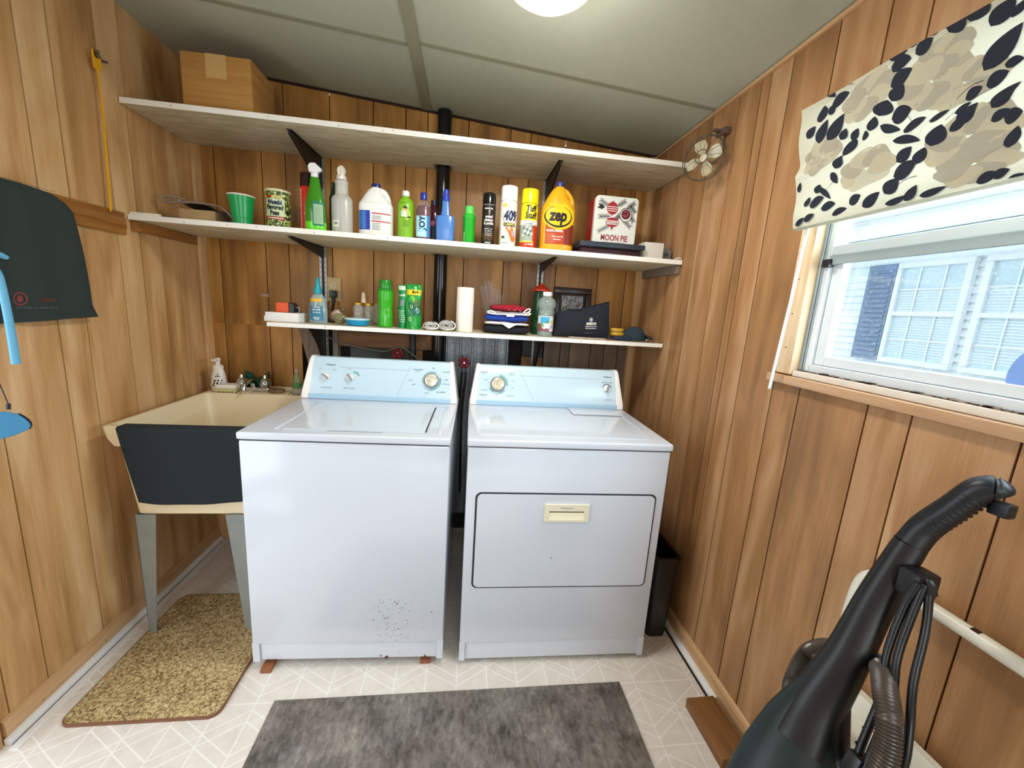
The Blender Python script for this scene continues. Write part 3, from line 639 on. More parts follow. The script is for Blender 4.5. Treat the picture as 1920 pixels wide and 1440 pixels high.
def console(root, u0, u1, v0, z0, z1, texts):
    """sloping control console; u across, v depth, in the appliance's own frame; texts(place) draws on its face"""
    prof = [(v0, z0), (v0 + 0.002, z0 + 0.024), (v0 + 0.045, z1 - 0.014), (v0 + 0.058, z1 - 0.002), (v0 + 0.075, z1), (v0 + 0.128, z1 - 0.008), (v0 + 0.140, z0)]
    q = MB(); q.prism(prof, 'x', u0 + 0.034, u1 - 0.034, PANEL)
    cap = q.build('console_panel', root, bevel=0.002)
    for a, b_, sgn in ((u0, u0 + 0.033, 1), (u1 - 0.033, u1, -1)):
        q = MB()
        # caps lean inward towards the top
        lean = 0.028
        P = []
        for i, (v, z) in enumerate(prof):
            k = (z - z0) / (z1 - z0); P.append((v - 0.003, z + (0.003 if i in (3, 4, 5) else 0), k))
        lo, hi = (a, b_)
        vs = []
        for side in (0, 1):
            for v, z, k in P:
                uu = (lo + lean * k * k if sgn > 0 else hi - lean * k * k) if ((side == 0) == (sgn > 0)) else (hi + lean * k * 0.35 if sgn > 0 else lo - lean * k * 0.35)
                vs.append((uu, v, z))
        n = len(P); q.add(vs, [tuple(range(n)), tuple(range(n, 2 * n))[::-1]] + [(i, (i + 1) % n, n + (i + 1) % n, n + i) for i in range(n)], CAPW)
        q.build('end_cap', root, bevel=0.004)
    q = MB(); q.prism([(v0 - 0.002, z0 + 0.0005), (v0 - 0.002, z0 + 0.020), (v0 + 0.004, z0 + 0.024), (v0 + 0.02, z0 + 0.024), (v0 + 0.02, z0 + 0.0005)], 'x', u0 + 0.03, u1 - 0.03, plain('console_strip', '#a9cbe0', 0.3)); q.build('lower_strip', root, bevel=0.001)
    # face frame: origin at the bottom of the face, unit vector up the slope
    p0 = Vector((0, v0 + 0.002, z0 + 0.024)); p1 = Vector((0, v0 + 0.045, z1 - 0.014)); uy = (p1 - p0).normalized(); nrm = Vector((1, 0, 0)).cross(uy)
    if nrm.y > 0: nrm = -nrm
    L_ = (p1 - p0).length
    def at(u, t, off=0.0005): return p0 + Vector((u, 0, 0)) + uy * t * L_ + nrm * off
    def place(u, t, off=0.0006): return lambda a, b_: at(u, t, off) + Vector((a, 0, 0)) + uy * b_
    M_ = Matrix((Vector((1, 0, 0)), uy, nrm)).transposed().to_4x4()
    texts(root, cap, at, place, M_, L_)

def dial(q, at, M_, u, t, R, marks, mk, a0=0, a1=360):
    for k in range(marks):
        a = math.radians(a0 + (a1 - a0) * k / marks); o = at(u, t, 0.0007)
        ux, uy = M_ @ Vector((1, 0, 0)), M_ @ Vector((0, 1, 0))
        c = o + ux * math.cos(a) * R + uy * math.sin(a) * R; d = (ux * math.cos(a) + uy * math.sin(a)); e = (-ux * math.sin(a) + uy * math.cos(a))
        q.add([c + e * .0006, c + d * .004 + e * .0006, c + d * .004 - e * .0006, c - e * .0006], [(0, 1, 2, 3)], mk)
def arcband(q, at, M_, u, t, r0, r1, a0, a1, m, off=0.0006):
    ux, uy = M_ @ Vector((1, 0, 0)), M_ @ Vector((0, 1, 0)); o = at(u, t, off); n = 20; vs = []
    for i in range(n + 1):
        a = math.radians(a0 + (a1 - a0) * i / n)
        for r in (r0, r1): vs.append(o + (ux * math.cos(a) + uy * math.sin(a)) * r)
    q.add(vs, [(2 * i, 2 * i + 1, 2 * i + 3, 2 * i + 2) for i in range(n)], m)
def bar_on_knob(q, at, M_, u, t, L_, w, h, ang, m, off):
    c = at(u, t, off); Rz = Matrix.Translation(c) @ M_ @ Matrix.Rotation(math.radians(ang), 4, 'Z')
    q.bevbox(-L_ / 2, L_ / 2, -w / 2, w / 2, 0, h, m, min(w, h) * 0.3, 2, M=Rz)

ZT = 0.915
wa = thing('washing_machine', 'white top-loading washing machine beside the utility sink', 'washing machine', (0.5928, -0.8733, 0.0), -0.0301)
WWD = 0.686
q = MB()
q.bevbox(0.0, WWD, 0.0, 0.62, 0.105, 0.884, WHITE, 0.007)
q.box(0.0, 0.024, 0.0, 0.62, 0.032, 0.11, WHITE); q.box(WWD - 0.024, WWD, 0.0, 0.62, 0.032, 0.11, WHITE)
rs = random.Random(5)
def speck(u, z, r, v=-0.0006):
    n = 7; vs = [(u + r * math.cos(2 * PI * k / n) * rs.uniform(.6, 1.2), v, z + r * math.sin(2 * PI * k / n) * rs.uniform(.6, 1.2)) for k in range(n)]; q.add(vs, [tuple(range(n))[::-1]], RUST)
for k in range(150):
    u = rs.gauss(0.50, 0.045); z = rs.uniform(0.11, 0.29); 
    if 0.36 < u < 0.68: speck(u, z, rs.choice((0.0007, 0.0009, 0.0011, 0.0018)))
for u, z in ((0.45, 0.24), (0.43, 0.205), (0.64, 0.235), (0.55, 0.20), (0.52, 0.165)): speck(u, z, 0.0026)
q.build('cabinet', wa)
q = MB(); q.bevbox(0.0245, WWD - 0.0245, 0.006, 0.03, 0.034, 0.104, WHITE, 0.003)
for u, z, r in ((0.455, 0.043, 0.004), (0.475, 0.036, 0.008), (0.62, 0.038, 0.006), (0.52, 0.06, 0.002), (0.50, 0.085, 0.0015), (0.56, 0.07, .0015)): speck(u, z, r, 0.0054)
q.build('kick_panel', wa)
q = MB(); q.box(0.004, WWD - 0.004, 0.004, 0.6, 0.880, 0.890, GAPD); q.bevbox(-0.003, WWD + 0.003, -0.008, 0.622, 0.889, ZT, WHITE, 0.008, 3); q.build('top_frame', wa)
q = MB()
LZ = ZT + 0.0005
def lidz(u, v): # shallow dished lid
    return LZ + 0.004 - 0.0035 * max(0, 1 - ((u - 0.36) / 0.20) ** 4) * max(0, 1 - ((v - 0.225) / 0.15) ** 4)
q.grid(lambda a, b_: (0.125 + 0.47 * a, 0.035 + 0.385 * b_, lidz(0.125 + 0.47 * a, 0.035 + 0.385 * b_)), 40, 32, WHITE, thick=(0, 0, -0.0035))
ld = q.build('lid', wa)
q = MB(); q.box(0.5955, 0.600, 0.05, 0.40, ZT + 0.0001, ZT + 0.0012, GAPD); q.box(0.27, 0.45, 0.029, 0.033, ZT + 0.0001, ZT + 0.0010, plain('soft_grey', '#9aa0a6', 0.5)); q.build('lid_gap', wa)
for ra, rb in ((0.640, 0.652), (0.095, 0.107)): MB().bevbox(ra, rb, 0.04, 0.415, ZT - 0.001, ZT + 0.003, WHITE, 0.0012).build('ridge', wa)
def wash_text(root, cap, at, place, M_, L_):
    q = MB(); q.text('Whirlpool', 0.0095, place(0.118, 0.86), INKD, bold=0.0003, shear=0.2); q.build('logo', cap, smooth=False)
    q = MB()
    ux = Vector((1, 0, 0)); uy = M_ @ Vector((0, 1, 0))
    # thin printed lines
    for (ua, ta), (ub, tb) in (((0.16, 0.80), (0.46, 0.80)), ((0.468, 0.93), (0.415, 0.02))):
        a, b_ = at(ua, ta), at(ub, tb); d = (b_ - a).normalized(); e = d.cross(M_ @ Vector((0, 0, 1))) * 0.0006; q.add([a - e, a + e, b_ + e, b_ - e], [(0, 1, 2, 3)], INK)
    for u, t, s_ in ((0.105, 0.18, 'LOAD SIZE'), (0.205, 0.18, 'WATER TEMP')): q.scribble(len(s_) * 0.005, 0.0065, place(u, t), INK)
    for u, t, s_ in ((0.075, 0.72, 'LOW'), (0.135, 0.72, 'HIGH'), (0.20, 0.76, 'WARM'), (0.235, 0.66, 'HOT')): q.scribble(len(s_) * 0.004, 0.005, place(u, t), INK)
    for u, t, s_ in ((0.50, 0.84, 'NORMAL WASH'), (0.50, 0.79, 'HEAVY'), (0.572, 0.90, 'OFF'), (0.635, 0.80, 'HEAVY WASH'), (0.47, 0.50, 'RINSE'), (0.63, 0.56, 'SPIN'), (0.63, 0.43, 'DELICATE'), (0.61, 0.18, 'PERM PRESS'), (0.545, 0.14, 'TIMER'), (0.485, 0.38, 'SOAK')): q.scribble(len(s_) * 0.0042, 0.0058, place(u, t), INKD if 'WASH' in s_ or 'PRESS' in s_ else INK)
    arcband(q, at, M_, 0.565, 0.52, 0.036, 0.044, -100, 20, TEAL); arcband(q, at, M_, 0.565, 0.52, 0.036, 0.042, 60, 200, TEAL); arcband(q, at, M_, 0.218, 0.50, 0.021, 0.030, 20, 95, TEAL)
    q.build('printing', cap, smooth=False)
    for u, ang in ((0.100, -35), (0.206, -55)):
        q = MB(); q.lathe([(0.0165, 0.0), (0.0165, 0.004), (0.0145, 0.009), (0, 0.0095)], at(u, 0.50), CAPW, 28, M=M_); k = q.build('knob', root)
        q = MB(); bar_on_knob(q, at, M_, u, 0.50, 0.035, 0.008, 0.012, ang, KNOBS, 0.009); q.build('grip', k)
    q = MB(); q.lathe([(0.034, 0.0), (0.034, 0.005), (0.030, 0.008), (0.030, 0.012)], at(0.565, 0.52), KNOBS, 40, M=M_); q.lathe([(0.029, 0.010), (0.027, 0.020), (0.022, 0.022), (0.0, 0.022)], at(0.565, 0.52), KNOBC, 40, M=M_); k = q.build('timer_dial', root)
    q = MB(); bar_on_knob(q, at, M_, 0.565, 0.54, 0.046, 0.011, 0.008, -6, KNOBC, 0.020); q.build('grip', k)
console(wa, 0.0, WWD, 0.478, ZT + 0.0005, 1.098, wash_text)
for u in (0.035, 0.60):
    q = MB(); q.cyl((u + .02, 0.05, 0.016), (u + .02, 0.05, 0.045), 0.014, BLACK, 12); q.build('foot', wa)
for u, lb, yy in ((0.615, 'orange-brown block under the left front foot of the washer', -0.915), (1.205, 'orange-brown block under the right front foot of the washer', -0.905)):
    q = MB(); q.bevbox(-0.019, 0.019, -0.004, 0.055, 0.0, 0.0158, SHIM, 0.003); tag(q.build('shim_block', loc=(u + 0.028 - (0.02 if u > 1 else 0), yy + 0.025, 0.0)), lb, 'block', 'shim blocks under the washer')

# dryer
dr = thing('clothes_dryer', 'white clothes dryer with a drop-down front door, right of the washer', 'dryer', (1.3406, -0.8941, 0.0), -0.0158)
DW = 0.737
q = MB(); q.bevbox(0.0, DW, 0.0, 0.64, 0.095, 0.884, WHITE, 0.007); q.box(0.0, 0.022, 0.0, 0.64, 0.018, 0.10, WHITE); q.box(DW - 0.022, DW, 0.0, 0.64, 0.018, 0.10, WHITE); q.build('cabinet', dr)
q = MB(); q.bevbox(0.0225, DW - 0.0225, 0.005, 0.03, 0.02, 0.094, WHITE, 0.003); q.build('kick_panel', dr)
q = MB(); q.box(0.004, DW - 0.004, 0.004, 0.62, 0.880, 0.890, GAPD); q.bevbox(-0.003, DW + 0.003, -0.010, 0.642, 0.889, ZT, WHITE, 0.008, 3); q.build('top_panel', dr)
def rrect(x0, x1, z0, z1, r, n=8):
    P = []
    for cx, cz, s0 in ((x1 - r, z1 - r, 0), (x0 + r, z1 - r, 90), (x0 + r, z0 + r, 180), (x1 - r, z0 + r, 270)):
        for k in range(n + 1): a = math.radians(s0 + 90 * k / n); P.append((cx + r * math.cos(a), cz + r * math.sin(a)))
    return P
q = MB() # embossed outline on the top
def ring(q, o, i_, z0, z1, m):
    n = len(o); vs = [(a, b_, z0) for a, b_ in o] + [(a, b_, z1) for a, b_ in o] + [(a, b_, z1) for a, b_ in i_] + [(a, b_, z0) for a, b_ in i_]
    fs = []
    for k in range(n):
        j = (k + 1) % n
        for r in range(3): fs.append((r * n + k, r * n + j, (r + 1) * n + j, (r + 1) * n + k))
    q.add(vs, fs, m)
ring(q, rrect(0.03, 0.69, 0.045, 0.43, 0.03), rrect(0.036, 0.684, 0.051, 0.424, 0.025), ZT + 0.0001, ZT + 0.0022, WHITE); q.build('top_ridge', dr)
q = MB(); q.bevbox(0.46, 0.69, 0.36, 0.475, ZT + 0.0023, ZT + 0.006, WHITE, 0.0018); q.build('lint_lid', dr)
q = MB(); q.prism(rrect(0.034, 0.706, 0.334, 0.718, 0.022), 'y', -0.0012, 0.002, GAPD)
q.build('door_gap', dr)
q = MB(); q.prism(rrect(0.041, 0.699, 0.341, 0.712, 0.018), 'y', -0.0055, -0.0013, WHITE); q.lathe([(0, 0), (.0025, 0), (.0025, .0004), (0, .0004)], (0.325, -0.0056, 0.46), RUST, 8, M=Matrix.Rotation(PI / 2, 4, 'X')); dd = q.build('door', dr, bevel=0.002)
q = MB(); y0 = -0.0057
def frame_y(q, o, i_, ya, yb, m):
    (a0, a1, b0, b1), (c0, c1, d0, d1) = o, i_
    for A in ((a0, a1, d1, b1), (a0, a1, b0, d0), (a0, c0, d0, d1), (c1, a1, d0, d1)): q.box(A[0], A[1], ya, yb, A[2], A[3], m)
frame_y(q, (0.285, 0.450, 0.610, 0.678), (0.302, 0.433, 0.620, 0.652), y0 - 0.006, y0, IVORY)
q.add([(0.302, y0 - 0.0055, 0.620), (0.433, y0 - 0.0055, 0.620), (0.433, y0 - 0.0002, 0.648), (0.302, y0 - 0.0002, 0.648)], [(0, 1, 2, 3)], plain('ivory_inner', '#f4ebc8', 0.4))
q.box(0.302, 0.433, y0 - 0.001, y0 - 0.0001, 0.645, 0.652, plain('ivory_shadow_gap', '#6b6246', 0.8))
q.text('Whirlpool', 0.011, flat_at((0.367, y0 - 0.0065, 0.665)), INK); q.build('door_handle', dd, bevel=0.0012)
def dry_text(root, cap, at, place, M_, L_):
    q = MB(); q.text('Whirlpool', 0.0095, place(0.655, 0.88), INKD, bold=0.0003, shear=0.2); q.build('logo', cap, smooth=False)
    q = MB()
    for (ua, ta), (ub, tb) in (((0.235, 0.80), (0.62, 0.80)), ((0.228, 0.98), (0.300, 0.02))):
        a, b_ = at(ua, ta), at(ub, tb); d = (b_ - a).normalized(); e = d.cross(M_ @ Vector((0, 0, 1))) * 0.0006; q.add([a - e, a + e, b_ + e, b_ - e], [(0, 1, 2, 3)], INK)
    for u, t, s_ in ((0.062, 0.86, 'AUTOMATIC'), (0.062, 0.81, 'DRY'), (0.195, 0.86, 'TIMED'), (0.195, 0.81, 'DRYING'), (0.062, 0.15, 'AUTOMATIC'), (0.062, 0.10, 'DRY'), (0.187, 0.14, 'COOL DOWN'), (0.070, 0.30, 'LESS DRY'), (0.070, 0.62, 'MORE'), (0.198, 0.62, '60'), (0.198, 0.40, '20'), (0.655, 0.70, 'TEMPERATURE'), (0.660, 0.14, 'HIGH HEAT')): q.scribble(len(s_) * 0.0045, 0.006, place(u, t), INKD if 'AUTO' in s_ else INK)
    arcband(q, at, M_, 0.128, 0.50, 0.037, 0.047, -5, 80, TEAL); arcband(q, at, M_, 0.128, 0.50, 0.037, 0.045, 205, 245, TEAL); arcband(q, at, M_, 0.128, 0.50, 0.037, 0.045, 280, 320, TEAL); dial(q, at, M_, 0.128, 0.50, 0.046, 26, INK)
    arcband(q, at, M_, 0.655, 0.50, 0.020, 0.024, 20, 160, INKD); q.build('printing', cap, smooth=False)
    q = MB(); q.lathe([(0.035, 0.0), (0.035, 0.005), (0.031, 0.008), (0.031, 0.012)], at(0.128, 0.50), KNOBS, 40, M=M_); q.lathe([(0.030, 0.010), (0.028, 0.018), (0.024, 0.020), (0.0, 0.020)], at(0.128, 0.50), KNOBC, 40, M=M_); k = q.build('timer_dial', root)
    q = MB(); bar_on_knob(q, at, M_, 0.128, 0.50, 0.052, 0.012, 0.010, 78, plain('knob_gold', '#cdbb92', 0.3, 0.3), 0.018); q.build('grip', k)
    q = MB(); q.lathe([(0.018, 0.0), (0.018, 0.006), (0.015, 0.010), (0, 0.0105)], at(0.655, 0.50), CAPW, 28, M=M_); k = q.build('knob', root)
    q = MB(); bar_on_knob(q, at, M_, 0.655, 0.50, 0.036, 0.009, 0.011, 72, KNOBS, 0.010); q.build('grip', k)
console(dr, 0.0, DW, 0.485, ZT + 0.0005, 1.096, dry_text)
for u in (0.05, 0.68):
    q = MB(); q.cyl((u, 0.05, 0.0), (u, 0.05, 0.03), 0.016, BLACK, 12); q.build('foot', dr)

# ================================================================== UTILITY SINK
TUB = plain('cream_plastic', '#e9d8b4', 0.4, 0, 0.05, 5)
LEGM = plain('grey_painted_steel', '#8b8f8a', 0.55, 0.2, 0.15, 20)
sk = thing('utility_sink', 'cream plastic utility sink on grey steel legs in the left corner', 'sink', (0.31, -0.37, 0.0))
SX0, SX1, SY0, SY1, SZ = 0.064, 0.578, -0.716, -0.034, 0.868
q = MB()
def rr4(x0, x1, y0, y1, r, n=5): return rrect(x0, x1, y0, y1, r, n)
def loft(q, rings, m, close_end=False):
    n = len(rings[0][0]); vs = []; fs = []
    for P, z in rings: vs += [(a, b_, z) for a, b_ in P]
    for j in range(len(rings) - 1):
        for k in range(n): fs.append((j * n + k, j * n + (k + 1) % n, (j + 1) * n + (k + 1) % n, (j + 1) * n + k))
    if close_end: fs.append(tuple((len(rings) - 1) * n + k for k in range(n)))
    q.add(vs, fs, m)
def R_at(ins, r): return rr4(SX0 + ins, SX1 - ins, SY0 + ins, SY1 - ins, r)
def inner(front, side, back, r): return rr4(SX0 + side, SX1 - side, SY0 + front, SY1 - back, r)
loft(q, [(rr4(SX0 + 0.052, SX1 - 0.052, SY0 + 0.030, SY1 - 0.03, 0.03), 0.520), (rr4(SX0 + 0.030, SX1 - 0.030, SY0 + 0.018, SY1 - 0.02, 0.02), 0.793),
         (rr4(SX0 + 0.020, SX1 - 0.020, SY0 + 0.008, SY1 - 0.004, 0.014), 0.793), (rr4(SX0 + 0.007, SX1 - 0.007, SY0 + 0.002, SY1 - 0.002, 0.014), 0.822), (R_at(0.0, 0.012), SZ - 0.004), (R_at(0.003, 0.012), SZ),
         (inner(0.016, 0.016, 0.125, 0.03), SZ), (inner(0.020, 0.020, 0.129, 0.03), SZ - 0.005), (inner(0.05, 0.05, 0.15, 0.05), 0.60), (inner(0.07, 0.07, 0.17, 0.05), 0.55)], TUB, True)
# bottom outside
q.add([(a, b_, 0.520) for a, b_ in rr4(SX0 + 0.052, SX1 - 0.052, SY0 + 0.030, SY1 - 0.03, 0.03)], [tuple(range(24))[::-1]], TUB)
q.build('tub', sk, world=True, ang=40)
q = MB(); q.bevbox(SX0 + 0.004, SX1 - 0.004, SY1 - 0.022, SY1 - 0.002, SZ - 0.01, SZ + 0.018, TUB, 0.005); q.build('back_lip', sk, world=True)
q = MB()
for k in range(8): q.bevbox(0.115 + k * 0.020, 0.124 + k * 0.020, -0.150, -0.070, SZ + 0.0003, SZ + 0.006, TUB, 0.003)
q.build('soap_ridges', sk, world=True)
q = MB()
for k in range(5): q.bevbox(0.44 + k * 0.022, 0.449 + k * 0.022, -0.150, -0.080, SZ + 0.0003, SZ + 0.006, TUB, 0.003)
q.build('soap_ridges', sk, world=True)
q = MB(); q.lathe([(0.0, 0.553), (0.02, 0.553), (0.035, 0.556), (0.04, 0.552)], (0.32, -0.4, 0), STEEL, 24); q.build('drain', sk, world=True)
for lx, ly_, s_ in ((0.120, -0.695, 1), (0.505, -0.695, -1), (0.130, -0.08, 1), (0.505, -0.08, -1)):
    q = MB(); sgn = 1 if ly_ < -0.4 else -1
    wt, wb = 0.072, 0.026; zb = 0.0115 if ly_ < -0.4 else 0.0005
    xa, xb = (lx, lx + s_ * wt), (lx + s_ * 0.002, lx + s_ * (0.002 + wb))
    t = 0.003; y = ly_
    vs = [(xa[0], y, 0.52), (xa[1], y, 0.52), (xb[1], y, zb), (xb[0], y, zb)]
    vs += [(a, b_ + t * sgn, c) for a, b_, c in vs]
    q.add(vs, [(0, 1, 2, 3), (7, 6, 5, 4), (0, 4, 5, 1), (1, 5, 6, 2), (2, 6, 7, 3), (3, 7, 4, 0)], LEGM)
    x = lx; vs = [(x, y, 0.52), (x, y + sgn * wt, 0.52), (x + s_ * .002, y + sgn * wb, zb), (x + s_ * .002, y, zb)]; vs += [(a + t * s_, b_, c) for a, b_, c in vs]
    q.add(vs, [(0, 1, 2, 3), (7, 6, 5, 4), (0, 4, 5, 1), (1, 5, 6, 2), (2, 6, 7, 3), (3, 7, 4, 0)], LEGM)
    q.build('leg', sk, world=True, smooth=False, bevel=0.001)
# faucet
fc = thing('faucet', 'chrome two-handle faucet on the back ledge of the utility sink', 'faucet', (0.265, -0.09, SZ))
q = MB(); q.bevbox(-0.082, 0.082, -0.026, 0.026, 0.0003, 0.024, CHROME, 0.010, 4); q.build('base_plate', fc)
q = MB(); q.tube([(0, 0.0, 0.02), (0, -0.02, 0.05), (0, -0.05, 0.058), (0, -0.085, 0.050), (0, -0.098, 0.022)], [0.014, 0.013, 0.012, 0.011, 0.010], CHROME, 16); q.build('spout', fc)
for s_ in (-1, 1):
    q = MB(); q.lathe([(0.025, 0.0245), (0.028, 0.038), (0.022, 0.058), (0.012, 0.068), (0.010, 0.084), (0.0, 0.090)], (s_ * 0.055, 0, 0), CHROME, 20)
    for k in range(5):
        a = 2 * PI * k / 5; q.tube([(s_ * 0.055, 0, 0.045), (s_ * 0.055 + 0.026 * math.cos(a), 0.026 * math.sin(a), 0.042)], [0.008, 0.006], CHROME, 10, smooth=False)
    q.build('handle', fc)
# green cleaning cloth bow behind the faucet
DGR = plain('dark_green_cloth', '#1f5a46', 0.9, 0, 0.2, 60)
q = MB(); q.grid(lambda u, v: (-0.055 + 0.11 * u, -0.01 + 0.022 * math.sin(u * 9) * v, (0.095 - 0.045 * (1 - abs(2 * u - 1))) * v + 0.001), 24, 8, DGR, thick=(0, 0.004, 0))
tag(q.build('scrub_cloth', loc=(0.265, -0.045, SZ)), 'dark green cloth standing behind the sink faucet', 'cloth')
# soap bottle
so = thing('soap_dispenser', 'white pump bottle of foaming hand soap at the sink corner', 'bottle', (0.108, -0.100, SZ))
SOW = plain('soap_white', '#f3efe6', 0.3); SOG = plain('soap_print_green', '#93a86a', 0.5)
q = MB(); q.lathe([(0.030, 0.0), (0.034, 0.006), (0.036, 0.03), (0.033, 0.07), (0.026, 0.098), (0.0225, 0.106)], (0, 0, 0), SOW, 32, sy=0.8)
for ln, z, sz in ((0.012, 0.086, 0.006), (0.022, 0.074, 0.011)): q.scribble(ln, sz, cyl_at(0, 0.0075, 0.0345, z, 0.3), INKD)
for k in range(9): q.lathe([(0.0, 0.0), (0.0045, 0.0)], (0.0353 * math.sin(-0.3 + k * 0.13), 0.0062 - 0.0362 * math.cos(-0.3 + k * 0.13), 0.03 + 0.012 * (k % 3)), SOG if k % 2 else INKD, 10, M=Matrix.Rotation(PI / 2, 4, 'X'))
q.build('body', so)
q = MB(); q.lathe([(0.023, 0.106), (0.024, 0.122), (0.016, 0.128), (0.010, 0.130), (0.010, 0.148), (0.013, 0.150), (0.013, 0.160), (0.006, 0.164), (0, 0.164)], (0, 0, 0), SOW, 24); q.bevbox(-0.010, 0.010, -0.036, 0.0, 0.150, 0.160, SOW, 0.003); q.build('pump', so)
# sponge
sp = thing('sponge', 'white and yellow-green sponge lying beside the hand soap', 'sponge', (0.166, -0.128, SZ + 0.0062), 0.08)
q = MB(); q.bevbox(-0.048, 0.048, -0.03, 0.03, 0.0, 0.014, plain('sponge_green', '#c9c88c', 0.95, 0, 0.12, 200), 0.004); q.build('scouring_side', sp)
q = MB(); q.bevbox(-0.046, 0.046, -0.03, 0.03, 0.0142, 0.034, plain('sponge_white', '#f0ebe0', 0.95, 0, 0.06, 200), 0.006); q.build('foam_side', sp)
# dish soap
ds = thing('dish_soap_bottle', 'small clear bottle of green dish soap between the sink and washer console', 'bottle', (0.470, -0.085, SZ))
q = MB(); q.lathe([(0.022, 0.0), (0.024, 0.006), (0.024, 0.05), (0.020, 0.075), (0.012, 0.092), (0.009, 0.104)], (0, 0, 0), clear('clear_soap_bottle', '#8fc08a', 0.08, 0.30), 24, sy=0.7); q.build('bottle_body', ds)
q = MB(); q.lathe([(0.021, 0.002), (0.022, 0.046), (0.0, 0.0465)], (0, 0, 0), plain('green_soap', '#2c8a2c', 0.15), 24, sy=0.66); q.build('soap', ds)
q = MB(); q.lathe([(0.010, 0.104), (0.011, 0.118), (0.005, 0.124), (0, 0.124)], (0, 0, 0), clear('cap_clear', '#e6c9b8', 0.2, 0.6), 16); q.build('cap', ds)
# scouring pad + steel wool between the faucet and the dish soap
q = MB(); q.lathe([(0.0, 0.002), (0.030, 0.001), (0.036, 0.008), (0.024, 0.018), (0.008, 0.022), (0, 0.023)], (0, 0, 0), plain('worn_brass', '#8f7654', 0.5, 0.5, 0.35, 120), 20, sy=0.7)
for k in range(10): a = k * 0.63; q.tube([(0.012 * math.cos(a), 0.01 * math.sin(a), 0.02), (0.028 * math.cos(a + .4), 0.02 * math.sin(a + .4), 0.022), (0.038 * math.cos(a + .8), 0.026 * math.sin(a + .8), 0.006)], 0.002, plain('worn_brass', '#8f7654'), 5, step=3)
tag(q.build('sink_strainer', loc=(0.385, -0.115, SZ)), 'brown metal strainer on the sink ledge right of the faucet', 'strainer')
q = MB(); q.bevbox(-0.03, 0.03, -0.02, 0.02, 0.0, 0.026, plain('grey_sponge', '#a9a08a', 0.95, 0, 0.15, 150), 0.006); tag(q.build('sponge', loc=(0.500, -0.135, SZ + .0062), rotz=0.3), 'grey-beige sponge in front of the green dish soap', 'sponge')
# dark cloth hanging on the sink front
CLD = plain('charcoal_cloth', '#1b2327', 0.95, 0, 0.22, 220)
def cloth_fn(u, v):
    s_ = v * 0.36
    wob = 0.004 * math.sin(u * 7 + 1) * v + 0.002 * math.sin(u * 17 + v * 5) * v
    if s_ < 0.04: return (0.122 + 0.456 * u, SY0 + 0.030 - s_ * 1.1, SZ + 0.003)
    d = s_ - 0.04; b_ = 0.052 * (1 - u) * d / 0.32
    low = 0.020 * math.sin(u * PI * 0.55) * d / 0.32
    return (0.122 + 0.456 * u + b_ * 0.9, SY0 - 0.013 - 0.002 - wob, SZ + 0.001 - d * (0.875 + 0.02 * math.sin(u * 2.2)) + 0.0 - (0.010 * math.sin(u * PI) - 0.022 * u * u) * d / 0.32)
q = MB(); q.grid(cloth_fn, 40, 40, CLD, thick=(0, 0.003, -0.0008)); tag(q.build('dish_towel', loc=(0.35, SY0, 0.58), world=True, ang=60), 'charcoal cloth hanging over the front rim of the sink', 'towel')

# bits under the sink: blue bin in the dark corner
q = MB(); BB = plain('blue_bin', '#27405f', 0.6); q.lathe([(0.07, 0.0), (0.085, 0.24), (0.088, 0.245), (0.083, 0.245), (0.068, 0.006), (0, 0.006)], (0, 0, 0), BB, 28)
tag(q.build('bucket', loc=(0.34, -0.17, 0.001)), 'dark blue bucket in the shadow under the sink', 'bucket')

# dark bin between dryer and right wall
q = MB(); BIN = plain('black_bin', '#17161a', 0.35)
loft(q, [(rr4(2.152, 2.236, -0.80, -0.30, 0.02), 0.001), (rr4(2.140, 2.246, -0.815, -0.285, 0.025), 0.36), (rr4(2.135, 2.251, -0.822, -0.28, 0.027), 0.362), (rr4(2.135, 2.251, -0.822, -0.28, 0.027), 0.385), (rr4(2.145, 2.241, -0.81, -0.29, 0.025), 0.385), (rr4(2.16, 2.23, -0.79, -0.31, 0.02), 0.02)], BIN, True)
q.add([(a, b_, 0.001) for a, b_ in rr4(2.152, 2.236, -0.80, -0.30, 0.02)], [tuple(range(24))[::-1]], BIN)
tag(q.build('waste_bin', loc=(2.194, -0.55, 0.0), world=True), 'slim black bin between the dryer and the right wall', 'bin')

# ================================================================== FLOOR THINGS
def carpet_mat():
    t = NT('tan_carpet'); v = t.co(); f = t.noise(v, 120, 3, 0.75, 0.4); g = t.noise(v, 9, 3)
    t.base(t.ramp(t.math('MULTIPLY_ADD', g, 0.16, t.math('MULTIPLY', f, 0.86)), [(0.38, '#5a4626'), (0.47, '#a08453'), (0.57, '#cdb280'), (0.68, '#e6d0a2')])); t.p(rough=1.0); t.bump(f, 0.9, 0.006); return t.m
def stone_mat():
    t = NT('grey_mottled_mat'); v = t.co(); f = t.noise(t.vmul(v, (55, 26, 1)), 1.0, 5, 0.7, 0.4); g = t.noise(v, 7, 5, 0.6); h = t.noise(v, 5, 3, out=1)
    c = t.ramp(t.math('MULTIPLY_ADD', g, 0.55, t.math('MULTIPLY', f, 0.45)), [(0.36, '#3b342e'), (0.46, '#645c55'), (0.55, '#7f7770'), (0.66, '#a19a90')])
    t.base(t.mix(0.10, c, h, 'OVERLAY')); t.p(rough=0.8); t.bump(f, 0.35, 0.002); return t.m
cm = thing('carpet_mat', 'tan speckled carpet mat with brown edge under the utility sink', 'mat', (0.34, -0.77, 0.0))
P = rrect(0.112, 0.566, -1.048, -0.486, 0.03, 6)
P2 = rrect(0.108, 0.570, -1.053, -0.481, 0.034, 6)
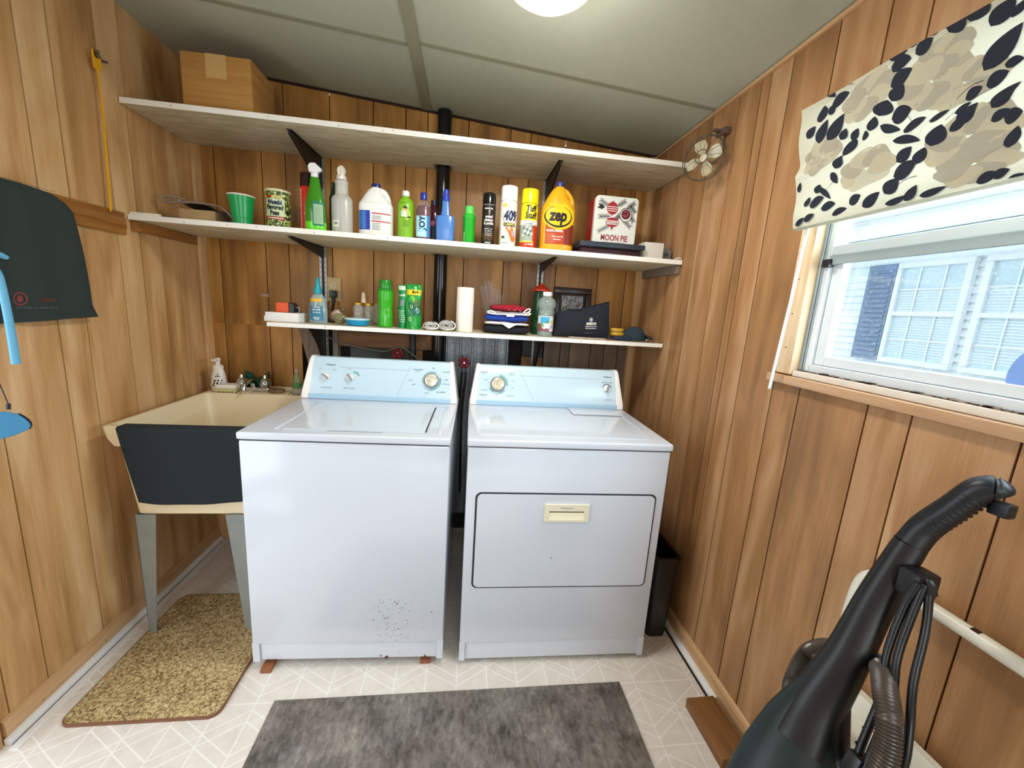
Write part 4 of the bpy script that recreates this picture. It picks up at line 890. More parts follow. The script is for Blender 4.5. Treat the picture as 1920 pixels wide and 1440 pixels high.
q = MB(); q.prism(P, 'z', 0.002, 0.011, carpet_mat()); q.build('pile', cm, world=True)
q = MB(); ring(q, P2, P, 0.0005, 0.0095, plain('brown_binding', '#7d543c', 0.8)); q.build('binding', cm, world=True)
q = MB(); q.bevbox(0.722, 1.946, -1.80, -1.004, 0.0005, 0.005, stone_mat(), 0.0015)
tag(q.build('floor_mat', loc=(1.33, -1.4, 0.0), world=True), 'dark grey mottled vinyl mat in front of washer and dryer', 'mat')
q = MB(); q.bevbox(-0.052, 0.052, -0.100, 0.100, 0.0, 0.038, BLOCK, 0.003)
tag(q.build('wood_block', loc=(2.206, -1.208, 0.0005), rotz=0.02), 'short brown block of wood on the floor against the right baseboard', 'block')

# ================================================================== SHELVES, RAILS, BRACKETS, PIPES
def shelf(name, label, x0, x1, yf, z0, z1, notch=True):
    P = [(x0, yf), (x1, yf), (x1, -0.003)] + ([(1.222, -0.003), (1.222, -0.085), (1.132, -0.085), (1.132, -0.003)] if notch else []) + [(x0, -0.003)]
    r = thing(name, label, 'shelf', ((x0 + x1) / 2, -0.2, z0), group='white wall shelves')
    q = MB(); q.prism([(a, max(b_, yf + 0.0015)) for a, b_ in P], 'z', z0, z1, SHELFP); q.build('board', r, world=True, smooth=False)
    q = MB(); q.box(x0, x1, yf, yf + 0.0014, z0, z1, SHELFE)
    rs = random.Random(int(z0 * 100))
    for k in range(9):
        xx = rs.uniform(x0 + .1, x1 - .1); q.lathe([(0, 0), (0.002, 0), (0.002, .0003), (0, .0003)], (xx, yf - 0.0002, (z0 + z1) / 2 + rs.uniform(-.004, .004)), GROOVE, 7, M=Matrix.Rotation(PI / 2, 4, 'X'))
    q.build('edge_strip', r, world=True, smooth=False, bevel=0.0005); return r
shelf('wall_shelf', 'topmost long white shelf, holding only a cardboard box', 0.004, W - 0.004, -0.393, 2.022, 2.042)
shelf('wall_shelf', 'middle long white shelf crowded with spray bottles and cleaners', 0.004, W - 0.004, -0.4127, 1.607, 1.627)
shelf('wall_shelf', 'lowest, shortest white shelf just above the washer and dryer', 0.4563, W - 0.008, -0.3416, 1.219, 1.237)
# cleat under the left end of the middle shelf and the right end
q = MB(); q.bevbox(0.0005, 0.020, -0.40, -0.03, 1.567, 1.6055, RAILW, 0.003); tag(q.build('shelf_cleat', loc=(0.01, -0.2, 1.567), world=True), 'brown wooden cleat under the left end of the middle shelf', 'cleat')
q = MB(); q.bevbox(W - 0.020, W - 0.0005, -0.40, -0.03, 1.567, 1.6055, plain('cleat_grey', '#7d6f60', 0.6), 0.003); tag(q.build('shelf_cleat', loc=(W - 0.01, -0.2, 1.567), world=True), 'greyish cleat under the right end of the middle shelf', 'cleat')
# slotted rails
def rail(x, label, zt, m):
    q = MB()
    for a in (-0.017, 0.006): q.box(x + a, x + a + 0.011, -0.012, -0.0008, 0.92, zt, m)
    q.box(x - 0.006, x + 0.006, -0.006, -0.001, 0.92, zt, GAPD)
    z = 1.0
    while z < zt - 0.05:
        for a in (-0.0115, 0.0115): q.box(x + a - 0.0012, x + a + 0.0012, -0.0126, -0.0119, z, z + 0.012, GAPD)
        z += 0.025
    tag(q.build('slotted_rail', loc=(x, -0.005, 0.92), world=True, smooth=False, bevel=0.0008), label, 'rail', 'metal shelf rails')
RAILM = plain('rail_steel', '#a8a69c', 0.35, 0.6, 0.12)
rail(0.587, 'metal shelf rail behind the left brackets, beside the electrical outlet', 2.02, RAILM)
rail(1.707, 'metal shelf rail behind the right brackets, above the dryer', 2.02, RAILM)
BRK = plain('bracket_dark', '#25211d', 0.45, 0.3)
def bracket(x, zt, depth, root, label, tip=0.018, m=BRK, skew=0.0):
    q = MB(); P = [(-0.013, zt - 0.0005), (-depth, zt - 0.0005), (-depth, zt - tip), (-depth * 0.55, zt - tip - (root - tip) * 0.42), (-0.06, zt - root * 0.86), (-0.013, zt - root)]
    vs = []
    for dx in (-0.004, 0.004):
        for y, z in P: vs.append((x + dx + skew * (-y), y, z))
    n = len(P); q.add(vs, [tuple(range(n)), tuple(range(n, 2 * n))[::-1]] + [(i, (i + 1) % n, n + (i + 1) % n, n + i) for i in range(n)], m)
    P2 = [(-0.013, zt - 0.0005), (-depth, zt - 0.0005)]
    q.add([(x - 0.010 + skew * .013, -0.013, zt - .0005), (x + 0.010 + skew * .013, -0.013, zt - .0005), (x + 0.010 + skew * depth, -depth, zt - .0005), (x - 0.010 + skew * depth, -depth, zt - .0005), (x - 0.010 + skew * .013, -0.013, zt - .003), (x + 0.010 + skew * .013, -0.013, zt - .003), (x + 0.010 + skew * depth, -depth, zt - .003), (x - 0.010 + skew * depth, -depth, zt - .003)], [(3, 2, 1, 0), (4, 5, 6, 7), (0, 1, 5, 4), (1, 2, 6, 5), (2, 3, 7, 6), (3, 0, 4, 7)], m)
    tag(q.build('shelf_bracket', loc=(x, -0.013, zt - root), world=True, bevel=0.0008, smooth=False), label, 'bracket', 'dark metal shelf brackets')
bracket(0.587, 2.022, 0.325, 0.150, 'left dark bracket under the topmost shelf', skew=-0.05)
bracket(1.707, 2.022, 0.318, 0.150, 'right dark bracket under the topmost shelf, above the yellow jug')
bracket(0.587, 1.607, 0.318, 0.055, 'left dark bracket under the middle shelf', 0.010, skew=-0.10)
bracket(1.707, 1.607, 0.341, 0.050, 'right dark bracket under the middle shelf', 0.010, skew=0.02)
bracket(0.587, 1.219, 0.22, 0.200, 'left dark bracket under the lowest shelf, behind the washer', 0.010)
bracket(1.707, 1.219, 0.22, 0.200, 'right dark bracket under the lowest shelf, behind the dryer', 0.010)
# big black pipe
q = MB(); q.cyl((1.177, -0.040, 0.05), (1.177, -0.040, 2.275), 0.0335, plain('black_gloss_pipe', '#0f1013', 0.22), 32)
tag(q.build('drain_pipe', loc=(1.177, -0.040, 0.05), world=True), 'thick black vertical pipe up the middle of the back wall', 'pipe')
q = MB(); q.cyl((1.041, -0.032, 0.4), (1.041, -0.032, 1.212), 0.017, plain('dull_black_pipe', '#2a2b2c', 0.5), 24)
tag(q.build('drain_pipe', loc=(1.041, -0.032, 0.4), world=True), 'thinner dull black pipe under the lowest shelf behind the washer', 'pipe')
# water valves
REDV = plain('valve_red', '#8f1420', 0.4); BRASS = plain('valve_grey', '#8a8a86', 0.4, 0.7)
def valve(x, z, y, label):
    r = thing('water_valve', label, 'valve', (x, y, z), group='red wheel water valves')
    q = MB(); q.cyl((0, 0.055, 0.0), (0, 0.0, 0), 0.010, BRASS, 16); q.cyl((0, 0.03, 0.0), (0, 0.03, -0.05), 0.011, BRASS, 16); q.cyl((0, 0.03, 0), (0, 0.03, 0.035), 0.012, BRASS, 16); q.build('valve_body', r)
    q = MB(); n = 30; q.tube([((0.0245 + 0.0028 * math.cos(6 * 2 * PI * k / n)) * math.cos(2 * PI * k / n), -0.004, (0.0245 + 0.0028 * math.cos(6 * 2 * PI * k / n)) * math.sin(2 * PI * k / n)) for k in range(n)], 0.0055, REDV, 10, closed=True, step=2)
    for k in range(6): a = k * PI / 3; q.tube([(0.008 * math.cos(a), -0.004, 0.008 * math.sin(a)), (0.024 * math.cos(a), -0.004, 0.024 * math.sin(a))], 0.004, REDV, 8, smooth=False)
    q.lathe([(0.011, -0.002), (0.011, 0.010), (0.006, 0.013), (0, 0.013)], (0, 0, 0), REDV, 16, M=Matrix.Rotation(PI / 2, 4, 'X')); q.build('handwheel', r)
    q = MB(); q.lathe([(0.0055, 0.0131), (0.005, 0.016), (0, 0.0165)], (0, 0, 0), CHROME, 12, M=Matrix.Rotation(PI / 2, 4, 'X')); q.build('nut', r)
valve(0.965, 1.090, -0.045, 'red wheel valve just behind the top of the washer console')
valve(1.318, 1.055, -0.045, 'red wheel valve in the gap between washer and dryer consoles')
HOS = plain('black_hose', '#141517', 0.5)
for dx, lb in ((-0.009, 'left of two thin black hoses hanging below the red valve between the machines'), (0.011, 'right of two thin black hoses hanging below the red valve between the machines')):
    q = MB(); q.tube([(1.318 + dx, -0.015, 1.00), (1.316 + dx, -0.03, 0.94), (1.305 + dx, -0.05, 0.80), (1.295 + dx * 2, -0.06, 0.55), (1.30 + dx * 2, -0.05, 0.30)], 0.0065, HOS, 14)
    tag(q.build('water_hose', loc=(1.318 + dx, -0.03, 0.55), world=True), lb, 'hose', 'black water hoses')
q = MB(); q.tube([(0.600, -0.035, 1.165), (0.66, -0.04, 1.135), (0.78, -0.06, 1.112), (0.90, -0.075, 1.10), (0.975, -0.075, 1.128), (1.01, -0.07, 1.115), (1.05, -0.06, 1.085), (1.11, -0.07, 1.03), (1.14, -0.08, 0.96)], 0.004, plain('grey_cable', '#6f6a62', 0.6), 8)
tag(q.build('cable', loc=(0.9, -0.05, 1.1), world=True), 'grey cable sagging across the gap above the washer console', 'cable')
# electrical outlet + plug
ot = thing('electrical_outlet', 'beige duplex outlet on the back wall above the lowest shelf', 'outlet', (0.636, -0.002, 1.40))
BEI = plain('outlet_beige', '#cdb07c', 0.4)
q = MB(); q.bevbox(-0.036, 0.036, -0.007, 0.0015, -0.060, 0.060, BEI, 0.002)
q.build('cover_plate', ot)
for z in (0.020, -0.022):
    q = MB(); q.lathe([(0.0, 0.0071), (0.017, 0.0071), (0.017, 0.009), (0, 0.009)], (0, 0, z), plain('outlet_face', '#d8c79e', 0.4), 24, M=Matrix.Rotation(PI / 2, 4, 'X'))
    for a, b_, c_, d in ((-0.008, -0.006, 0.0, 0.009), (0.006, 0.008, 0.0, 0.007), (-0.002, 0.002, -0.010, -0.006)): q.box(a, b_, -0.0095, -0.0089, z + c_, z + d, GAPD)
    q.build('socket', ot)
pg = thing('power_plug', 'black plug and cord in the lower socket of the outlet', 'plug', (0.640, -0.012, 1.378))
q = MB(); q.bevbox(-0.017, 0.017, -0.030, 0.0, -0.02, 0.016, BLKP, 0.005, 3); q.build('plug_head', pg)
q = MB(); q.tube([(0.0, -0.018, -0.018), (0.002, -0.024, -0.05), (-0.006, -0.028, -0.085), (0.004, -0.045, -0.115), (-0.02, -0.07, -0.136), (0.03, -0.09, -0.1375)], [0.010, 0.007, 0.005, 0.005, 0.004, 0.004], BLKP, 10); q.build('cord', pg)

# ================================================================== TOP SHELF
S1, S2, S3 = 2.0425, 1.6275, 1.2375
cb = thing('cardboard_box', 'small brown cardboard box on the left end of the topmost shelf', 'box', (0.325, -0.255, S1))
def cardboard():
    t = NT('cardboard'); v = t.co(); f = t.noise(t.vmul(v, (4, 4, 60)), 1.0, 3); t.base(t.ramp(f, [(0.3, '#a9783a'), (0.7, '#bf8e4c')])); t.p(rough=0.85); return t.m
CARD = cardboard()
q = MB(); q.bevbox(-0.126, 0.126, -0.095, 0.095, 0.0, 0.200, CARD, 0.002); q.box(-0.127, -0.1255, -0.09, 0.09, 0.001, 0.199, CARD); q.build('carton', cb)
q = MB(); TP = plain('packing_tape', '#c9a467', 0.35); q.grid(lambda u, v: (-0.038 + 0.076 * u, -0.0965 - 0.0006 * math.sin(u * 8), 0.118 + 0.083 * v), 6, 6, TP, thick=(0, 0.0008, 0)); q.box(-0.038, 0.038, -0.0963, 0.0963, 0.2003, 0.2010, TP); q.build('tape', cb)

# ================================================================== MIDDLE SHELF, left to right
YS = -0.30
# tray with a bundle on a cardboard block
tr = thing('metal_tray', 'pewter tray with a scrolled handle propped at the left end of the middle shelf', 'tray', (0.235, -0.21, S2))
PEW = plain('pewter', '#a89c92', 0.35, 0.5, 0.15); DKM = plain('tray_underside', '#3c3a34', 0.6, 0.3)
q = MB(); q.grid(lambda u, v: (-0.115 + 0.215 * u, -0.085 + 0.17 * v, 0.0755 - 0.062 * max(0, u - 0.42) ** 1.2 * 1.9 + 0.004 * math.cos(2 * PI * v)), 24, 12, DKM, thick=(0, 0, 0.004)); q.build('dish', tr)
q = MB(); q.tube([(-0.118, -0.085, 0.080), (-0.05, -0.088, 0.083), (0.03, -0.088, 0.077), (0.06, -0.088, 0.062), (0.098, -0.085, 0.022)], [0.006, 0.005, 0.004, 0.004, 0.003], PEW, 10)
n = 16; q.tube([(-0.150 + 0.036 * math.cos(2 * PI * k / n), -0.085, 0.088 + 0.012 * math.sin(2 * PI * k / n)) for k in range(n)], 0.005, PEW, 8, closed=True, step=2)
q.tube([(-0.15, -0.085, 0.088), (-0.12, -0.09, 0.098), (-0.09, -0.09, 0.090)], 0.0045, PEW, 8); q.build('handle', tr)
q = MB(); q.bevbox(-0.070, 0.070, -0.04, 0.07, 0.0, 0.054, plain('kraft_block', '#b89a70', 0.9, 0, 0.12, 30), 0.003); tag(q.build('cardboard_block', loc=(0.192, -0.27, S2)), 'tan cardboard block holding up the pewter tray', 'block')
q = MB(); q.bevbox(-0.03, 0.03, -0.02, 0.02, 0.0, 0.02, plain('cork_block', '#b9854f', 0.9, 0, 0.1), 0.003); tag(q.build('wood_scrap', loc=(0.335, -0.235, S2)), 'small orange-brown wood scrap behind the tray, left of the green cup', 'block')
q = MB(); q.bevbox(-0.001, 0.10, -0.010, 0.012, 0.0, 0.010, SHELFE, 0.003); q.bevbox(0.004, 0.17, 0.014, 0.03, 0.0, 0.006, GAPD, 0.002)
tag(q.build('paper_strip', loc=(0.006, -0.395, S2)), 'white strip lying on the far left end of the middle shelf', 'strip')
# green cup
GC = plain('cup_green', '#129a50', 0.25); cw = plain('cup_white', '#efeee0', 0.4)
cp = thing('plastic_cup', 'green plastic party cup with a cream rim on the middle shelf', 'cup', (0.377, YS - .03, S2))
q = MB(); q.lathe([(0.0345, 0.0), (0.0355, 0.004), (0.0365, 0.030), (0.0375, 0.031), (0.0475, 0.114)], (0, 0, 0), GC, 36); q.build('body', cp)
q = MB(); q.lathe([(0.0475, 0.1145), (0.0500, 0.116), (0.0500, 0.1195), (0.0465, 0.119), (0.0295, 0.006), (0, 0.006)], (0, 0, 0), cw, 36); q.build('rim', cp)
# wasabi peas canister
def peas_mat():
    t = NT('peas_wrap'); v = t.co(); f = t.noise(v, 95, 2, 0.5, 1.0); t.base(t.ramp(f, [(0.44, '#22351a'), (0.50, '#8fa83e'), (0.58, '#dfe6a0')], 'CONSTANT')); t.p(rough=0.35); return t.m
pc = thing('snack_canister', 'tall canister wrapped in a green pea pattern with a pale lettered label', 'canister', (0.508, YS, S2))
PLB = plain('peas_label', '#cfe0b0', 0.4); REDI = plain('print_red', '#c22838', 0.4); NAVYI = plain('print_navy', '#1d2450', 0.4); DKI = plain('print_dark', '#16201c', 0.4)
q = MB(); q.lathe([(0.0455, 0.0), (0.0455, 0.150)], (0, 0, 0), peas_mat(), 40); q.build('can', pc)
q = MB(); wrap(q, (0, 0, 0), 0.0459, 0.050, 0.118, -48, 52, PLB); wrap(q, (0, 0, 0), 0.0462, 0.036, 0.048, -50, 50, REDI); wrap(q, (0, 0, 0), 0.0465, 0.040, 0.044, -38, 40, PLB); wrap(q, (0, 0, 0), 0.0462, 0.121, 0.130, -40, -12, REDI); wrap(q, (0, 0, 0), 0.0462, 0.121, 0.132, -8, 40, plain('peas_gold', '#c9c070', 0.4))
for s_, z, m_ in (('Wasabi', 0.104, NAVYI), ('Flavored', 0.084, DKI), ('Peas', 0.062, DKI)): q.text(s_, 0.025, cyl_at(0, 0, 0.0466, z, 0.05), m_, bold=0.0014, sx=0.78, cut=0.006)
q.build('label', pc)
q = MB(); q.lathe([(0.0485, 0.148), (0.0490, 0.150), (0.0490, 0.156), (0.046, 0.158), (0, 0.158)], (0, 0, 0), plain('peas_lid', '#dcd9ae', 0.35), 40); q.build('lid', pc)

def spraycan(name, label, x, y, R, body_h, cap_h, body, cap, capn='cap', taper=0.0, notch=False):
    r = thing(name, label, 'spray can', (x, y, S2))
    q = MB(); q.lathe([(R * 0.96, 0.0), (R, 0.003), (R, body_h - 0.008), (R * 0.94, body_h - 0.002), (R * 0.9, body_h)], (0, 0, 0), body, 36); b_ = q.build('can', r)
    q = MB(); H = body_h + cap_h
    if notch:
        q.lathe([(R * 0.99, body_h + 0.0005), (R * 0.97, H - 0.010), (R * 0.86, H - 0.003), (R * 0.7, H - 0.012), (R * 0.5, H - 0.016), (0, H - 0.012)], (0, 0, 0), cap, 36)
    else: q.lathe([(R * 0.99, body_h + 0.0005), (R * 0.98, H - 0.006), (R * 0.93, H - 0.001), (R * 0.85, H), (0, H)], (0, 0, 0), cap, 36)
    q.build(capn, r); return r, b_
CREAMW = plain('can_cream', '#f0ece0', 0.3); REDC = plain('can_red', '#cf2a22', 0.3)
r, b_ = spraycan('spray_can', 'red spray can with a dark brown cap behind the green spray bottle', 0.626, YS, 0.0270, 0.184, 0.054, REDC, plain('cap_maroon', '#2b1212', 0.2))
q = MB(); wrap(q, (0, 0, 0), 0.0273, 0.002, 0.172, -62, -38, plain('print_cream', '#f0e0d0', 0.4)); wrap(q, (0, 0, 0), 0.0273, 0.07, 0.078, -10, 30, plain('print_peach', '#f0a080', 0.4))
q.scribble(0.15, 0.012, lambda u, v: cyl_at(0, 0, 0.0276, 0.088 + u, -0.87)(-v, 0), REDC); q.build('label', r)
# green spray bottle
gs = thing('spray_bottle', 'translucent green spray bottle with a white trigger and green label', 'spray bottle', (0.672, YS - 0.042, S2))
GT = plain('bottle_green', '#3a8a1c', 0.12, 0, 0.2, 12); GLQ = plain('lime_liquid', '#6fe02a', 0.15)
q = MB(); pr = [(0.037, 0.0), (0.041, 0.005), (0.0415, 0.06), (0.039, 0.11), (0.030, 0.150), (0.0215, 0.185), (0.0185, 0.210), (0.0135, 0.216)]; q.lathe(pr, (0, 0, 0), GT, 36, sy=0.65); q.lathe([(0.0375, .0005), (0.0416, .005), (0.0419, .036), (0.0412, .038)], (0, 0, 0), GLQ, 36, sy=0.65, cap=False); q.build('bottle', gs)
q = MB(); LB1 = plain('teal_label', '#1f7d62', 0.4); LB2 = plain('label_pale_green', '#a9c7a0', 0.5)
def lab_el(R, sy): return lambda u, v: None
wrap(q, (0, 0, 0), 0.0419, 0.022, 0.118, -5, 62, LB1, sy=0.65); wrap(q, (0, 0, 0), 0.0423, 0.030, 0.106, 2, 55, LB2, sy=0.65)
for k in range(9): wrap(q, (0, 0, 0), 0.0426, 0.036 + k * 0.0075, 0.0385 + k * 0.0075, 6, 50, plain('label_grey_print', '#6d8a7a', 0.5), sy=0.65)
q.build('label', gs)
q = MB(); q.lathe([(0.0145, 0.214), (0.0145, 0.232), (0.011, 0.234)], (0, 0, 0), WHITEP, 20); q.prism([(-0.020, 0.232), (0.012, 0.232), (0.030, 0.243), (0.026, 0.252), (0.004, 0.270), (-0.016, 0.268), (-0.024, 0.256)], 'y', -0.011, 0.011, WHITEP); q.build('trigger_head', gs, bevel=0.004)
# dark green bottle behind
q = MB(); q.lathe([(0.024, 0), (0.025, 0.004), (0.025, 0.17), (0.016, 0.195), (0.012, 0.21), (0.012, 0.235), (0, 0.236)], (0, 0, 0), plain('dark_green_plastic', '#1c3a2a', 0.2), 28, sy=0.8)
tag(q.build('plastic_bottle', loc=(0.712, YS + 0.09, S2)), 'dark green bottle half hidden behind the green spray bottle', 'bottle')
# clear spray bottle
cs = thing('spray_bottle', 'frosted clear spray bottle with a white trigger and small price tag', 'spray bottle', (0.770, YS - .01, S2))
FR = clear('frosted_plastic', '#dcdcd2', 0.35, 0.60)
q = MB(); q.lathe([(0.040, 0.0), (0.0435, 0.004), (0.0435, 0.140), (0.040, 0.152), (0.0265, 0.165), (0.0255, 0.205), (0.027, 0.207), (0.027, 0.218), (0.019, 0.222)], (0, 0, 0), FR, 36, sy=0.8); q.build('bottle', cs)
q = MB(); q.lathe([(0.039, 0.003), (0.0425, 0.006), (0.0425, 0.082), (0, 0.082)], (0, 0, 0), plain('water_fill', '#a3a294', 0.2), 32, sy=0.78); q.build('liquid', cs)
q = MB(); q.lathe([(0.020, 0.221), (0.019, 0.238), (0.013, 0.240), (0.016, 0.252), (0.019, 0.256), (0.016, 0.266), (0.010, 0.276), (0.006, 0.279), (0, 0.28)], (0, 0, 0), plain('trigger_white', '#e6e2d8', 0.35), 14, sy=1.3); q.bevbox(-0.004, 0.004, -0.045, -0.012, 0.232, 0.262, plain('trigger_white', '#e6e2d8'), 0.003); q.build('trigger_head', cs)
q = MB(); wrap(q, (0, 0, 0), 0.0440, 0.028, 0.055, -50, -6, plain('price_tag', '#eceade', 0.5), sy=0.8)
q.text('1.99', 0.013, lambda u, v: Vector((0.0444 * math.sin(u / 0.044 - 0.48), -0.0444 * 0.8 * math.cos(u / 0.044 - 0.48), 0.042 + v)), DKI, bold=0.0005, cut=0.005); q.build('price_tag', cs)
# bleach jug
def jug(name, label, cat, x, y, w, h, body, cap, dep=0.62, handle_right=True, neck=0.018, hk=0.38):
    r = thing(name, label, cat, (x, y, S2)); q = MB()
    hs = h * 0.60
    prof = [(w / 2 * 0.95, 0.0), (w / 2, 0.006), (w / 2, hs * 0.98), (w / 2 * 0.97, hs * 1.04)]
    q.lathe(prof, (0, 0, 0), body, 40, sy=dep, pw=3.2, cap=True)
    s_ = 1 if handle_right else -1
    rings = []; n = 40; vs = []; fs = []
    lv = [(hs * 1.04, w / 2 * 0.97, 0), (hs * 1.12, w / 2 * 0.90, -0.0), (h * 0.78, w / 2 * 0.60, -s_ * w * 0.045), (h * 0.88, w / 2 * 0.40, -s_ * w * 0.03), (h * 0.925, neck * 1.05, 0), (h * 0.94, neck, 0)]
    for z, rr_, ox in lv:
        for i in range(n):
            a = 2 * PI * i / n; ca, sa = math.cos(a), math.sin(a); pw = 3.2 if z < hs * 1.1 else 2.3
            k = (abs(ca) ** pw + abs(sa) ** pw) ** (-1 / pw); dy = dep if rr_ > neck * 1.3 else 1.0
            vs.append((ox + ca * rr_ * k, sa * rr_ * k * (dep + (1 - dep) * (z - hs) / (h - hs) * 0.9), z))
    for j in range(len(lv) - 1):
        for i in range(n): fs.append((j * n + i, j * n + (i + 1) % n, (j + 1) * n + (i + 1) % n, (j + 1) * n + i))
    q.add(vs, fs, body); q.build('jug_body', r, ang=50)
    q = MB(); q.tube([(s_ * neck * 0.8, 0, h * 0.90), (s_ * w * 0.24, 0, h * 0.86), (s_ * w * hk, 0, h * 0.76), (s_ * w * (hk + 0.03), 0, hs * 1.03)], [0.010, 0.011, 0.011, 0.014], body, 14); q.build('handle', r)
    q = MB(); q.lathe([(neck * 1.08, h * 0.935), (neck * 1.1, h * 0.985), (neck, h), (0, h)], (0, 0, 0), cap, 28); q.build('cap', r)
    return r
BLW = plain('bleach_white', '#eeeeea', 0.35); CAPB = plain('cap_navy', '#232a6a', 0.3)
bj = jug('bleach_jug', 'white handled jug with a navy cap and blue label', 'jug', 0.912, YS - .01, 0.140, 0.219, BLW, CAPB, hk=0.34)
q = MB()
def front_patch(q, x0, x1, z0, z1, R, dep, off, m, pw=3.2):
    n = 10; vs = []
    for z in (z0, z1):
        for i in range(n + 1):
            x = x0 + (x1 - x0) * i / n; t = min(0.999, abs(x) / R); y = -R * dep * (1 - t ** pw) ** (1 / pw); vs.append((x, y - off, z))
    q.add(vs, [(i, i + 1, n + 2 + i, n + 1 + i) for i in range(n)], m)
def on_front(R, dep, off, cx, cz, pw=3.2):
    def f(u, v):
        x = cx + u; t = min(0.999, abs(x) / R); return Vector((x, -R * dep * (1 - t ** pw) ** (1 / pw) - off, cz + v))
    return f
BLU = plain('label_blue', '#1d3aa8', 0.35)
front_patch(q, -0.066, -0.017, 0.026, 0.104, 0.07, 0.62, 0.0006, BLU); front_patch(q, -0.064, -0.035, 0.030, 0.100, 0.07, 0.62, 0.0010, plain('label_mid_blue', '#2f6fb8', 0.35))
for z in (0.092, 0.060): front_patch(q, -0.010, 0.066, z, z + 0.0045, 0.07, 0.62, 0.0008, REDI)
for k in range(5): front_patch(q, -0.008, 0.028 - (k % 2) * 0.006, 0.028 + k * 0.006, 0.0305 + k * 0.006, 0.07, 0.62, 0.0008, plain('print_grey', '#8a8a8a', 0.5))
for k in range(3): front_patch(q, -0.008, 0.030, 0.070 + k * 0.006, 0.0725 + k * 0.006, 0.07, 0.62, 0.0008, plain('print_grey', '#8a8a8a'))
q.build('label', bj)

def bottle(name, label, x, y, prof, m, cap_prof, capm, sy=1.0, pw=2.0, cat='bottle', n=32, z=None, part='bottle_body'):
    r = thing(name, label, cat, (x, y, S2 if z is None else z)); q = MB(); q.lathe(prof, (0, 0, 0), m, n, sy=sy, pw=pw); q.build(part, r)
    if cap_prof: q = MB(); q.lathe(cap_prof, (0, 0, 0), capm, 24); q.build('cap', r)
    return r
# green tea bottle
LIME = plain('lime_wrap', '#7fb81e', 0.35); 
r = bottle('drink_bottle', 'lime green drink bottle with a white cap and a baseball batter on the label', 1.036, YS, [(0.030, 0.0), (0.034, 0.004), (0.034, 0.012), (0.0345, 0.016), (0.0345, 0.150), (0.030, 0.166), (0.018, 0.178), (0.014, 0.182), (0.014, 0.188)], LIME, [(0.0155, 0.184), (0.0155, 0.204), (0.013, 0.206), (0, 0.206)], WHITEP)
q = MB(); RB = 0.0348; YLW = plain('print_yellow', '#c8d84a', 0.4)
def blob(q, cx, cz, rx, rz, R, off, m, rot=0, n=14):
    vs = []
    for k in range(n):
        a = 2 * PI * k / n; u, v = rx * math.cos(a), rz * math.sin(a); u, v = u * math.cos(rot) - v * math.sin(rot), u * math.sin(rot) + v * math.cos(rot)
        t = (cx + u) / R; vs.append(((R + off) * math.sin(t), -(R + off) * math.cos(t), cz + v))
    q.add(vs, [tuple(range(n))], m)
blob(q, 0.004, 0.108, 0.021, 0.026, RB, 0.0002, YLW); blob(q, 0.0, 0.126, 0.008, 0.008, RB, 0.0006, plain('print_skin', '#d9b08a', 0.4)); blob(q, 0.001, 0.133, 0.009, 0.005, RB, 0.0009, DKI); blob(q, 0.008, 0.130, 0.006, 0.002, RB, 0.0009, DKI)
blob(q, -0.003, 0.108, 0.013, 0.013, RB, 0.0005, plain('print_white', '#e4e4dc', 0.4)); blob(q, -0.012, 0.106, 0.004, 0.012, RB, 0.0007, plain('print_white', '#e4e4dc')); blob(q, 0.008, 0.094, 0.022, 0.0035, RB, 0.0010, DKI, 0.1); blob(q, 0.0, 0.098, 0.012, 0.004, RB, 0.0009, plain('print_white', '#e4e4dc'))
for k in range(4): wrap(q, (0, 0, 0), RB + 0.0003, 0.056 + k * 0.007, 0.0585 + k * 0.007, -12, 34, plain('print_dark_green', '#4d7a18', 0.4))
wrap(q, (0, 0, 0), RB + 0.0003, 0.150, 0.153, -30, 30, plain('print_dark_green', '#4d7a18')); q.build('label', r)
# Joy
DW_ = clear('clear_bottle', '#c9b9bc', 0.06, 0.18); MAR = plain('maroon_liquid', '#571526', 0.12)
r = bottle('dish_soap_bottle', 'clear bottle of dark red soap with a royal blue cap and pale blue label', 1.113, YS - .01, [(0.028, 0.0), (0.032, 0.004), (0.0325, 0.135), (0.030, 0.155), (0.018, 0.170), (0.012, 0.175), (0.012, 0.180)], DW_, [(0.0145, 0.176), (0.0140, 0.200), (0.012, 0.204), (0, 0.204)], plain('cap_royal', '#1f2f9a', 0.3), sy=0.75)
q = MB(); q.lathe([(0.027, 0.003), (0.031, 0.006), (0.0315, 0.132), (0.024, 0.150), (0, 0.152)], (0, 0, 0), MAR, 32, sy=0.74); q.build('soap', r)
q = MB(); LBB = plain('label_sky', '#a7dcf0', 0.35)
wrap(q, (0, 0, 0), 0.0331, 0.018, 0.106, -62, 60, LBB, sy=0.75); wrap(q, (0, 0, 0), 0.0334, 0.018, 0.106, 30, 60, plain('label_sea', '#3b86c8', 0.35), sy=0.75); wrap(q, (0, 0, 0), 0.0336, 0.020, 0.036, -55, 28, plain('label_mint', '#bff0ec', 0.35), sy=0.75)
q.text('JOY', 0.034, lambda u, v: Vector((0.0339 * math.sin(-v / 0.033 - 0.05), -0.0339 * 0.75 * math.cos(-v / 0.033 - 0.05), 0.076 + u)), NAVYI, bold=0.0015, cut=0.004); q.build('label', r)
r = bottle('dish_soap_bottle', 'dark purple bottle peeking out behind the bottle with the pale blue label', 1.152, YS + 0.055, [(0.028, 0.0), (0.031, 0.004), (0.031, 0.125), (0.026, 0.15), (0.012, 0.168)], plain('maroon_bottle', '#3d1420', 0.15), [(0.013, 0.168), (0.013, 0.190), (0, 0.192)], plain('cap_dark_navy', '#171a3a', 0.3), sy=0.75)
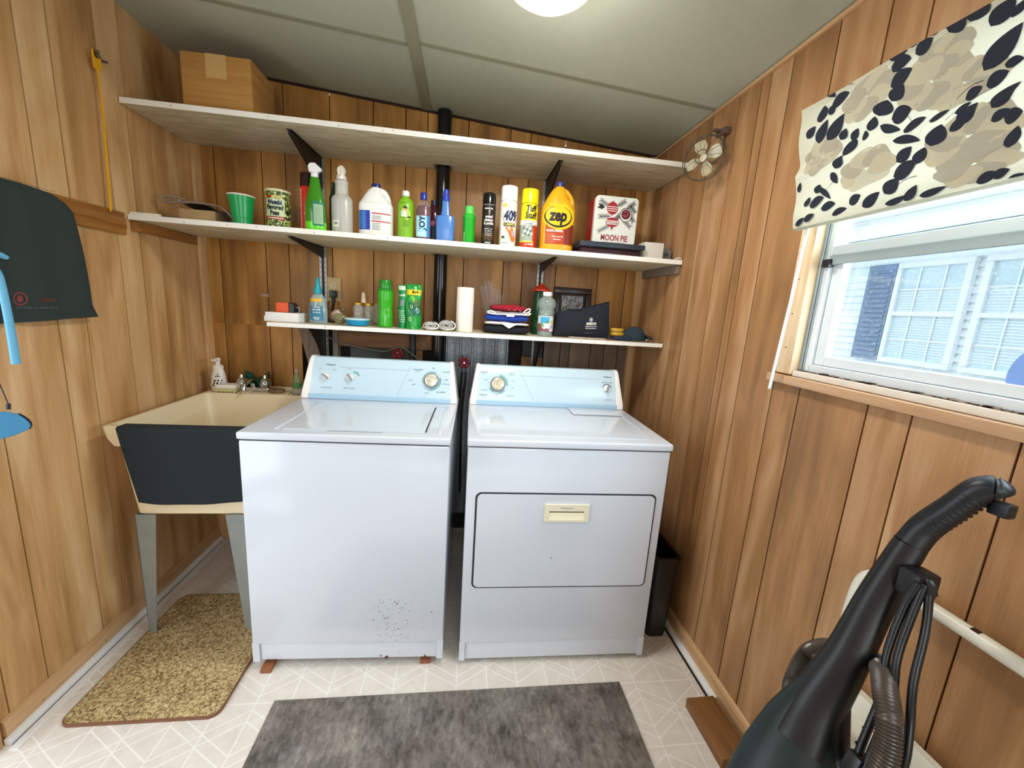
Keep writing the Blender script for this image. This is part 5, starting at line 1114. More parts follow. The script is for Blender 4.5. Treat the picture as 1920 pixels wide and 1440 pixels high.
q = MB(); wrap(q, (0, 0, 0), 0.0315, 0.02, 0.08, -40, 70, plain('label_indigo', '#25264a', 0.4), sy=0.75); wrap(q, (0, 0, 0), 0.0318, 0.08, 0.1, -40, 70, plain('label_rose', '#a24a5c', 0.4), sy=0.75); q.build('label', r)
# blue bottle
BLP = clear('blue_plastic', '#4a82cc', 0.3, 0.90)
r = bottle('plastic_bottle', 'blue long-necked plastic bottle in front of the black pipe', 1.209, YS - .01, [(0.038, 0.0), (0.040, 0.004), (0.0415, 0.104), (0.039, 0.112), (0.021, 0.118), (0.0180, 0.130), (0.0150, 0.168), (0.0150, 0.178)], BLP, None, None, sy=0.8, pw=4.0)
q = MB(); q.lathe([(0.0165, 0.178), (0.0165, 0.198), (0.012, 0.200), (0.013, 0.214), (0.010, 0.226), (0, 0.228)], (0, 0, 0), plain('cap_blue', '#1f3fae', 0.3), 20); q.build('cap', r)
q = MB(); q.lathe([(0.0365, 0.003), (0.0385, 0.006), (0.0395, 0.050), (0, 0.050)], (0, 0, 0), plain('blue_liquid', '#2f6fb4', 0.2), 32, sy=0.78, pw=4.0); q.build('liquid', r)
# bright green slim bottle
BG = plain('bright_green', '#22b02a', 0.28)
r = bottle('plastic_bottle', 'slim bright green bottle with ridged lid, right of the black pipe', 1.314, YS, [(0.0245, 0.0), (0.027, 0.004), (0.0265, 0.115), (0.0285, 0.118), (0.0285, 0.128), (0.022, 0.134)], BG, None, None)
q = MB(); q.lathe([(0.0225, 0.134), (0.0195, 0.140), (0.0195, 0.165), (0.0175, 0.168), (0, 0.168)], (0, 0, 0), plain('light_green', '#5ad05a', 0.3), 28); q.build('lid', r)
q = MB(); q.scribble(0.045, 0.009, lambda u, v: cyl_at(0, 0, 0.0272, 0.034 + u, -0.85)(-v, 0), plain('print_mint', '#c9f2c2', 0.4)); q.build('lettering', r)
# wood cleaner
r, b_ = spraycan('spray_can', 'black spray can with white wood cleaner lettering and a notched cap', 1.400, YS - .01, 0.0295, 0.178, 0.052, plain('can_black_brown', '#1d1712', 0.3), plain('cap_black', '#0e0d0e', 0.15), notch=True)
q = MB(); GLD = plain('print_gold', '#b7a46a', 0.4); WHI = plain('print_bright', '#f2efe8', 0.4)
wrap(q, (0, 0, 0), 0.0298, 0.155, 0.177, -70, 70, BLACK); wrap(q, (0, 0, 0), 0.0299, 0.176, 0.1775, -60, 60, plain('print_silver', '#b9b6ae', 0.4)); wrap(q, (0, 0, 0), 0.0298, 0.030, 0.058, -60, 60, plain('print_brown', '#4a3014', 0.4))
for s_, z, sz, m_ in (('wood', 0.126, 0.017, WHI), ('cleaner', 0.112, 0.0165, WHI), ('& polish', 0.098, 0.0165, WHI), ): q.text(s_, sz, cyl_at(0, 0, 0.0302, z), m_, bold=0.0004, sx=0.85, cut=0.004)
q.scribble(0.042, 0.010, cyl_at(0, 0, 0.0302, 0.160), WHI)
for k in range(4): q.scribble(0.040 - 0.004 * k, 0.006, cyl_at(0, 0, 0.0302, 0.074 - k * 0.009), plain('print_silver', '#b9b6ae'), k)
q.scribble(0.026, 0.006, cyl_at(0, 0, 0.0302, 0.016), WHI)
q.build('label', r)
# 409
r, b_ = spraycan('spray_can', 'white spray can with big blue numerals in an oval and an orange swirl', 1.488, YS - .015, 0.0375, 0.200, 0.062, CREAMW, plain('cap_white_gloss', '#f0efec', 0.15))
q = MB(); ORG = plain('print_orange', '#e07a2a', 0.4); RB = 0.0377
blob(q, 0.006, 0.132, 0.036, 0.033, RB, 0.0003, plain('print_deep_blue', '#22285e', 0.35), n=28); blob(q, 0.006, 0.133, 0.034, 0.029, RB, 0.0006, WHI, n=28)
for k in range(10): blob(q, 0.004 + 0.022 * (k / 10), 0.082 - 0.05 * (k / 10) ** 1.3, 0.020 - 0.001 * k, 0.014, RB, 0.0003 + 0.00004 * k, ORG, -0.5)
blob(q, 0.022, 0.062, 0.008, 0.014, RB, 0.0009, plain('print_lilac', '#b9a8b8', 0.4)); wrap(q, (0, 0, 0), RB + 0.0008, 0.090, 0.106, -36, 48, BLACK)
blob(q, -0.022, 0.178, 0.012, 0.008, RB, 0.0004, plain('print_yellow2', '#dcc22a', 0.4)); blob(q, -0.024, 0.044, 0.009, 0.006, RB, 0.0004, plain('print_olive', '#4a5a28', 0.4))
q.text('409', 0.056, cyl_at(0, 0, RB + 0.0010, 0.133, 0.15), NAVYI, bold=0.0028, shear=0.12, sx=0.72, cut=0.005); q.text('CARPET', 0.016, cyl_at(0, 0, RB + 0.0012, 0.098, 0.15), plain('print_yellow3', '#e8dc7a', 0.4), bold=0.0004, sx=0.9, cut=0.004)
q.scribble(0.03, 0.006, cyl_at(0, 0, RB + 0.0004, 0.020, -0.3), INKD); q.build('label', r)
# Tuff Stuff
r, b_ = spraycan('spray_can', 'yellow-capped spray can with slanted black lettering and a red base', 1.582, YS - .015, 0.0385, 0.196, 0.062, plain('can_yellow', '#e8d41a', 0.3), plain('cap_yellow', '#e9da10', 0.2))
q = MB(); RB = 0.0387
wrap(q, (0, 0, 0), RB, 0.004, 0.108, -88, 88, plain('print_red2', '#c22a1e', 0.35)); wrap(q, (0, 0, 0), RB + 0.0003, 0.036, 0.108, -80, 22, plain('print_grey_photo', '#9aa79a', 0.4)); wrap(q, (0, 0, 0), RB + 0.0005, 0.104, 0.124, -88, 70, WHI)
for k in range(12): blob(q, -0.030 + 0.004 * k, 0.060 + 0.006 * ((k * 5) % 7), 0.008, 0.003, RB, 0.0006, plain('print_dark_photo', '#4b544c', 0.4) if k % 2 else WHI, 0.6)
wrap(q, (0, 0, 0), RB + 0.0006, 0.030, 0.036, -80, 30, YLW)
q.text('Tuff', 0.036, cyl_at(0, 0, RB + 0.0006, 0.172, 0.05), BLACK, bold=0.0012, shear=0.15, sx=0.80, cut=0.005); q.text('Stuff', 0.036, cyl_at(0, 0, RB + 0.0006, 0.143, 0.05), BLACK, bold=0.0012, shear=0.15, sx=0.80, cut=0.005)
q.text('Multi Purpose', 0.010, cyl_at(0, 0, RB + 0.0008, 0.118, -0.05), BLACK, cut=0.004); q.scribble(0.034, 0.008, cyl_at(0, 0, RB + 0.0008, 0.108, -0.05), BLACK); q.scribble(0.034, 0.010, cyl_at(0, 0, RB + 0.0008, 0.022, 0.1), WHI); q.build('label', r)
# Zep jug
ZY = plain('jug_yellow', '#eba81a', 0.3)
zj = jug('cleaner_jug', 'large yellow handled jug with a black-ringed oval badge and rust-red label', 'jug', 1.712, YS - 0.02, 0.152, 0.300, ZY, plain('cap_violet', '#33367c', 0.3), dep=0.60)
q = MB(); RZ = 0.076; RST = plain('print_rust_red', '#b2401a', 0.35)
front_patch(q, -0.070, 0.070, 0.030, 0.118, RZ, 0.60, 0.0006, RST); front_patch(q, 0.028, 0.070, 0.030, 0.118, RZ, 0.60, 0.0010, plain('print_dark_red', '#7a2a12', 0.35))
# oval badge: black ring with yellow centre
def badge(rx, rz, cx, cz, off, m, n=40):
    f = on_front(RZ, 0.60, off, cx, cz); rings = 6; vs = [f(0, 0)]; fs = []
    for j in range(1, rings + 1):
        for k in range(n): a = 2 * PI * k / n; vs.append(f(rx * j / rings * math.cos(a), rz * j / rings * math.sin(a)))
    fs += [(0, 1 + k, 1 + (k + 1) % n) for k in range(n)]
    for j in range(rings - 1):
        for k in range(n): fs.append((1 + j * n + k, 1 + (j + 1) * n + k, 1 + (j + 1) * n + (k + 1) % n, 1 + j * n + (k + 1) % n))
    q.add(vs, fs, m)
ZYB = plain('badge_yellow', '#f2c21a', 0.3)
badge(0.071, 0.054, -0.002, 0.146, 0.0014, ZYB); badge(0.062, 0.045, -0.006, 0.146, 0.0020, BLACK); badge(0.057, 0.040, -0.006, 0.149, 0.0026, ZYB); q.box(-0.05, 0.03, -0.049, -0.0489, 0.186, 0.1995, ZYB)
f_ = on_front(RZ, 0.60, 0.0033, -0.008, 0.150); q.text('zep', 0.068, f_, BLACK, bold=0.0032, shear=0.12, sx=0.80, cut=0.006)
q.text('FLOOR STRIPPER', 0.0125, on_front(RZ, 0.60, 0.0016, -0.018, 0.086), WHI, bold=0.0004, sx=0.78, cut=0.006)
for k in range(5): front_patch(q, -0.060, -0.012 - 0.006 * (k % 2), 0.038 + k * 0.008, 0.040 + k * 0.008, RZ, 0.60, 0.0012, plain('print_salmon', '#e08a5a', 0.4))
for ln, z in ((0.05, 0.062), (0.036, 0.050)): q.scribble(ln, 0.006, on_front(RZ, 0.60, 0.0014, -0.004, z), WHI)
q.build('label', zj)
# flat boxes under the tin
fb = thing('flat_case', 'dark reddish flat case at the bottom of the stack under the tin', 'case', (1.972, -0.26, S2))
q = MB(); q.bevbox(-0.150, 0.125, -0.10, 0.10, 0.0, 0.030, plain('case_maroon', '#5a3036', 0.35), 0.006); q.build('body', fb)
q = MB(); q.tube([(-0.152, -0.102, 0.016), (0.127, -0.102, 0.016)], 0.0015, plain('case_seam', '#2a1416', 0.4), 6, smooth=False); q.build('seam', fb)
q = MB(); q.bevbox(-0.155, 0.150, -0.135, 0.10, 0.0, 0.022, plain('slate_blue_book', '#27303c', 0.4), 0.004)
tag(q.build('flat_case', loc=(1.962, -0.26, S2 + 0.0305)), 'slate blue flat case directly under the white tin', 'case')
q = MB(); q.bevbox(-0.085, 0.12, -0.12, 0.09, 0.0, 0.006, plain('dark_book', '#2a2622', 0.5), 0.002)
# tin
tn = thing('cookie_tin', 'white and red tin with red ornaments and pine sprigs printed on it', 'tin', (1.985, -0.275, S2 + 0.0530))
TW = plain('tin_white', '#dfe2d8', 0.3); TR = plain('tin_red', '#a8201c', 0.3); TRD = plain('tin_print_red', '#a3202e', 0.4); TBK = plain('tin_print_black', '#232222', 0.4)
q = MB(); q.prism(rrect(-0.104, 0.100, 0.0, 0.212, 0.018), 'y', -0.054, -0.030, TW); q.build('front_panel', tn, bevel=0.003)
q = MB(); q.prism(rrect(-0.106, 0.098, 0.0, 0.210, 0.018), 'y', -0.0298, 0.05, TR); q.build('body', tn, bevel=0.002)
q = MB(); yy = -0.0545
def flatpoly(pts, m, off=0.0): q.add([(a, yy - off, b_) for a, b_ in pts], [tuple(range(len(pts)))], m)
def sprig(x0, z0, x1, z1, n=8, L_=0.014):
    d = Vector((x1 - x0, z1 - z0)); l_ = d.length; d.normalize(); e = Vector((-d.y, d.x))
    def seg(a, b_, w=0.0007):
        dd_ = (b_ - a).normalized(); ee = Vector((-dd_.y, dd_.x)) * w * 1.5; flatpoly([tuple(a - ee), tuple(b_ - ee), tuple(b_ + ee), tuple(a + ee)], TBK)
    seg(Vector((x0, z0)), Vector((x1, z1)), 0.001)
    for k in range(n):
        p = Vector((x0, z0)) + d * l_ * (k + 0.5) / n
        for s_ in (-1, 1): seg(p, p + (d * 0.7 + e * s_ * 0.75) * L_)
for a in ((-0.035, 0.165, -0.082, 0.190), (-0.03, 0.125, -0.082, 0.120), (-0.03, 0.085, -0.080, 0.055), (0.0, 0.17, 0.035, 0.195), (0.015, 0.125, 0.04, 0.150), (0.045, 0.165, 0.080, 0.190), (0.06, 0.145, 0.082, 0.110), (0.03, 0.115, 0.070, 0.085), (-0.01, 0.105, 0.012, 0.13), (-0.06, 0.16, -0.085, 0.165), (0.06, 0.18, 0.085, 0.15)): sprig(*a)
def ornament(cx, cz, r, zs):
    n = 24; top = [(cx + r * math.cos(2 * PI * k / n), cz + r * zs * math.sin(2 * PI * k / n) * (1.15 if k < n / 2 else 1.0)) for k in range(n)]; flatpoly(top, TRD, 0.0004)
    for k, z in enumerate((-0.45, -0.1, 0.25)):
        w = r * math.sqrt(max(0, 1 - z * z)) * 0.92; flatpoly([(cx - w, cz + z * r * zs), (cx + w, cz + z * r * zs), (cx + w, cz + z * r * zs + r * 0.12), (cx - w, cz + z * r * zs + r * 0.12)], TW, 0.0008)
ornament(-0.023, 0.158, 0.027, 0.95); flatpoly([(-0.030, 0.180), (-0.016, 0.180), (-0.023, 0.194)], TRD, 0.0005); flatpoly([(-0.030, 0.136), (-0.016, 0.136), (-0.023, 0.126)], TRD, 0.0005)
ornament(-0.018, 0.098, 0.032, 0.6); flatpoly([(-0.027, 0.082), (-0.009, 0.082), (-0.018, 0.064)], TRD, 0.0005)
n = 30
flatpoly([(0.043 + 0.030 * math.cos(2 * PI * k / n), 0.135 + 0.031 * math.sin(2 * PI * k / n)) for k in range(n)], TBK, 0.0003); flatpoly([(0.043 + 0.0265 * math.cos(2 * PI * k / n), 0.135 + 0.0275 * math.sin(2 * PI * k / n)) for k in range(n)], TW, 0.0006)
flatpoly([(0.043 + 0.022 * math.cos(2 * PI * k / n), 0.138 + 0.022 * math.sin(2 * PI * k / n)) for k in range(n)], plain('tin_print_maroon', '#5c1a22', 0.4), 0.0009)
for k in range(6): flatpoly([(0.043 + 0.010 * math.cos(k) + 0.003 * math.cos(2 * PI * j / 8), 0.138 + 0.012 * math.sin(k * 2) + 0.003 * math.sin(2 * PI * j / 8)) for j in range(8)], plain('tin_print_pink', '#c9566a', 0.4), 0.0012)
q.text('MOON PIE', 0.036, flat_at((-0.002, yy - 0.0004, 0.030)), TRD, bold=0.0010, sx=0.76)
q.scribble(0.11, 0.004, flat_at((-0.002, yy - 0.0004, 0.010)), TBK); q.build('printed_front', tn, smooth=False)
# white box and grey dispenser at the right end
q = MB(); q.bevbox(-0.046, 0.046, -0.08, 0.08, 0.0, 0.074, plain('carton_white', '#d8d4c8', 0.6), 0.0015); q.bevbox(-0.056, -0.044, -0.082, -0.02, 0.030, 0.034, plain('carton_white', '#d8d4c8'), 0.001)
tag(q.build('carton', loc=(2.168, -0.285, S2)), 'plain white carton right of the flat cases on the middle shelf', 'box')
tp = thing('tape_dispenser', 'grey plastic roll holder at the right end of the middle shelf', 'dispenser', (2.235, -0.27, S2))
q = MB(); GPL = plain('grey_plastic', '#70746e', 0.45); q.prism([(-0.026, 0.0), (0.045, 0.0), (0.045, 0.05), (0.02, 0.066), (-0.006, 0.070), (-0.018, 0.055)], 'y', -0.05, 0.05, GPL); q.build('holder', tp, bevel=0.004)
q = MB(); q.tube([(-0.026, -0.051, 0.002), (-0.022, -0.051, 0.04), (-0.010, -0.051, 0.070)], 0.003, plain('pale_edge', '#b9b6ae', 0.4), 8); q.build('edge', tp)
q = MB(); q.lathe([(0.0, 0.0), (0.009, 0.0), (0.009, 0.002), (0, 0.002)], (0.018, -0.0505, 0.030), plain('grey_dark', '#4d524a', 0.5), 16, M=Matrix.Rotation(PI / 2, 4, 'X')); q.build('button', tp)
q = MB(); q.tube([(-0.018, 0, 0.004), (0.0, 0, 0.008), (0.014, 0, 0.007)], [0.003, 0.0045, 0.003], plain('clip_pale', '#d9cbbd', 0.5), 8)
tag(q.build('clip', loc=(W - 0.020, -0.405, S2)), 'small pale clip at the front right corner of the middle shelf', 'clip')

# ================================================================== LOWEST SHELF, left to right
YL = -0.235
q = thing('white_container', 'flat white plastic box at the left end of the lowest shelf', 'box', (0.497, YL, S3))
m = MB(); m.bevbox(-0.072, 0.070, -0.05, 0.07, 0.0, 0.041, plain('box_white', '#f1eee9', 0.4), 0.002); m.build('body', q)
m = MB(); m.bevbox(-0.076, -0.0725, -0.052, 0.07, 0.0, 0.024, plain('box_white', '#f1eee9'), 0.0015); m.build('flap', q)
q = thing('pencil_sharpener', 'orange and black crank pencil sharpener on top of the flat white box', 'sharpener', (0.497, YL, S3 + 0.0412))
m = MB(); m.bevbox(-0.038, 0.018, -0.025, 0.03, 0.0, 0.044, plain('orange_plastic', '#e2561a', 0.4), 0.004); m.build('body', q)
m = MB(); m.prism([(0.0185, 0.0), (0.040, 0.0), (0.043, 0.02), (0.036, 0.040), (0.030, 0.045), (0.0185, 0.045)], 'y', -0.026, 0.03, BLKP); m.build('front_housing', q, bevel=0.003)
m = MB(); m.cyl((0.042, 0, 0.024), (0.054, 0, 0.024), 0.004, STEEL, 12); m.tube([(0.054, 0, 0.026), (0.055, 0, 0.002)], 0.003, STEEL, 8, smooth=False); m.cyl((0.054, -0.0, 0.0035), (0.064, 0, 0.0035), 0.003, BLKP, 10); m.build('crank', q)
# blue trigger cleaner
q = thing('cleaner_bottle', 'clear cleaner bottle with a turquoise trigger and yellow band at the left', 'spray bottle', (0.634, YL + .005, S3))
TQ = plain('turquoise', '#1e9db0', 0.3); CB = clear('clear_blueish', '#c9dcd8', 0.08, 0.45)
m = MB(); m.lathe([(0.036, 0), (0.040, 0.004), (0.041, 0.055), (0.034, 0.105), (0.024, 0.128), (0.015, 0.134)], (0, 0, 0), CB, 32, sy=0.6); m.build('bottle', q)
m = MB(); m.lathe([(0.034, 0.003), (0.038, 0.006), (0.039, 0.052), (0.033, 0.100), (0, 0.101)], (0, 0, 0), clear('teal_liquid', '#3f8a9c', 0.1, 0.75), 32, sy=0.56); m.build('liquid', q)
m = MB(); LT = plain('label_teal_blue', '#3a7f9c', 0.4); wrap(m, (0, 0, 0), 0.0418, 0.014, 0.058, -52, 45, LT, sy=0.62); wrap(m, (0, 0, 0), 0.0395, 0.058, 0.080, -48, 42, plain('label_slate', '#54748c', 0.4), sy=0.66)
wrap(m, (0, 0, 0), 0.0345, 0.098, 0.112, -60, 40, plain('band_yellow', '#f0b82a', 0.4), sy=0.68)
for k, (ln, z) in enumerate(((0.030, 0.074), (0.036, 0.062), (0.034, 0.050), (0.03, 0.026), (0.022, 0.019))): m.scribble(ln, 0.009, lambda u, v, z=z: Vector((0.0425 * math.sin(u / 0.042), -0.0425 * 0.66 * math.cos(u / 0.042), z + v)), plain('label_white_blue', '#d4eef2', 0.4), k)
m.build('label', q)
m = MB(); m.lathe([(0.017, 0.134), (0.018, 0.150), (0.014, 0.165), (0.009, 0.180), (0.008, 0.196), (0.006, 0.207), (0, 0.209)], (0, 0, 0), TQ, 20, sy=1.2); m.build('trigger_head', q)
# loose bulbs
q = thing('light_bulb', 'pale pink bulb leaning among clutter right of the cleaner bottle', 'bulb', (0.692, -0.16, S3))
m = MB(); Mx = Matrix.Rotation(0.9, 4, 'Y') @ Matrix.Rotation(0.3, 4, 'X'); m.lathe([(0.0, -0.03), (0.013, -0.026), (0.022, -0.012), (0.024, 0.002), (0.018, 0.020), (0.011, 0.032)], (0, 0, 0.040), plain('bulb_pink', '#d9b9ac', 0.2), 24, M=Mx); m.build('bulb_glass', q)
m = MB(); m.lathe([(0.0105, 0.033), (0.0108, 0.052), (0.004, 0.056), (0, 0.056)], (0, 0, 0.040), plain('bulb_base', '#9b8f78', 0.3, 0.7), 20, M=Mx); m.build('screw_base', q)
m = MB(); rr2 = random.Random(4)
GB = clear('crumpled_film', '#8f8a5c', 0.2, 0.6)
def crump(mb, cx, cy, rx, ry, rz, mtl, seed, nu=22, nv=12, z0=0.0, amp=0.35):
    r_ = random.Random(seed); ph = [r_.uniform(0, 6) for _ in range(8)]
    vs = []; fs = []
    for j in range(nv + 1):
        th = PI * j / nv
        for i in range(nu):
            a = 2 * PI * i / nu; k = 1 + amp * (0.4 * math.sin(3 * a + ph[0] + th * 2) + 0.3 * math.sin(5 * a + ph[1] - th * 3) + 0.3 * math.sin(7 * th + ph[2] + 2 * a))
            z = rz * (1 - math.cos(th)) / 2 * (1 + 0.15 * math.sin(4 * a + ph[3]) * math.sin(th)); vs.append((cx + rx * math.sin(th) * k * math.cos(a), cy + ry * math.sin(th) * k * math.sin(a), z0 + z))
    for j in range(nv):
        for i in range(nu): fs.append((j * nu + i, j * nu + (i + 1) % nu, (j + 1) * nu + (i + 1) % nu, (j + 1) * nu + i))
    mb.add(vs, fs, mtl)
crump(m, 0, 0, 0.030, 0.02, 0.05, GB, 5); tag(m.build('crumpled_wrapper', loc=(0.725, -0.22, S3)), 'crumpled olive plastic wrapper below the plug cord', 'wrapper')
# jars, lid tub and cone
q = thing('food_tub', 'round turquoise plastic tub with a white rim, glass jars standing behind it', 'container', (0.812, YL - .01, S3))
m = MB(); m.lathe([(0.040, 0.0), (0.047, 0.004), (0.053, 0.026)], (0, 0, 0), plain('tub_blue', '#1796c8', 0.3), 40); m.build('body', q)
m = MB(); m.lathe([(0.0545, 0.0262), (0.056, 0.029), (0.055, 0.034), (0, 0.034)], (0, 0, 0), plain('tub_rim', '#bfe3ee', 0.35), 40); m.build('rim', q)
GJ = clear('jar_glass', '#dcdcd2', 0.05, 0.32); GLID = plain('lid_gold', '#c9a238', 0.25, 0.7); HW = plain('jar_hardware', '#b5a898', 0.5, 0.2, 0.4)
for x, lab in ((0.795, 'left glass jar with a gold lid behind the turquoise tub'), (0.846, 'right glass jar with a gold lid behind the turquoise tub')):
    q = thing('glass_jar', lab, 'jar', (x - 0.0, YL + 0.078, S3), group='gold-lidded jars'); 
    m = MB(); m.lathe([(0.022, 0), (0.0245, 0.004), (0.0245, 0.082), (0.020, 0.090), (0.020, 0.094)], (0, 0, 0), GJ, 28); m.build('jar_body', q)
    m = MB(); r_ = random.Random(int(x * 1000))
    for k in range(26):
        a = r_.uniform(0, 6.28); rd = r_.uniform(0.008, 0.019); p = Vector((rd * math.cos(a), rd * math.sin(a), r_.uniform(0.01, 0.078))); d = Vector((r_.uniform(-1, 1), r_.uniform(-1, 1), r_.uniform(-1, 1))).normalized() * 0.006; m.cyl(p - d, p + d, 0.0022, HW if k % 3 else GAPD, 6)
    o = m.build('screws', q); o['kind'] = 'stuff'
    m = MB(); m.lathe([(0.023, 0.094), (0.0235, 0.103), (0.021, 0.105), (0, 0.105)], (0, 0, 0), GLID, 28); m.build('lid', q)
m = MB(); m.lathe([(0.012, 0.0), (0.0125, 0.003), (0.0085, 0.046), (0.007, 0.049), (0, 0.049)], (0, 0, 0), plain('cone_beige', '#d8c4a6', 0.5), 24)
tag(m.build('nozzle_cap', loc=(0.822, YL + 0.070, S3 + 0.1055)), 'beige cone-shaped cap resting on the gold jar lids', 'cap')
m = MB(); Mz = Matrix.Rotation(PI / 2 - 0.12, 4, 'X'); m.lathe([(0, 0), (0.052, 0.0), (0.055, 0.003), (0.052, 0.006), (0, 0.006)], (0, 0, 0.0555), clear('clear_disc', '#d8ccb4', 0.2, 0.6), 40, M=Mz)
tag(m.build('clear_disc', loc=(0.885, -0.085, S3)), 'round clear plastic disc leaning behind the jars', 'disc')
# green water bottle
q = thing('water_bottle', 'grass green sculpted sports bottle on the lowest shelf', 'bottle', (0.938, YL, S3))
GBT = plain('sports_green', '#35ab1c', 0.2); 
m = MB(); NN = 48; prof = [(0.031, 0), (0.034, 0.004), (0.035, 0.05), (0.032, 0.085), (0.035, 0.125), (0.0355, 0.160), (0.034, 0.168)]
vs = []; fs = []; NZ = 40
for j in range(NZ + 1):
    z = 0.168 * j / NZ
    for (r0, z0), (r1, z1) in zip(prof[:-1], prof[1:]):
        if z0 <= z <= z1 + 1e-9: r = r0 + (r1 - r0) * (z - z0) / (z1 - z0)
    for i in range(NN):
        a = 2 * PI * i / NN; dn = 0.0022 * max(0, math.sin(4 * a + math.sin(z * 40) * 0.9)) * math.sin(PI * min(1, z / 0.150)); vs.append(((r - dn) * math.cos(a), (r - dn) * math.sin(a), z))
for j in range(NZ):
    for i in range(NN): fs.append((j * NN + i, j * NN + (i + 1) % NN, (j + 1) * NN + (i + 1) % NN, (j + 1) * NN + i))
fs.append(tuple(range(NN))[::-1]); m.add(vs, fs, GBT); m.build('bottle_body', q, ang=60)
m = MB(); m.lathe([(0.0345, 0.1682), (0.0355, 0.171), (0.032, 0.176), (0.028, 0.180), (0.028, 0.212), (0.025, 0.217), (0, 0.218)], (0, 0, 0), plain('sports_green_lid', '#2a8a2c', 0.25), 36); m.build('screw_lid', q)
# green pouch
q = thing('snack_pouch', 'crinkled green foil pouch with a yellow band, second pouch folded beside it', 'pouch', (1.052, YL - 0.01, S3))
PG = plain('pouch_green', '#1e9a3c', 0.25); PGD = plain('pouch_deep_green', '#0f6a40', 0.25); PY = plain('pouch_yellow', '#e6cf1e', 0.3)
def pouchy(u, v, w, dep): return 0.5 * dep * math.sin(PI * min(1, max(0, u))) ** 0.6 * (1 - v) ** 0.5 + 0.0015 * math.sin(17 * u + 13 * v)
m = MB()
m.grid(lambda u, v: (-0.018 + 0.070 * u + 0.003 * math.sin(9 * v), -0.004 - pouchy(u, v, 0, 0.07), 0.206 * v), 24, 40, PG)
m.grid(lambda u, v: (-0.018 + 0.070 * u + 0.003 * math.sin(9 * v), 0.0 + pouchy(u, v, 0, 0.06), 0.206 * v), 16, 20, PG)
def pf(u, v, off): return Vector((-0.018 + 0.070 * u + 0.003 * math.sin(9 * v), -0.004 - pouchy(u, v, 0, 0.07) - off, 0.206 * v))
def ppatch(mb, u0, u1, v0, v1, mt, off): mb.grid(lambda a, b_: pf(u0 + (u1 - u0) * a, v0 + (v1 - v0) * b_, off), 10, 10, mt)
ppatch(m, 0.02, 0.98, 0.76, 0.88, PY, 0.0006); ppatch(m, 0.25, 0.95, 0.30, 0.62, PGD, 0.0006)
def pblob(mb, cu, cv, ru, rv, mt, off):
    mb.add([pf(cu + ru * math.cos(2 * PI * k / 16), cv + rv * math.sin(2 * PI * k / 16), off) for k in range(16)], [tuple(range(16))], mt)
for a in ((0.45, 0.66, 0.20, 0.08, plain('pouch_lime', '#7cc24a', 0.3)), (0.78, 0.58, 0.14, 0.07, plain('pouch_rust', '#9a5a34', 0.3)), (0.62, 0.36, 0.20, 0.07, plain('pouch_teal', '#2f7f86', 0.3)), (0.82, 0.42, 0.10, 0.06, plain('pouch_pale', '#b9cfe0', 0.3)), (0.30, 0.22, 0.10, 0.05, plain('pouch_cream', '#e0dcae', 0.3)), (0.45, 0.50, 0.10, 0.04, plain('pouch_cream', '#e0dcae'))): pblob(m, *a[:4], a[4], 0.0012)
m.scribble(0.030, 0.014, lambda u, v: pf(0.62 + u / 0.07, 0.82 + v / 0.206, 0.0012), BLACK, 2)
m.build('front_pouch', q, ang=70)
m = MB(); m.grid(lambda u, v: (-0.056 + 0.040 * u + 0.002 * math.sin(11 * v), 0.012 - 0.012 * u - 0.02 * math.sin(PI * u) * (1 - v) ** 0.5, 0.200 * v), 14, 30, plain('pouch_mint_green', '#1c8a4a', 0.25), thick=(0, 0.006, 0))
def sf(u, v, off): return Vector((-0.056 + 0.040 * u + 0.002 * math.sin(11 * v), 0.012 - 0.012 * u - 0.02 * math.sin(PI * u) * (1 - v) ** 0.5 - off, 0.200 * v))
WL = plain('pouch_print_white', '#cfe6d2', 0.4)
for k in range(6): m.scribble(0.028, 0.006, lambda u, v, k=k: sf(0.5 + u / 0.040, 0.15 + 0.05 * k + v / 0.2, 0.0008), WL, k)
m.grid(lambda a, b_: sf(0.25 + 0.5 * a, 0.52 + 0.14 * b_, 0.0008), 4, 4, plain('pouch_grey', '#7d8a90', 0.4)); m.grid(lambda a, b_: sf(0.1 + 0.8 * a, 0.88 + 0.10 * b_, 0.0008), 4, 4, WL); m.scribble(0.03, 0.014, lambda u, v: sf(0.5 + u / 0.04, 0.76 + v / 0.2, 0.0008), WL, 9)
m.build('side_pouch', q, ang=70)
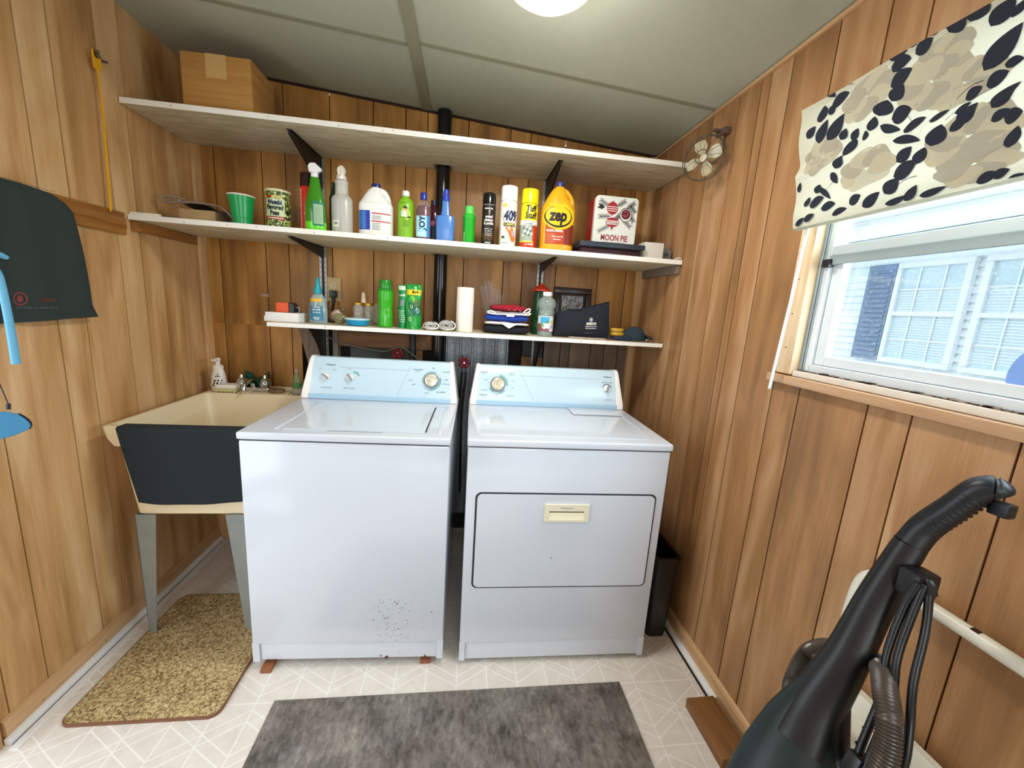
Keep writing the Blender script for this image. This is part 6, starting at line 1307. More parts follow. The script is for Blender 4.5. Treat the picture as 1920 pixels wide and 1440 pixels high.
# two wrapped rolls
def coil(x, rx, rz, seed, label):
    q = thing('plastic_roll', label, 'roll', (x, YL + 0.0, S3 + 0.0006), group='rolled plastic bags')
    m = MB(); rn = random.Random(seed); spir = []
    for k in range(60): a = k * 0.42; f = 0.2 + 0.8 * k / 60; spir.append((rx * f * math.cos(a) * (1 + rn.uniform(-.05, .05)), -0.045, rz + rz * 0.94 * f * math.sin(a)))
    CF = clear('coil_film', '#b5b2aa', 0.15, 0.75)
    m.tube(spir, 0.0018, plain('coil_edge', '#d9d6ce', 0.3), 5, step=2); m.lathe([(1.0, -0.045), (1.0, 0.05)], (0, 0, 0), CF, 32, M=Matrix(((rx, 0, 0, 0), (0, 0, 1, 0), (0, rz, 0, rz), (0, 0, 0, 1))), cap=False)
    m.lathe([(0.0, 0.0), (0.9, 0.0)], (0, -0.035, rz), plain('coil_inner', '#5a5862', 0.4, 0, 0.4, 120), 28, M=Matrix(((rx, 0, 0, 0), (0, 0, 1, 0), (0, rz, 0, 0), (0, 0, 0, 1))), cap=False)
    m.build('rolled_film', q)
    m = MB(); m.tube([(rx * 0.6, -0.048, rz * 1.8), (rx * 1.1, -0.05, rz * 1.2), (rx * 0.9, -0.048, rz * 0.4), (0, -0.05, 0.004)], 0.0028, plain('coil_white', '#f0ede6', 0.4), 8); m.build('tie', q)
coil(1.152, 0.034, 0.020, 3, 'left of two rolled plastic bags in front of the black pipe'); coil(1.226, 0.038, 0.026, 6, 'right of two rolled plastic bags, next to the paper towel roll')
# paper towel roll
def paper():
    t = NT('paper_towel'); v = t.co(); x, y, z = t.sep(v); f = t.noise(t.vmul(v, (120, 120, 120)), 1.0, 2); t.base(t.ramp(f, [(0.3, '#efe6d6'), (0.7, '#f8f2e8')])); t.p(rough=0.95); t.bump(f, 0.2, 0.001); return t.m
q = thing('paper_towel_roll', 'white paper towel roll standing upright on the lowest shelf', 'paper roll', (1.311, YL, S3))
m = MB(); m.lathe([(0.0405, 0.0), (0.041, 0.002), (0.041, 0.206), (0.040, 0.208), (0.020, 0.208)], (0, 0, 0), paper(), 48, cap=False); m.lathe([(0.0, 0.0), (0.0405, 0.0)], (0, 0, 0), paper(), 48, cap=False); m.build('paper', q)
m = MB(); m.lathe([(0.0198, 0.2085), (0.0198, 0.03), (0, 0.03)], (0, 0, 0), CARD, 24, cap=False); m.build('cardboard_core', q)
# clear sleeve bag
m = MB(); CS = clear('clear_sleeve', '#d6cacb', 0.15, 0.22)
for k in range(5):
    x0 = -0.030 + k * 0.018; m.grid(lambda u, v, k=k, x0=x0: (x0 * (0.45 + 0.75 * v) + 0.040 * u - 0.020 * v - 0.01, -0.010 + 0.02 * math.sin(2 * PI * u + k) * (0.3 + v) * 0.5 - 0.01 * k * 0.4, 0.262 * v * (1 - 0.10 * abs(k - 1.3) * v)), 6, 14, CS)
tag(m.build('plastic_sleeve', loc=(1.448, -0.075, S3), ang=70), 'clear plastic sleeve sticking up behind the stack of folded cloths', 'bag')
# folded cloths
def cloth(name, z0, h, w, d, mt, label, seed, parts=None, dx=0.0):
    rn = random.Random(seed); ph = rn.uniform(0, 6)
    q = MB()
    NU, NV = 40, 16
    def fn(u, v):   # closed rounded slab cross-section swept along x
        x = -w / 2 + w * u; a = 2 * PI * v; ex = (abs(math.cos(a)) ** 0.6) * (1 if math.cos(a) >= 0 else -1); ez = (abs(math.sin(a)) ** 0.75) * (1 if math.sin(a) >= 0 else -1)
        en = math.sin(PI * min(1, max(0, u))) ** 0.18 if 0 < u < 1 else 0.05
        wob = 0.0035 * math.sin(7 * u + ph) + 0.002 * math.sin(19 * u + ph * 2); bot = z0 + 0.0016 * math.sin(9 * u + seed)
        z = z0 + h / 2 + (h / 2) * ez * en + (wob * 0.5 if ez > 0 else 0)
        return (x + dx, ex * d / 2 * (0.92 + 0.08 * en) + wob * 0.4, max(z0 + 0.0002, z))
    q.grid(fn, NU, 24, mt)
    r = thing(name, label, 'cloth', (1.516, YL + 0.03, S3), group='folded cloths on the lowest shelf'); q.build('folded_fabric', r, ang=70)
    return r
FB = lambda n, c: plain(n, c, 0.95, 0, 0.18, 240)
c_ = cloth('folded_cloth', 0.0, 0.042, 0.222, 0.16, FB('cloth_black', '#15171f'), 'black folded cloth at the bottom of the cloth stack', 1)
c_ = cloth('folded_cloth', 0.0425, 0.016, 0.214, 0.17, FB('cloth_white', '#e6e4e2'), 'thin white folded cloth between the black and the blue one', 2, dx=-0.001)
m = MB(); m.grid(lambda u, v: (-0.03 + 0.075 * u, -0.089 - 0.002 * math.sin(PI * u), 0.050 - (0.021 * (1 - abs(2 * u - 1))) * v), 12, 4, FB('cloth_white', '#e6e4e2'), thick=(0, 0.002, 0)); m.build('hanging_corner', c_)
c_ = cloth('folded_cloth', 0.059, 0.034, 0.206, 0.16, FB('cloth_blue', '#1c3f9c'), 'royal blue folded cloth in the middle of the cloth stack', 3, dx=-0.002)
m = MB(); m.box(-0.008, 0.030, -0.086, -0.0835, 0.085, 0.092, plain('care_tag', '#e9ecf2', 0.6)); m.build('care_tag', c_)
c_ = cloth('folded_cloth', 0.0935, 0.015, 0.190, 0.15, FB('cloth_grey', '#a8a4a8'), 'grey cloth with white piping under the red one', 4)
m = MB(); WP = plain('white_piping', '#f4f0ee', 0.7)
m.tube([(-0.098, -0.078, 0.097), (-0.06, -0.084, 0.094), (0.0, -0.084, 0.095), (0.06, -0.084, 0.097), (0.098, -0.08, 0.098), (0.108, -0.078, 0.104), (0.096, -0.08, 0.107), (0.080, -0.08, 0.105)], 0.0032, WP, 8)
m.tube([(0.072, -0.082, 0.106), (0.088, -0.084, 0.122), (0.102, -0.082, 0.127), (0.104, -0.082, 0.116), (0.086, -0.082, 0.105)], 0.003, WP, 8); m.tube([(-0.060, -0.082, 0.100), (-0.08, -0.084, 0.107), (-0.096, -0.082, 0.104), (-0.098, -0.082, 0.097)], 0.003, WP, 8); m.build('piping', c_)
c_ = cloth('folded_cloth', 0.109, 0.032, 0.172, 0.14, FB('cloth_red', '#9c1424'), 'dark red folded cloth on top of the cloth stack', 5, dx=0.006)
m = MB()
for k in range(26): m.lathe([(0, 0), (0.0018, 0), (0.0018, 0.0006), (0, 0.0006)], (-0.01 + 0.085 * rr2.random(), -0.0635 - 0.004, 0.113 + 0.018 * rr2.random()), plain('print_rose', '#d97a86', 0.7), 6, M=Matrix.Rotation(PI / 2, 4, 'X'))
m.build('print', c_)
m = MB(); m.bevbox(-0.13, 0.05, -0.04, 0.03, 0.0002, 0.0022, plain('paper_white', '#e8e4da', 0.7), 0.0008)
# dark green bottle with orange cap
q = thing('drink_bottle', 'dark green bottle with an orange-red cap behind the clear water bottle', 'bottle', (1.694, -0.150, S3))
m = MB(); m.lathe([(0.036, 0), (0.040, 0.004), (0.040, 0.19), (0.036, 0.214), (0.032, 0.218)], (0, 0, 0), plain('bottle_forest', '#1d4a2c', 0.2), 32); m.build('bottle_body', q)
m = MB(); OR_ = plain('cap_orange_red', '#d8391c', 0.35); m.lathe([(0.046, 0.2185), (0.046, 0.226), (0.034, 0.236), (0.024, 0.244), (0.010, 0.250), (0.008, 0.258), (0, 0.259)], (0, 0, 0), OR_, 36); m.build('cap', q)
# clear water bottle
q = thing('water_bottle', 'clear plastic bottle with a white cap and colourful label', 'bottle', (1.705, -0.262, S3))
CW = clear('water_clear', '#cfe0d8', 0.04, 0.30)
m = MB(); m.lathe([(0.036, 0), (0.039, 0.006), (0.037, 0.020), (0.038, 0.024), (0.038, 0.100), (0.0395, 0.104), (0.037, 0.110), (0.0395, 0.114), (0.040, 0.122), (0.035, 0.128), (0.044, 0.146), (0.045, 0.160), (0.038, 0.178), (0.024, 0.188), (0.020, 0.192), (0.020, 0.196)], (0, 0, 0), CW, 40); m.build('bottle_body', q)
m = MB(); m.lathe([(0.033, 0.003), (0.036, 0.10), (0.034, 0.122), (0.042, 0.150), (0, 0.151)], (0, 0, 0), clear('water', '#8fa59c', 0.03, 0.28), 32); m.build('water', q)
m = MB(); m.lathe([(0.0225, 0.1935), (0.0230, 0.196), (0.0230, 0.211), (0.021, 0.213), (0, 0.213)], (0, 0, 0), WHITEP, 32); m.build('cap', q)
m = MB(); R3 = 0.0384
wrap(m, (0, 0, 0), R3, 0.026, 0.098, -88, 88, plain('label_mixed_white', '#dfe2da', 0.4)); wrap(m, (0, 0, 0), R3 + .0003, 0.066, 0.094, -50, 18, plain('label_cyan', '#3aa8d8', 0.4)); wrap(m, (0, 0, 0), R3 + .0003, 0.026, 0.062, -80, 20, plain('label_plum', '#8a4a52', 0.4))
for cx, cz, rx_, rz_, mm in ((-0.012, 0.050, 0.010, 0.014, WHI), (0.004, 0.052, 0.009, 0.014, WHI), (-0.024, 0.056, 0.007, 0.010, plain('label_green2', '#3f9a4a', 0.4)), (0.026, 0.072, 0.007, 0.009, PY), (0.028, 0.048, 0.008, 0.008, plain('label_lav', '#b9a8d8', 0.4)), (-0.006, 0.070, 0.016, 0.006, plain('label_green3', '#2f8a5a', 0.4))): blob(m, cx, cz, rx_, rz_, R3, 0.0007, mm)
m.build('label', q)
# picture frame leaning on wall
q = thing('picture_frame', 'dark brown picture frame with a black and white print behind the black bag', 'picture frame', (1.895, -0.030, S3))
DBR = plain('frame_brown', '#2c1a12', 0.3); M_F = Matrix.Rotation(-0.10, 4, 'X')
m = MB(); 
for a, b_, c_, d in ((-0.105, 0.105, 0.0, 0.03), (-0.105, 0.105, 0.225, 0.255), (-0.105, -0.072, 0.03, 0.225), (0.072, 0.105, 0.03, 0.225)): m.bevbox(a, b_, -0.018, 0.0, c_, d, DBR, 0.004, M=M_F)
m.build('frame', q)
m = MB(); m.bevbox(-0.072, 0.072, -0.006, -0.002, 0.03, 0.225, plain('frame_mat', '#3a2a20', 0.6), 0.0005, M=M_F)
m.build('backing', q)
def sketch():
    t = NT('pencil_print'); v = t.co(); f = t.noise(v, 55, 4, 0.7, 1.5); t.base(t.ramp(f, [(0.38, '#33343a'), (0.48, '#8f9296'), (0.60, '#c9ccce')])); t.p(rough=0.5); return t.m
m = MB(); m.bevbox(-0.060, 0.060, -0.0085, -0.0065, 0.042, 0.212, sketch(), 0.0004, M=M_F)
m.build('print', q)
# MISSION bag
q = thing('zip_bag', 'black zip bag with small white lettering on the lowest shelf', 'bag', (1.905, -0.215, S3 + 0.006))
FBK = FB('bag_black', '#1c222c')
def bagf(u, v):
    x = -0.150 + 0.285 * u; top = 0.128 + 0.050 * max(0, (u - 0.38) / 0.62) + (0.0 if u > 0.1 else -0.01)
    bulge = math.sin(PI * u) ** 0.5 * math.sin(PI * min(1, v * 1.0)) ** 0.6
    return (x + 0.010 * v * (1 if u < 0.5 else -1.4), -0.030 - 0.034 * bulge - 0.0015 * math.sin(13 * u + 5 * v), top * v)
m = MB(); m.grid(bagf, 36, 24, FBK); m.grid(lambda u, v: (bagf(u, v)[0], 0.03 + 0.02 * math.sin(PI * u) * math.sin(PI * v) - 0.055 * v ** 2, bagf(u, v)[2]), 24, 16, FBK)
m.grid(lambda u, v: (bagf(u, 0)[0], -0.030 + 0.06 * v, 0.0), 20, 2, FBK)
m.grid(lambda u, v: (bagf(0, v)[0], bagf(0, v)[1] + (0.03 - 0.055 * v ** 2 - bagf(0, v)[1]) * u, bagf(0, v)[2]), 4, 16, FBK); m.grid(lambda u, v: (bagf(1, v)[0], bagf(1, v)[1] + (0.03 - 0.055 * v ** 2 - bagf(1, v)[1]) * u, bagf(1, v)[2]), 4, 16, FBK)
m.build('bag_body', q, ang=70)
m = MB(); m.tube([tuple(Vector(bagf(k / 12, 1.0)) + Vector((0, 0.001, 0.002))) for k in range(13)], 0.0035, BLKP, 8, step=3); m.build('zip', q)
def bagplace(cx, cz, off=0.0012):
    def f(u, v):
        x = cx + u; z = cz + v + 0.10 * (u) * 0.6; uu = (x + 0.150) / 0.285; top = 0.128 + 0.050 * max(0, (uu - 0.38) / 0.62); vv = min(1, max(0, z / top)); p = bagf(uu, vv); return Vector((x, p[1] - off, z))
    return f
m = MB(); m.text('MISSION', 0.017, bagplace(0.028, 0.068), WHI, bold=0.0007, sx=0.80, cut=0.006); m.scribble(0.060, 0.006, bagplace(0.028, 0.055), WHI, 3); m.scribble(0.056, 0.006, bagplace(0.028, 0.045), WHI, 4); m.scribble(0.045, 0.003, bagplace(0.020, 0.022), plain('bag_thread', '#8b93a0', 0.8), 5)
f_ = bagplace(0.025, 0.088); n = 16
m.add([f_(0.009 * math.cos(2 * PI * k / n), 0.010 * math.sin(2 * PI * k / n)) for k in range(n)] + [f_(0.0075 * math.cos(2 * PI * k / n), 0.0085 * math.sin(2 * PI * k / n)) for k in range(n)], [(k, (k + 1) % n, n + (k + 1) % n, n + k) for k in range(n)], WHI)
m.add([f_(a, b_) for a, b_ in ((0, 0.007), (0.004, 0.001), (0, -0.007), (-0.004, 0.001))], [(0, 1, 2, 3)], WHI); m.build('lettering', q, smooth=False)
m = MB(); m.bevbox(-0.10, 0.085, -0.05, 0.03, 0.0, 0.0055, plain('magazine', '#b9a99a', 0.5, 0, 0.3, 20), 0.0015)
tag(m.build('magazine', loc=(1.93, -0.235, S3)), 'thin pale magazine lying under the black zip bag', 'magazine')
m = MB(); m.bevbox(0.0, 0.045, -0.04, 0.04, 0.0, 0.0048, plain('magazine_red', '#6f4434', 0.5), 0.0012)
tag(m.build('leather_tag', loc=(2.017, -0.248, S3)), 'small red-brown flat piece at the right corner of the black zip bag', 'tag')
# two yellow discs
YD = plain('corn_yellow', '#d8ac3c', 0.6, 0, 0.2, 80)
for k, (z, lb) in enumerate(((0.034, 'lower of two yellow-brown rolls beside the dark cap'), (0.054, 'upper of two yellow-brown rolls beside the dark cap'))):
    m = MB(); m.lathe([(0, 0), (0.034, 0.001), (0.038, 0.008), (0.034, 0.0175), (0, 0.018)], (0, 0, 0), YD, 28, sy=0.7); tag(m.build('tape_roll', loc=(2.100 - k * 0.004, -0.20, S3 + z - 0.0145)), lb, 'roll', 'yellow-brown rolls')
m = MB(); m.bevbox(-0.045, 0.045, -0.045, 0.03, 0.0, 0.018, FB('cloth_navy', '#22314c'), 0.008, 3)
tag(m.build('folded_pouch', loc=(2.105, -0.235, S3)), 'flat navy fabric pouch under the yellow rolls', 'pouch')
# dark cap
q = thing('fabric_cap', 'dark blue-grey fabric cap at the right end of the lowest shelf', 'cap', (2.200, -0.210, S3 + 0.0035))
CAPF = FB('cap_fabric', '#2b3a44')
m = MB(); m.lathe([(0.058, 0.0), (0.060, 0.010), (0.055, 0.035), (0.040, 0.055), (0.020, 0.066), (0, 0.069)], (-0.012, 0.0, 0), CAPF, 36, sy=0.95); m.build('crown', q)
m = MB(); m.grid(lambda u, v: (0.020 + 0.060 * v * math.cos((u - 0.5) * 2.2), (u - 0.5) * 0.11 * (1 - 0.35 * v * v) - 0.045 * v * 0.6, 0.030 - 0.024 * v + 0.006 * math.sin(PI * u)), 18, 10, CAPF, thick=(0, 0, 0.005)); m.build('brim', q)
m = MB(); m.lathe([(0, 0), (0.003, 0), (0.003, 0.002), (0, 0.0025)], (0.030, -0.060, 0.006), plain('button_white', '#e8e8e8', 0.3), 10, M=Matrix.Rotation(PI / 2, 4, 'X')); m.build('button', q)
m = MB(); m.grid(lambda u, v: (-0.08 + 0.155 * u, -0.095 + 0.12 * v, 0.0008 + 0.0022 * abs(math.sin(9 * u + 3 * v) * math.sin(7 * v + 2 * u))), 30, 16, clear('film_bag', '#b9b49a', 0.2, 0.7))
tag(m.build('plastic_bag', loc=(2.185, -0.235, S3), ang=80), 'flattened clear plastic bag under the dark cap', 'bag')

# ================================================================== LEFT WALL: rail, towel, drain stick, hung blue tools
q = MB(); q.prism([(0.0005, 1.545), (0.010, 1.545), (0.014, 1.550), (0.012, 1.562), (0.016, 1.572), (0.016, 1.604), (0.010, 1.612), (0.014, 1.618), (0.012, 1.626), (0.0005, 1.628)], 'y', -1.09, -0.437, RAILW)
rl = tag(q.build('wall_rail', loc=(0.008, -0.75, 1.58), world=True, bevel=0.001), 'brown moulded wood rail on the left wall that the dark towel hangs from', 'rail')
TW2 = plain('dark_green_towel', '#2c3734', 0.95, 0, 0.16, 260)
q = thing('towel', 'dark grey-green towel with a small red logo, hanging on the left wall rail', 'towel', (0.03, -0.80, 1.24))
def towf(u, v):   # u from the back of the room (0) to the front (1); v down
    y0 = -0.690; w = 0.400
    e = max(0.0, (1 - u * 6)) if u < 1 / 6 else 0.0
    y = y0 - w * u - (0.0 if v > 0.3 else 0.0)
    # right edge bows outwards near the top and flares at the hem
    y += (0.012 + 0.030 * v - 0.035 * max(0, 0.12 - v) / 0.12 * 0.9 + 0.018 * max(0, (v - 0.90) / 0.10)) * (1 - u) ** 3
    x = 0.030 + 0.008 * math.sin(u * 9 + 0.5) * v + 0.010 * math.sin(PI * v) + 0.004 * math.sin(u * 23)
    z = 1.629 - 0.392 * v - 0.012 * (1 - u) ** 8 * max(0, (0.15 - v) / 0.15) + 0.006 * math.sin(u * 5 + 2) * v
    if v < 0.03: x = 0.022
    return (x, y, z)
m = MB(); m.grid(towf, 48, 48, TW2, thick=(-0.0035, 0, 0)); m.grid(lambda u, v: (0.022 - 0.004 * v, towf(u, 0)[1], 1.6305 - 0.0 * v), 20, 1, TW2); fb_ = m.build('towel_fabric', q, world=True, ang=70)
m = MB(); TRD2 = plain('logo_red', '#7d3439', 0.7)
def towp(cy, cz, off=0.0014): return lambda u, v: Vector((0.046 + off, cy + u, cz + v))
def tow_at(cy, cz, off=0.0012):
    def f(u, v):
        y, z = cy + u, cz + v; uu = (-0.690 - y) / 0.400; vv = (1.629 - z) / 0.392; p = towf(max(0, min(1, uu)), max(0.04, min(1, vv))); return Vector((p[0] + off, y, z))
    return f
f_ = tow_at(-0.868, 1.300); n = 24
m.add([f_(0.017 * math.cos(2 * PI * k / n), 0.020 * math.sin(2 * PI * k / n)) for k in range(n)] + [f_(0.0125 * math.cos(2 * PI * k / n), 0.015 * math.sin(2 * PI * k / n)) for k in range(n)], [(k, (k + 1) % n, n + (k + 1) % n, n + k) for k in range(n)], TRD2)
m.add([f_(0.007 * math.cos(2 * PI * k / n), 0.010 * math.sin(2 * PI * k / n)) for k in range(n)], [tuple(range(n))], TRD2)
m.text('TRANE', 0.017, tow_at(-0.800, 1.297), TRD2, bold=0.0, sx=0.95, cut=0.008); m.scribble(0.105, 0.005, tow_at(-0.825, 1.274), plain('logo_grey', '#59625f', 0.8), 2); m.build('logo', fb_, world=True, smooth=False)
# yellow drain stick on a hook
q = thing('drain_stick', 'long thin yellow plastic drain stick hanging from a hook on the left wall', 'drain tool', (0.024, -0.50, 1.62))
YS_ = plain('stick_yellow', '#f0b020', 0.35)
m = MB(); PTS = []
for k in range(13): a = PI * (1.30 - 1.6 * k / 12) + PI; PTS.append((0.0115 * math.cos(a), 0.0115 * math.sin(a)))
outer = [(-0.016, -0.010), (-0.0155, 0.004)] + [(-0.015, 0.012), (-0.010, 0.018)] ; 
prof = [(-0.014, -0.040), (-0.016, -0.032), (-0.0165, 0.010), (-0.013, 0.018), (-0.0085, 0.016), (-0.0095, 0.006), (-0.0085, -0.002), (-0.004, -0.0065), (0.004, -0.0065), (0.0085, -0.002), (0.0095, 0.006), (0.0085, 0.016), (0.013, 0.018), (0.0165, 0.010), (0.016, -0.032), (0.014, -0.040), (0.004, -0.044), (-0.004, -0.044)]
m.prism([(-0.499 + a, 2.120 + b_) for a, b_ in prof], 'x', 0.022, 0.0255, YS_); m.build('head', q, world=True, bevel=0.0008, smooth=False)
m = MB(); m.prism([(-0.5025, 2.076), (-0.4955, 2.076), (-0.4935, 1.95), (-0.5085, 1.625), (-0.514, 1.614), (-0.518, 1.620), (-0.5155, 1.64), (-0.5005, 1.95)], 'x', 0.0225, 0.0248, YS_)
for k in range(26):
    z = 1.64 + k * 0.015; yc = -0.5120 + (z - 1.625) * 0.033; m.prism([(yc - 0.0055, z), (yc - 0.002, z + 0.004), (yc - 0.002, z - 0.001)], 'x', 0.0228, 0.0244, YS_); m.prism([(yc + 0.0055, z + .006), (yc + 0.002, z + 0.010), (yc + 0.002, z + 0.005)], 'x', 0.0228, 0.0244, YS_)
m.build('barbed_strip', q, world=True, smooth=False)
m = MB(); BRZ = plain('hook_bronze', '#6f675c', 0.35, 0.6); m.bevbox(0.0005, 0.006, -0.487, -0.475, 2.110, 2.150, BRZ, 0.002); m.tube([(0.004, -0.481, 2.140), (0.020, -0.487, 2.132), (0.032, -0.494, 2.118), (0.034, -0.499, 2.122), (0.033, -0.502, 2.138)], 0.0032, BRZ, 10); m.tube([(0.005, -0.470, 2.128), (0.012, -0.455, 2.126), (0.012, -0.440, 2.130)], 0.004, BRZ, 10)
tag(m.build('wall_hook', loc=(0.004, -0.48, 2.13), world=True), 'bronze hook high on the left wall holding the yellow drain stick', 'hook')
# blue rod and blue paddle, hung from a hook near the doorway
BL1 = plain('tool_blue', '#5fa8cc', 0.4); BL2 = plain('tool_blue_deep', '#4d98c8', 0.45)
q = MB(); q.tube([(0.252, -1.150, 1.40), (0.250, -1.150, 1.385), (0.250, -1.137, 1.36), (0.250, -1.133, 1.27), (0.250, -1.133, 1.158)], [0.0065, 0.0065, 0.007, 0.0075, 0.008], BL1, 16)
q.tube([(0.250, -1.165, 1.402), (0.250, -1.135, 1.410), (0.250, -1.115, 1.405)], [0.008, 0.007, 0.005], BL1, 12)
q.tube([(0.252, -1.150, 1.405), (0.252, -1.16, 1.55), (0.16, -1.15, 1.68), (0.02, -1.12, 1.70)], 0.0035, STEEL, 8)
tag(q.build('hanging_rod', loc=(0.25, -1.14, 1.2), world=True), 'blue plastic rod with a hook end at the left edge of the photo', 'rod')
q = thing('hanging_paddle', 'blue rounded paddle with a black edge strip at the left edge', 'paddle', (0.25, -1.17, 0.99))
m = MB(); P = [(-1.250, 0.992), (-1.170, 0.990), (-1.140, 0.994), (-1.130, 1.002), (-1.133, 1.014), (-1.143, 1.028), (-1.157, 1.042), (-1.178, 1.052), (-1.215, 1.056), (-1.250, 1.050)]
m.prism(P, 'x', 0.246, 0.258, BL2); m.build('paddle_body', q, world=True, bevel=0.003)
m = MB(); m.tube([(0.252, -1.1495, 1.0385), (0.252, -1.137, 1.026), (0.252, -1.1275, 1.012), (0.252, -1.1265, 1.002), (0.252, -1.132, 0.996)], 0.003, BLKP, 8); m.build('edge_strip', q, world=True)
m = MB(); m.cyl((0.252, -1.168, 1.0545), (0.252, -1.166, 1.068), 0.004, BLKP, 10); m.tube([(0.252, -1.166, 1.066), (0.20, -1.165, 1.30), (0.10, -1.13, 1.60), (0.02, -1.12, 1.69)], 0.0012, BLKP, 6); m.build('hang_cord', q, world=True)

# ================================================================== RIGHT SIDE: clip fan, hamper, vacuum
fn = thing('clip_fan', 'small round wire-caged fan on the right wall at the end of the top shelf', 'fan', (2.205, -0.628, 1.975))
CG = plain('cage_wire', '#4d4a42', 0.4, 0.5); BLD = clear('fan_blade', '#c9c2a2', 0.2, 0.60)
# fan faces left and forward
ax = Vector((-0.80, -0.60, -0.05)).normalized(); zx = Vector((0, 0, 1)); sx_ = zx.cross(ax).normalized(); sz_ = ax.cross(sx_).normalized(); MF = Matrix((sx_, sz_, ax)).transposed().to_4x4()
RF = 0.078
m = MB(); n = 40
for rr_, zz in ((RF, 0.0), (RF, 0.018), (RF * 0.30, 0.034)): m.tube([MF @ Vector((rr_ * math.cos(2 * PI * k / n), rr_ * math.sin(2 * PI * k / n), zz)) for k in range(n)], 0.0016, CG, 6, closed=True, step=1)
for k in range(14):
    a = 2 * PI * k / 14; m.tube([MF @ Vector((r_ * math.cos(a), r_ * math.sin(a), z_)) for r_, z_ in ((RF, 0.0), (RF, 0.014), (RF * 0.75, 0.029), (RF * 0.3, 0.034))], 0.0007, CG, 5, step=2)
m.build('cage', fn)
for k in range(4):
    a0 = k * PI / 2 + 0.35; m = MB(); m.grid(lambda u, v: MF @ Vector(((0.014 + 0.052 * v) * math.cos(a0 + (u - 0.5) * 1.05 * (0.5 + 0.5 * math.sin(PI * min(1, v * 0.85 + 0.15)))), (0.014 + 0.052 * v) * math.sin(a0 + (u - 0.5) * 1.05 * (0.5 + 0.5 * math.sin(PI * min(1, v * 0.85 + 0.15)))), 0.010 + 0.012 * (u - 0.5))), 10, 10, BLD, thick=tuple(ax * 0.0015)); m.build('blade', fn)
m = MB(); m.lathe([(0.014, -0.018), (0.016, 0.0), (0.014, 0.014), (0, 0.016)], (0, 0, 0), plain('fan_hub', '#b9ad92', 0.4), 20, M=MF); m.build('motor_hub', fn)
m = MB(); m.tube([MF @ Vector((0, 0, -0.016)), Vector((0.040, 0.012, -0.01)), Vector((0.066, 0.015, 0.02)), Vector((0.072, 0.02, 0.085)), Vector((0.070, 0.025, 0.100))], 0.006, plain('fan_arm', '#7d6f58', 0.45), 10); m.bevbox(0.057, 0.0862, -0.01, 0.045, 0.095, 0.118, plain('fan_clip', '#5f4c40', 0.5), 0.004); m.bevbox(0.030, 0.060, 0.010, 0.03, 0.108, 0.116, plain('fan_clip', '#5f4c40'), 0.002); m.build('wall_bracket', fn)

# perforated white hamper
hp = thing('laundry_hamper', 'white plastic hamper with a perforated sunken lid behind the vacuum', 'hamper', (2.15, -1.80, 0.0))
HX0, HX1, HY0, HY1, HZ = 2.035, 2.272, -2.05, -1.505, 0.540
HPL = plain('hamper_white', '#dad8c9', 0.45, 0, 0.04)
def hr(ins, r, n=8):
    P = []
    for cx, cy, s0, rr_ in ((HX1 - ins - 0.03, HY1 - ins - 0.03, 0, 0.03), (HX0 + ins + r, HY1 - ins - r, 90, r), (HX0 + ins + r, HY0 + ins + r, 180, r), (HX1 - ins - 0.03, HY0 + ins + 0.03, 270, 0.03)):
        for k in range(n + 1): a = math.radians(s0 + 90 * k / n); P.append((cx + rr_ * math.cos(a), cy + rr_ * math.sin(a)))
    return P
m = MB(); loft(m, [(hr(0.045, 0.06), 0.0), (hr(0.02, 0.08), 0.50), (hr(0.004, 0.09), 0.515), (hr(0.0, 0.095), 0.532), (hr(0.004, 0.093), 0.540), (hr(0.020, 0.085), 0.540), (hr(0.028, 0.08), 0.530), (hr(0.036, 0.075), 0.500)], HPL, True)
m.add([(a, b_, 0.0) for a, b_ in hr(0.045, 0.06)], [tuple(range(36))[::-1]], HPL); m.build('hamper_body', hp, world=True)
for hx_, hy_ in ((2.18, -1.558), (2.147, -1.59), (2.18, -1.614), (2.232, -1.648), (2.228, -1.586), (2.10, -1.64), (2.115, -1.70), (2.15, -1.66), (2.20, -1.70), (2.12, -1.76), (2.17, -1.75), (2.22, -1.76), (2.14, -1.82), (2.19, -1.81), (2.12, -1.88), (2.17, -1.87), (2.22, -1.86), (2.15, -1.93), (2.20, -1.92)):
    MB().lathe([(0.0, 0.5002), (0.0065, 0.5002), (0.0072, 0.5006)], (hx_, hy_, 0), plain('hole_dark', '#14130f', 0.9), 12, sy=0.8).build('hole', hp, world=True)

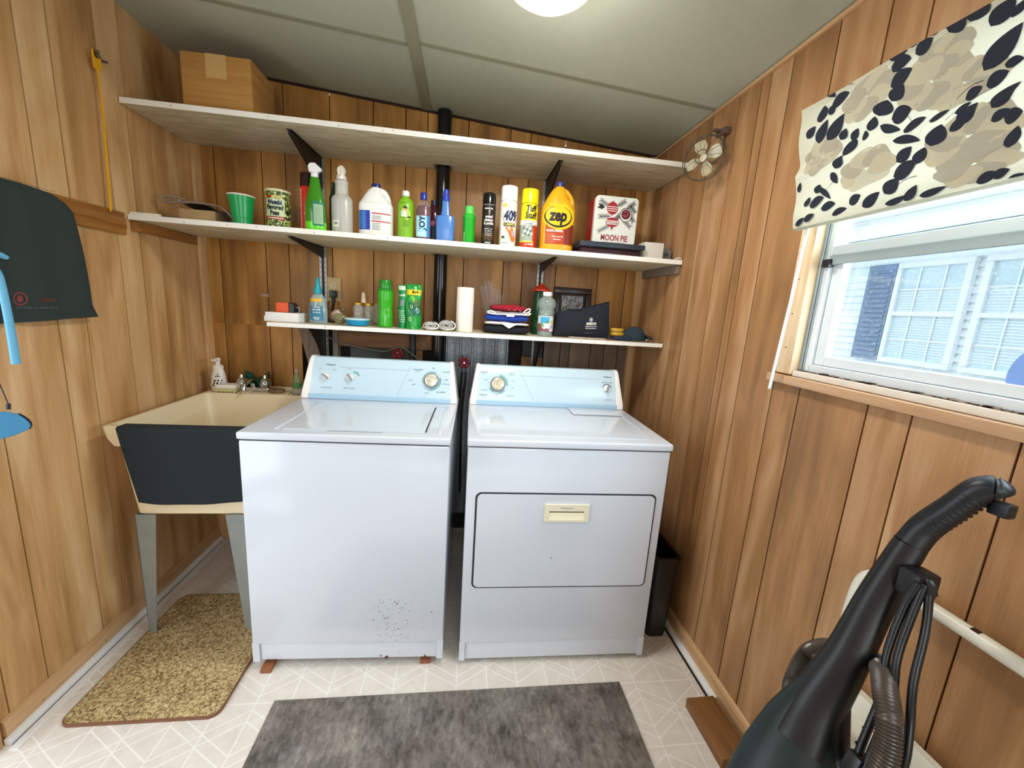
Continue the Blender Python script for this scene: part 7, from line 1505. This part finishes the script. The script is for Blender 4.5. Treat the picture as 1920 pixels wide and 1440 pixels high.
# upright vacuum
vc = thing('upright_vacuum', 'black upright vacuum with dark green base at the bottom right', 'vacuum cleaner', (1.84, -1.72, 0.0))
VB = plain('vacuum_black', '#08090b', 0.42); VG = plain('vacuum_green', '#081c1a', 0.45, 0, 0.12); GRIPB = plain('vacuum_grip', '#0c1218', 0.42)
def flat_tube(mb, pts, rads, mt, wy=1.0, n=20, pw=3.0, step=6):
    """rounded-rectangular section swept along pts; the section's wide side stays horizontal in the y-x plane"""
    P = [Vector(p) for p in pts]; o = []; ro = []; N = len(P)
    for i in range(N - 1):
        p0 = P[i - 1] if i > 0 else P[0] * 2 - P[1]; p1, p2 = P[i], P[i + 1]; p3 = P[i + 2] if i + 2 < N else P[-1] * 2 - P[-2]
        for k in range(step):
            t = k / step; o.append(0.5 * ((2 * p1) + (p2 - p0) * t + (2 * p0 - 5 * p1 + 4 * p2 - p3) * t * t + (3 * p1 - p0 - 3 * p2 + p3) * t ** 3)); ro.append((rads[i][0] * (1 - t) + rads[i + 1][0] * t, rads[i][1] * (1 - t) + rads[i + 1][1] * t))
    o.append(P[-1]); ro.append(rads[-1]); vs = []; fs = []
    side0 = Vector((0.62, -0.78, 0)).normalized()
    for i, p in enumerate(o):
        d = (o[min(i + 1, len(o) - 1)] - o[max(i - 1, 0)]).normalized(); s_ = (side0 - d * side0.dot(d)).normalized(); b_ = d.cross(s_)
        for k in range(n):
            a = 2 * PI * k / n; ca, sa = math.cos(a), math.sin(a); kk = (abs(ca) ** pw + abs(sa) ** pw) ** (-1 / pw); vs.append(p + s_ * ca * kk * ro[i][0] + b_ * sa * kk * ro[i][1])
    M_ = len(o)
    for i in range(M_ - 1):
        for k in range(n): fs.append((i * n + k, i * n + (k + 1) % n, (i + 1) * n + (k + 1) % n, (i + 1) * n + k))
    fs += [tuple(range(n))[::-1], tuple((M_ - 1) * n + k for k in range(n))]; mb.add(vs, fs, mt)
m = MB(); flat_tube(m, [(2.128, -1.645, 0.992), (2.118, -1.642, 0.955), (2.09, -1.641, 0.868), (2.05, -1.650, 0.768), (2.01, -1.652, 0.665), (1.970, -1.670, 0.595)], [(0.0235, 0.022), (0.025, 0.025), (0.029, 0.030), (0.033, 0.036), (0.042, 0.042), (0.050, 0.045)], VB); m.build('handle_stem', vc, world=True)
m = MB(); flat_tube(m, [(2.1745, -1.7125, 1.119), (2.170, -1.706, 1.127), (2.161, -1.692, 1.118), (2.150, -1.674, 1.078), (2.140, -1.651, 1.028), (2.128, -1.645, 0.992)], [(0.015, 0.016), (0.0195, 0.020), (0.0205, 0.0205), (0.0205, 0.021), (0.0225, 0.022), (0.0235, 0.022)], GRIPB, pw=2.4)
gr = m.build('grip', vc, world=True)
m = MB()
for k in range(9):
    t = k / 8; c0 = Vector((2.158, -1.688, 1.106)).lerp(Vector((2.1425, -1.6575, 1.042)), t); d = Vector((-0.016, 0.032, -0.066)).normalized(); s_ = Vector((0.62, -0.78, 0)); s_ = (s_ - d * s_.dot(d)).normalized(); b_ = d.cross(s_)
    m.tube([c0 + (s_ * math.cos(a) + b_ * math.sin(a)) * 0.0212 for a in [2 * PI * j / 16 for j in range(16)]], 0.0016, GRIPB, 6, closed=True, step=1)
m.build('ribs', gr, world=True)
m = MB(); m.bevbox(-0.010, 0.010, -0.013, 0.013, -0.014, 0.010, GRIPB, 0.004, M=Matrix.Translation((2.176, -1.716, 1.100))); m.build('trigger', gr, world=True)
m = MB(); flat_tube(m, [(2.022, -1.648, 0.700), (1.985, -1.660, 0.615), (1.952, -1.680, 0.545), (1.925, -1.700, 0.47), (1.895, -1.720, 0.33), (1.875, -1.735, 0.18), (1.865, -1.745, 0.115)], [(0.034, 0.030), (0.062, 0.045), (0.082, 0.060), (0.095, 0.075), (0.110, 0.090), (0.115, 0.095), (0.118, 0.095)], VG, pw=2.6); bd = m.build('dust_housing', vc, world=True)
m = MB(); flat_tube(m, [(2.028, -1.668, 0.690), (1.996, -1.698, 0.600), (1.968, -1.724, 0.52), (1.94, -1.755, 0.40)], [(0.020, 0.020), (0.034, 0.028), (0.045, 0.034), (0.05, 0.04)], VB, pw=2.6); m.build('side_cover', bd, world=True)
m = MB(); m.bevbox(1.70, 2.00, -1.99, -1.64, 0.012, 0.112, VG, 0.025, 4); m.build('floor_head', vc, world=True)
for x in (1.73, 1.97):
    m = MB(); m.cyl((x - 0.012, -1.68, 0.022), (x + 0.012, -1.68, 0.022), 0.022, BLKP, 20); m.build('wheel', vc, world=True)
m = MB(); m.bevbox(2.082, 2.128, -1.702, -1.668, 0.918, 0.966, VB, 0.007); m.tube([(2.105, -1.665, 0.945), (2.10, -1.70, 0.957), (2.098, -1.712, 0.940)], 0.008, VB, 10); m.build('cord_hook', vc, world=True)
m = MB()
HC = plain('hose_grey', '#4f463e', 0.3, 0.2)
hosep = [(1.99, -1.60, 0.55), (2.010, -1.603, 0.590), (2.048, -1.562, 0.606), (2.095, -1.535, 0.645), (2.105, -1.560, 0.690), (2.110, -1.615, 0.735), (2.093, -1.662, 0.762), (2.055, -1.705, 0.785), (2.022, -1.738, 0.784), (2.000, -1.766, 0.767), (1.985, -1.785, 0.725), (1.965, -1.795, 0.670), (1.93, -1.80, 0.60), (1.90, -1.795, 0.45)]
dense = []
for i in range(len(hosep) - 1):
    P_ = [Vector(hosep[max(0, min(len(hosep) - 1, i + k))]) for k in (-1, 0, 1, 2)]
    for k in range(160):
        t = k / 160; dense.append(0.5 * ((2 * P_[1]) + (P_[2] - P_[0]) * t + (2 * P_[0] - 5 * P_[1] + 4 * P_[2] - P_[3]) * t * t + (3 * P_[1] - P_[0] - 3 * P_[2] + P_[3]) * t ** 3))
even = [dense[0]]
for p_ in dense:
    if (p_ - even[-1]).length >= 0.0011: even.append(p_)
m.tube(even, [0.0165 * (1 + 0.085 * math.sin(2 * PI * k / 4)) for k in range(len(even))], HC, 20, smooth=False); m.build('ribbed_hose', vc, world=True, ang=80)
m = MB()
m.tube([(2.085, -1.700, 0.955), (2.078, -1.694, 0.905), (2.058, -1.702, 0.822), (2.040, -1.722, 0.762), (2.005, -1.738, 0.675), (1.985, -1.750, 0.63)], 0.006, BLKP, 14)
m.tube([(2.092, -1.703, 0.955), (2.080, -1.706, 0.900), (2.060, -1.716, 0.825), (2.030, -1.745, 0.77), (2.010, -1.752, 0.70), (1.99, -1.76, 0.64)], 0.006, BLKP, 14)
m.tube([(2.098, -1.706, 0.955), (2.090, -1.722, 0.883), (2.060, -1.745, 0.807), (2.030, -1.775, 0.755), (2.015, -1.79, 0.70), (2.00, -1.79, 0.62)], 0.006, BLKP, 14)
m.build('power_cord', vc, world=True)
m = MB(); m.bevbox(-0.018, 0.018, -0.012, 0.012, -0.020, 0.020, BLKP, 0.005, M=Matrix.Translation((1.998, -1.745, 0.645)) @ Matrix.Rotation(0.3, 4, 'Y')); m.build('plug', vc, world=True)
